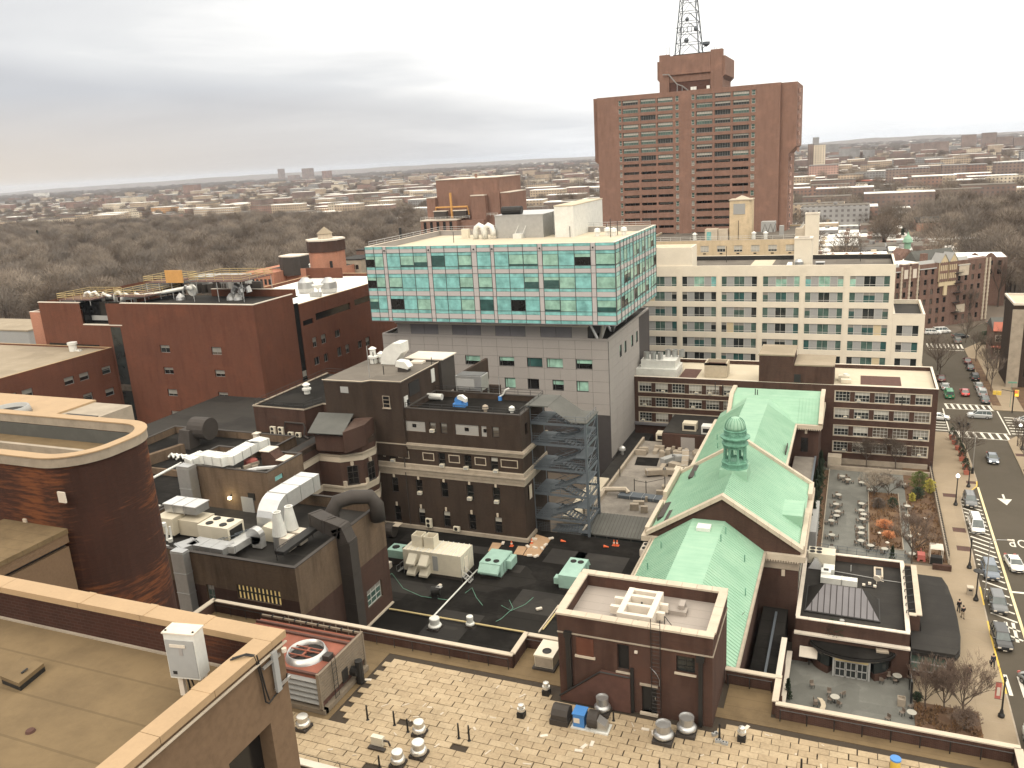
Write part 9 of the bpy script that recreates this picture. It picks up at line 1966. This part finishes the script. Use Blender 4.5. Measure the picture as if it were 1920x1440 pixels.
t=T('corner_street_light','tall grey street light at the planted corner','street lamp',(20.9,161,.13));t.P('post',M().U([(20.9,160.8,.1),(20.9,160.8,7.5)],.1,8,.06),'galv');t.P('base',M().L(20.9,160.8,[(.25,.13),(.2,1.2),(.12,1.3)],8),'black_metal')
m=M();t=T('banner','small red and white banners hanging on the nearest lamp post','banner',(15.7,88.1,2));t.P('cloth',M().B(15.4,88.1,2.2,15.95,88.13,4.2),'blanket_red');t.P('print',M().B(15.55,88.08,2.6,15.85,88.1,3.6),'coping_white');t.P('arm',M().U([(15.4,88.1,4.2),(16.2,88.1,4.2)],.03,4).U([(15.4,88.1,2.2),(16.2,88.1,2.2)],.03,4),'black_metal')
t=T('litter_bin','square stone litter bin beside the dish-shaded lamp post','bin',(15.9,114.6,.13));t.P('body',M().B(15.55,114.2,.13,16.25,114.9,1.1),'stone_dirty');t.P('top',M().B(15.5,114.15,1.1,16.3,114.95,1.25),'stone');t.P('opening',M().B(15.7,114.18,.75,16.1,114.2,1.0),'black')
for k,(a,b,c,d)in enumerate(((15.3,148.5,17.4,150.0),(15.6,134.4,17.4,136.0),(15.6,127.8,17.4,129.4),(19.5,155.6,21.0,156.8),(19.6,167.5,21.1,168.8),(29.4,172,31.0,173.4),(29.4,163.5,31,164.8))):
    t=T('tree_pit',['dark tree grating crossed by the lit globe lamp','dark tree grating beside the white people carrier','dark tree grating below the white people carrier','dark tree grating at the tip of the bulging kerb','dark tree grating under the corner tree','dark tree grating by the twin globe lamp','dark tree grating at the right edge'][k],'tree grating',((a+c)/2,(b+d)/2,.13));t.P('grate',M().B(a,b,.13,c,d,.145),'rust_dark');m=M()
    for i in range(6):m.B(a+(c-a)*i/6,b,.145,a+(c-a)*i/6+.05,d,.155)
    t.P('bar',m,'dark_duct')
solo('manhole_cover','dark square cover beside the yellow kerb','cover',M().B(17.5,104.6,.002,18.1,105.6,.012),'black',(17.8,105,0))
t=T('traffic_signal','traffic signal with amber and red lamps on the right corner','traffic signal',(32.6,200.5,.13));t.P('post',M().U([(32.6,200.5,.1),(32.6,200.5,5.2)],.12,8),'black_metal');t.P('arm',M().U([(32.6,200.5,4.9),(30.2,200.5,5.3)],.07,6),'black_metal');t.P('housing',M().B(32.7,200.2,3.9,33.5,200.6,5.3),'yellow_paint');t.P('lamp',M().B(32.8,200.15,4.0,33.4,200.2,4.5),'signal_amber');t.P('lamp',M().B(32.75,200.15,4.75,33.2,200.2,5.2),'signal_red');t.P('crossing_signal',M().B(29.4,200.3,4.0,30.2,200.7,4.9).B(28.6,200.3,4.1,29.3,200.7,4.9),'yellow_paint')
solo('street_sign','small green street name sign by the verge','sign',M().B(32.0,204.9,5.6,33.7,205.0,5.95).U([(32.8,205.0,.1),(32.8,205.0,5.6)],.04,5),'copper_dark',(32.8,205,0))
def stop_text():pass
# courtyard furniture
plain('garden_grey',(0.36,0.345,0.30),0.8,0,0.2,2);plain('garden_dark',(0.16,0.13,0.105),0.8,0,0.3,2)
tm=M().L(0,0,[(.48,.70),(.5,.74),(.48,.76)],16).mesh('table_top','garden_grey');tl_=M().L(0,0,[(.24,0),(.05,.06),(.05,.7)],8).mesh('leg','black_metal')
cs=M().B(-.22,-.22,.42,.22,.22,.47).mesh('seat','garden_dark');cbk=M().B(-.22,.19,.47,.22,.23,.88).mesh('backrest','garden_dark');cl=M().B(-.02,-.02,0,.02,.02,.42).mesh('leg','black_metal')
def gtable(x,y,label,z=.03):
    t=T('cafe_table',label,'table',(x,y,z),'round cafe tables');link('table_top',tm,t.o);link('leg',tl_,t.o)
def gchair(x,y,rz,z=.03,label='small wooden cafe chair at a courtyard table',grp='chairs round the courtyard tables'):
    t=T('cafe_chair',label,'chair',(x,y,z),grp,rz);link('seat',cs,t.o);link('backrest',cbk,t.o)
    for dx in(-.18,.18):
        for dy in(-.18,.18):link('leg',cl,t.o,(dx,dy,0))
z4=lambda x,y:(1500+x/5.54,860+y/5.54)
tabs=[(400,372,'white round table beside the evergreen screen'),(500,215,'round table near the back wall of the courtyard'),(640,245,'second round table near the back wall of the courtyard'),(375,470,'round table with dark chairs by the evergreens'),(390,545,'round table in the middle of the evergreen side'),(380,590,'round table further down the evergreen side'),(325,640,'round table by the low wall end'),(640,465,'rear round table left of the shrub bed'),(640,535,'second round table left of the shrub bed'),(660,575,'third round table left of the shrub bed'),(650,625,'fourth round table left of the shrub bed'),(635,715,'fifth, larger white round table left of the shrub bed'),(635,770,'sixth white round table left of the shrub bed'),(632,850,'seventh white round table left of the shrub bed'),(735,900,'round table at the corner of the shrub bed'),(880,935,'white oval-looking table below the shrub bed'),(330,790,'round table with dark chairs near the low wall'),(330,925,'round table at the near left of the courtyard'),(1115,490,'round table on the strip right of the bed, rear'),(1120,590,'round table on the strip right of the bed, middle'),(1140,800,'white round table on the strip right of the bed, near'),(1165,985,'round table at the foot of the bare tree'),(835,215,'round table at the back right of the courtyard'),(1070,260,'round table among blue-grey chairs'),(735,320,'small table beside the shrub bed, rear left'),(440,180,'round table in the back left corner')]
rr_=random.Random(4)
for a,b,lb in tabs:
    x,y=at(*z4(a,b),.75);gtable(x,y,lb)
    for k in range(rr_.choice([2,3,4,4])):an=rr_.uniform(0,6.28)if k==0 else an+1.57;gchair(x+.78*cos(an),y+.78*sin(an),an-pi/2)
mz=lambda x,y:(1460+x/3.789,1020+y/3.789)
for(a,b,lb)in((400,1085,'round table with loose chairs in the middle of the terrace'),(843,935,'round table by the cafe wall on the terrace'),(945,1195,'large round table at the near right of the terrace')):
    x,y=at(*mz(a,b),.75);gtable(x,y,lb)
for k,(a,b)in enumerate(((358,1055),(365,1105),(432,1135),(455,1065),(760,915),(782,940),(828,970),(732,970),(938,1155),(877,1198),(238,1000),(262,1115),(262,1140),(872,1100),(775,1240))):
    x,y=at(*mz(a,b),.4);gchair(x,y,k*1.3,.03,'pale chair standing on the grey terrace','chairs on the terrace')
x,y=at(*mz(210,1080),.5);t=T('curved_bench','pale curved bench on the terrace near the wall','bench',(x,y,.03));m=M();pt=[(x-1.9+3.8*math.cos(a),y-1.2+2.6*math.sin(a))for a in(-.25,0,.25,.5)]
t.P('seat',(lambda m:[m.R([pt[i],pt[i+1],(pt[i+1][0]-.5,pt[i+1][1]),(pt[i][0]-.5,pt[i][1])],.4,.5)for i in range(3)]and m)(M()),'wood_pale');t.P('leg',M().B(pt[0][0]-.4,pt[0][1],.03,pt[0][0],pt[0][1]+.3,.4).B(pt[2][0]-.4,pt[2][1],.03,pt[2][0],pt[2][1]+.3,.4),'stone_dirty')
x,y=at(*mz(872,1115),.5);solo('planter_box','stone planter box by the terrace screen','planter',M().ring(x-.4,y-.4,x+.4,y+.4,.03,.9,.08).B(x-.3,y-.3,.1,x+.3,y+.3,.7),'stone_dirty',(x,y,0))

# ================================================================ PEOPLE
plain('skin',(.42,.26,.19),.7);plain('coat_black',(.014,.014,.016),.85);plain('coat_navy',(.02,.025,.04),.85);plain('trouser_tan',(.30,.24,.17),.85);plain('trouser_dark',(.02,.02,.024),.85);plain('hair_dark',(.015,.012,.01),.9);plain('tee_white',(.6,.6,.58),.8)
def skin_obj(name,nodes,edges,mat,parent,root=0):
    me=bpy.data.meshes.new(name);me.from_pydata([n[:3]for n in nodes],edges,[]);o=bpy.data.objects.new(name,me);COL.objects.link(o);o.parent=parent;me.materials.append(MT[mat])
    md=o.modifiers.new('skin','SKIN');md.use_smooth_shade=True;sv=me.skin_vertices[0].data if me.skin_vertices else None
    if sv is None:return o
    for i,n in enumerate(nodes):sv[i].radius=(n[3],n[4]if len(n)>4 else n[3]);sv[i].use_root=(i==root)
    s=o.modifiers.new('smooth','SUBSURF');s.levels=1;s.render_levels=1;return o
def person(x,y,rz,label,coat='coat_black',legs='trouser_dark',stride=.22,z=.13,arm=.1,bag=False):
    t=T('person',label,'person',(x,y,z),None,rz);s=stride
    N_=[(0,0,.95,.14,.11),(0,0,1.2,.15,.11),(0,.02,1.42,.13,.09),(0,.03,1.52,.055),(0,.05,1.60,.075),(0,.05,1.70,.085,.095),(0,.05,1.76,.05),
          (-.09,0,.88,.09),(-.10,s*.6,.5,.065),(-.10,s,.08,.045),(-.10,s+.14,.04,.04),(.09,0,.88,.09),(.10,-s*.3,.5,.065),(.10,-s,.10,.045),(.10,-s+.12,.04,.04),
          (-.19,.01,1.42,.06),(-.24,-s*.4,1.16,.045),(-.23,arm-s*.3,.93,.033),(-.23,arm-s*.2,.84,.035),(.19,.01,1.42,.06),(.24,s*.3,1.16,.045),(.23,arm+s*.5,.95,.033),(.23,arm+s*.5,.86,.035)]
    E_=[(0,1),(1,2),(2,3),(3,4),(4,5),(5,6),(0,7),(7,8),(8,9),(9,10),(0,11),(11,12),(12,13),(13,14),(2,15),(15,16),(16,17),(17,18),(2,19),(19,20),(20,21),(21,22)]
    skin_obj('body',N_,E_,'skin',t.o)
    g=lambda i,k:(*N_[i][:3],N_[i][3]+k,(N_[i][4]if len(N_[i])>4 else N_[i][3])+k)
    skin_obj('coat',[(0,0,.78,.17,.14),g(0,.03),g(1,.035),g(2,.03),g(15,.025),g(16,.025),g(17,.025),g(19,.025),g(20,.025),g(21,.025)],[(0,1),(1,2),(2,3),(3,4),(4,5),(5,6),(3,7),(7,8),(8,9)],coat,t.o,1)
    skin_obj('trousers',[(0,0,.92,.15,.12),g(7,.02),g(8,.02),g(9,.02),g(11,.02),g(12,.02),g(13,.02)],[(0,1),(1,2),(2,3),(0,4),(4,5),(5,6)],legs,t.o)
    link('hair',M().L(0,.03,[(.085,1.62),(.11,1.70),(.10,1.79),(.04,1.84)],10).mesh('hair','hair_dark'),t.o)
    link('shoe',M().B(-.15,s-.08,0,-.05,s+.2,.09).mesh('shoe','black'),t.o);link('shoe',M().B(.05,-s-.1,0,.15,-s+.18,.09).mesh('shoe','black'),t.o)
    if bag:link('bag',M().B(.24,-.1,.5,.36,.25,.85).mesh('bag','black'),t.o)
x,y=at(1805,1159,.13);person(x,y,.2,'person in a black jacket and tan trousers walking beside the cafe canopy','coat_black','trouser_tan',.2)
x,y=at(1798,1150,.13);person(x,y+.4,.1,'person in black walking half hidden at the canopy edge','coat_black','trouser_dark',.15)
x,y=at(1861,1251,.13);person(x,y,3.3,'person in a long dark coat at the yellow kerb','coat_navy','trouser_dark',.2,bag=True);x,y=at(1816,1273,.13);person(x,y,3.0,'person in black walking alone on the open pavement','coat_black','trouser_dark',.22)
x,y=at(1759,925+2,.13);x,y=14.8,186.5;person(x,y,0,'person in black by the corner of the brown building','coat_black','trouser_dark',.15);person(14.7,167.5,1.2,'person in dark clothes against the side of the brown building','coat_navy','trouser_dark',.15)
person(22.1,104.6,1.2,'person in dark clothes standing behind the black car at the right edge','coat_black','trouser_dark',.1,0)

# ================================================================ AIR
hz=M().B(-17000,-700,-1.5,17000,17500,133)
hm_=bpy.data.materials.new('haze');hm_.use_nodes=True;tt=hm_.node_tree;tt.nodes.clear();ou=tt.nodes.new('ShaderNodeOutputMaterial');pv=tt.nodes.new('ShaderNodeVolumePrincipled');pv.inputs['Color'].default_value=(.80,.87,1.0,1);pv.inputs['Density'].default_value=0.000042;pv.inputs['Anisotropy'].default_value=.1;tt.links.new(pv.outputs[0],ou.inputs['Volume']);MT['haze']=hm_
o=link('haze',hz.mesh('haze','haze'),None,kind='stuff')
# ================================================================ LABELS OF LOOK-ALIKES, ranked by where they stand
def sx(o):
    d=Vector(o.location)-Vector((0,0,CAMH));return d.dot(_ex)/max(1,d.dot(_fw))
RK={'vent pipes on the beige roof':'the thin vent pipes on the long beige roof','black vent pipes on the paver roof':'the black vent pipes on the paver roof','window air conditioners of the brown hospital':'the boxy air conditioners in the brown hospital windows',
      'gooseneck pipes on the red block':'the white gooseneck pipes on the red block roof','poles on the glass building roof':'the dark poles on the glass building roof','white bags on the black roof':'the small white bags on the black podium roof','air conditioners in the window bands':'the air conditioners in the white-framed window bands',
      'aerial masts on the ward block':'the two masts on the ward block roof','pipes on the brown hospital upper roof':'the slender pipes on the brown hospital upper roof','whip aerials on the tower':'the whip aerials on the brick tower crown','hazy slab blocks on the right skyline':'the hazy slab blocks on the right skyline',
      'narrow row houses right of the wide road':'the narrow brick row houses right of the wide road','low shops before the park':'the low white-roofed shops before the park','white roofed row houses behind the ward block':'the white-roofed row houses behind the ward block','pale stones in the beds':'the pale stones in the courtyard beds',
      'fallen cones':'the orange cones lying on the black roof','chairs on the terrace':'the pale chairs on the grey terrace'}
gr={}
for o in bpy.data.objects:
    if o.get('group')in RK and not o.parent:gr.setdefault(o['group'],[]).append(o)
for g_,os_ in gr.items():
    os_.sort(key=sx)
    if len(os_)<=len(ORD):
        for i,o in enumerate(os_):o['label']=ORD[i]+' from the left of '+RK[g_]
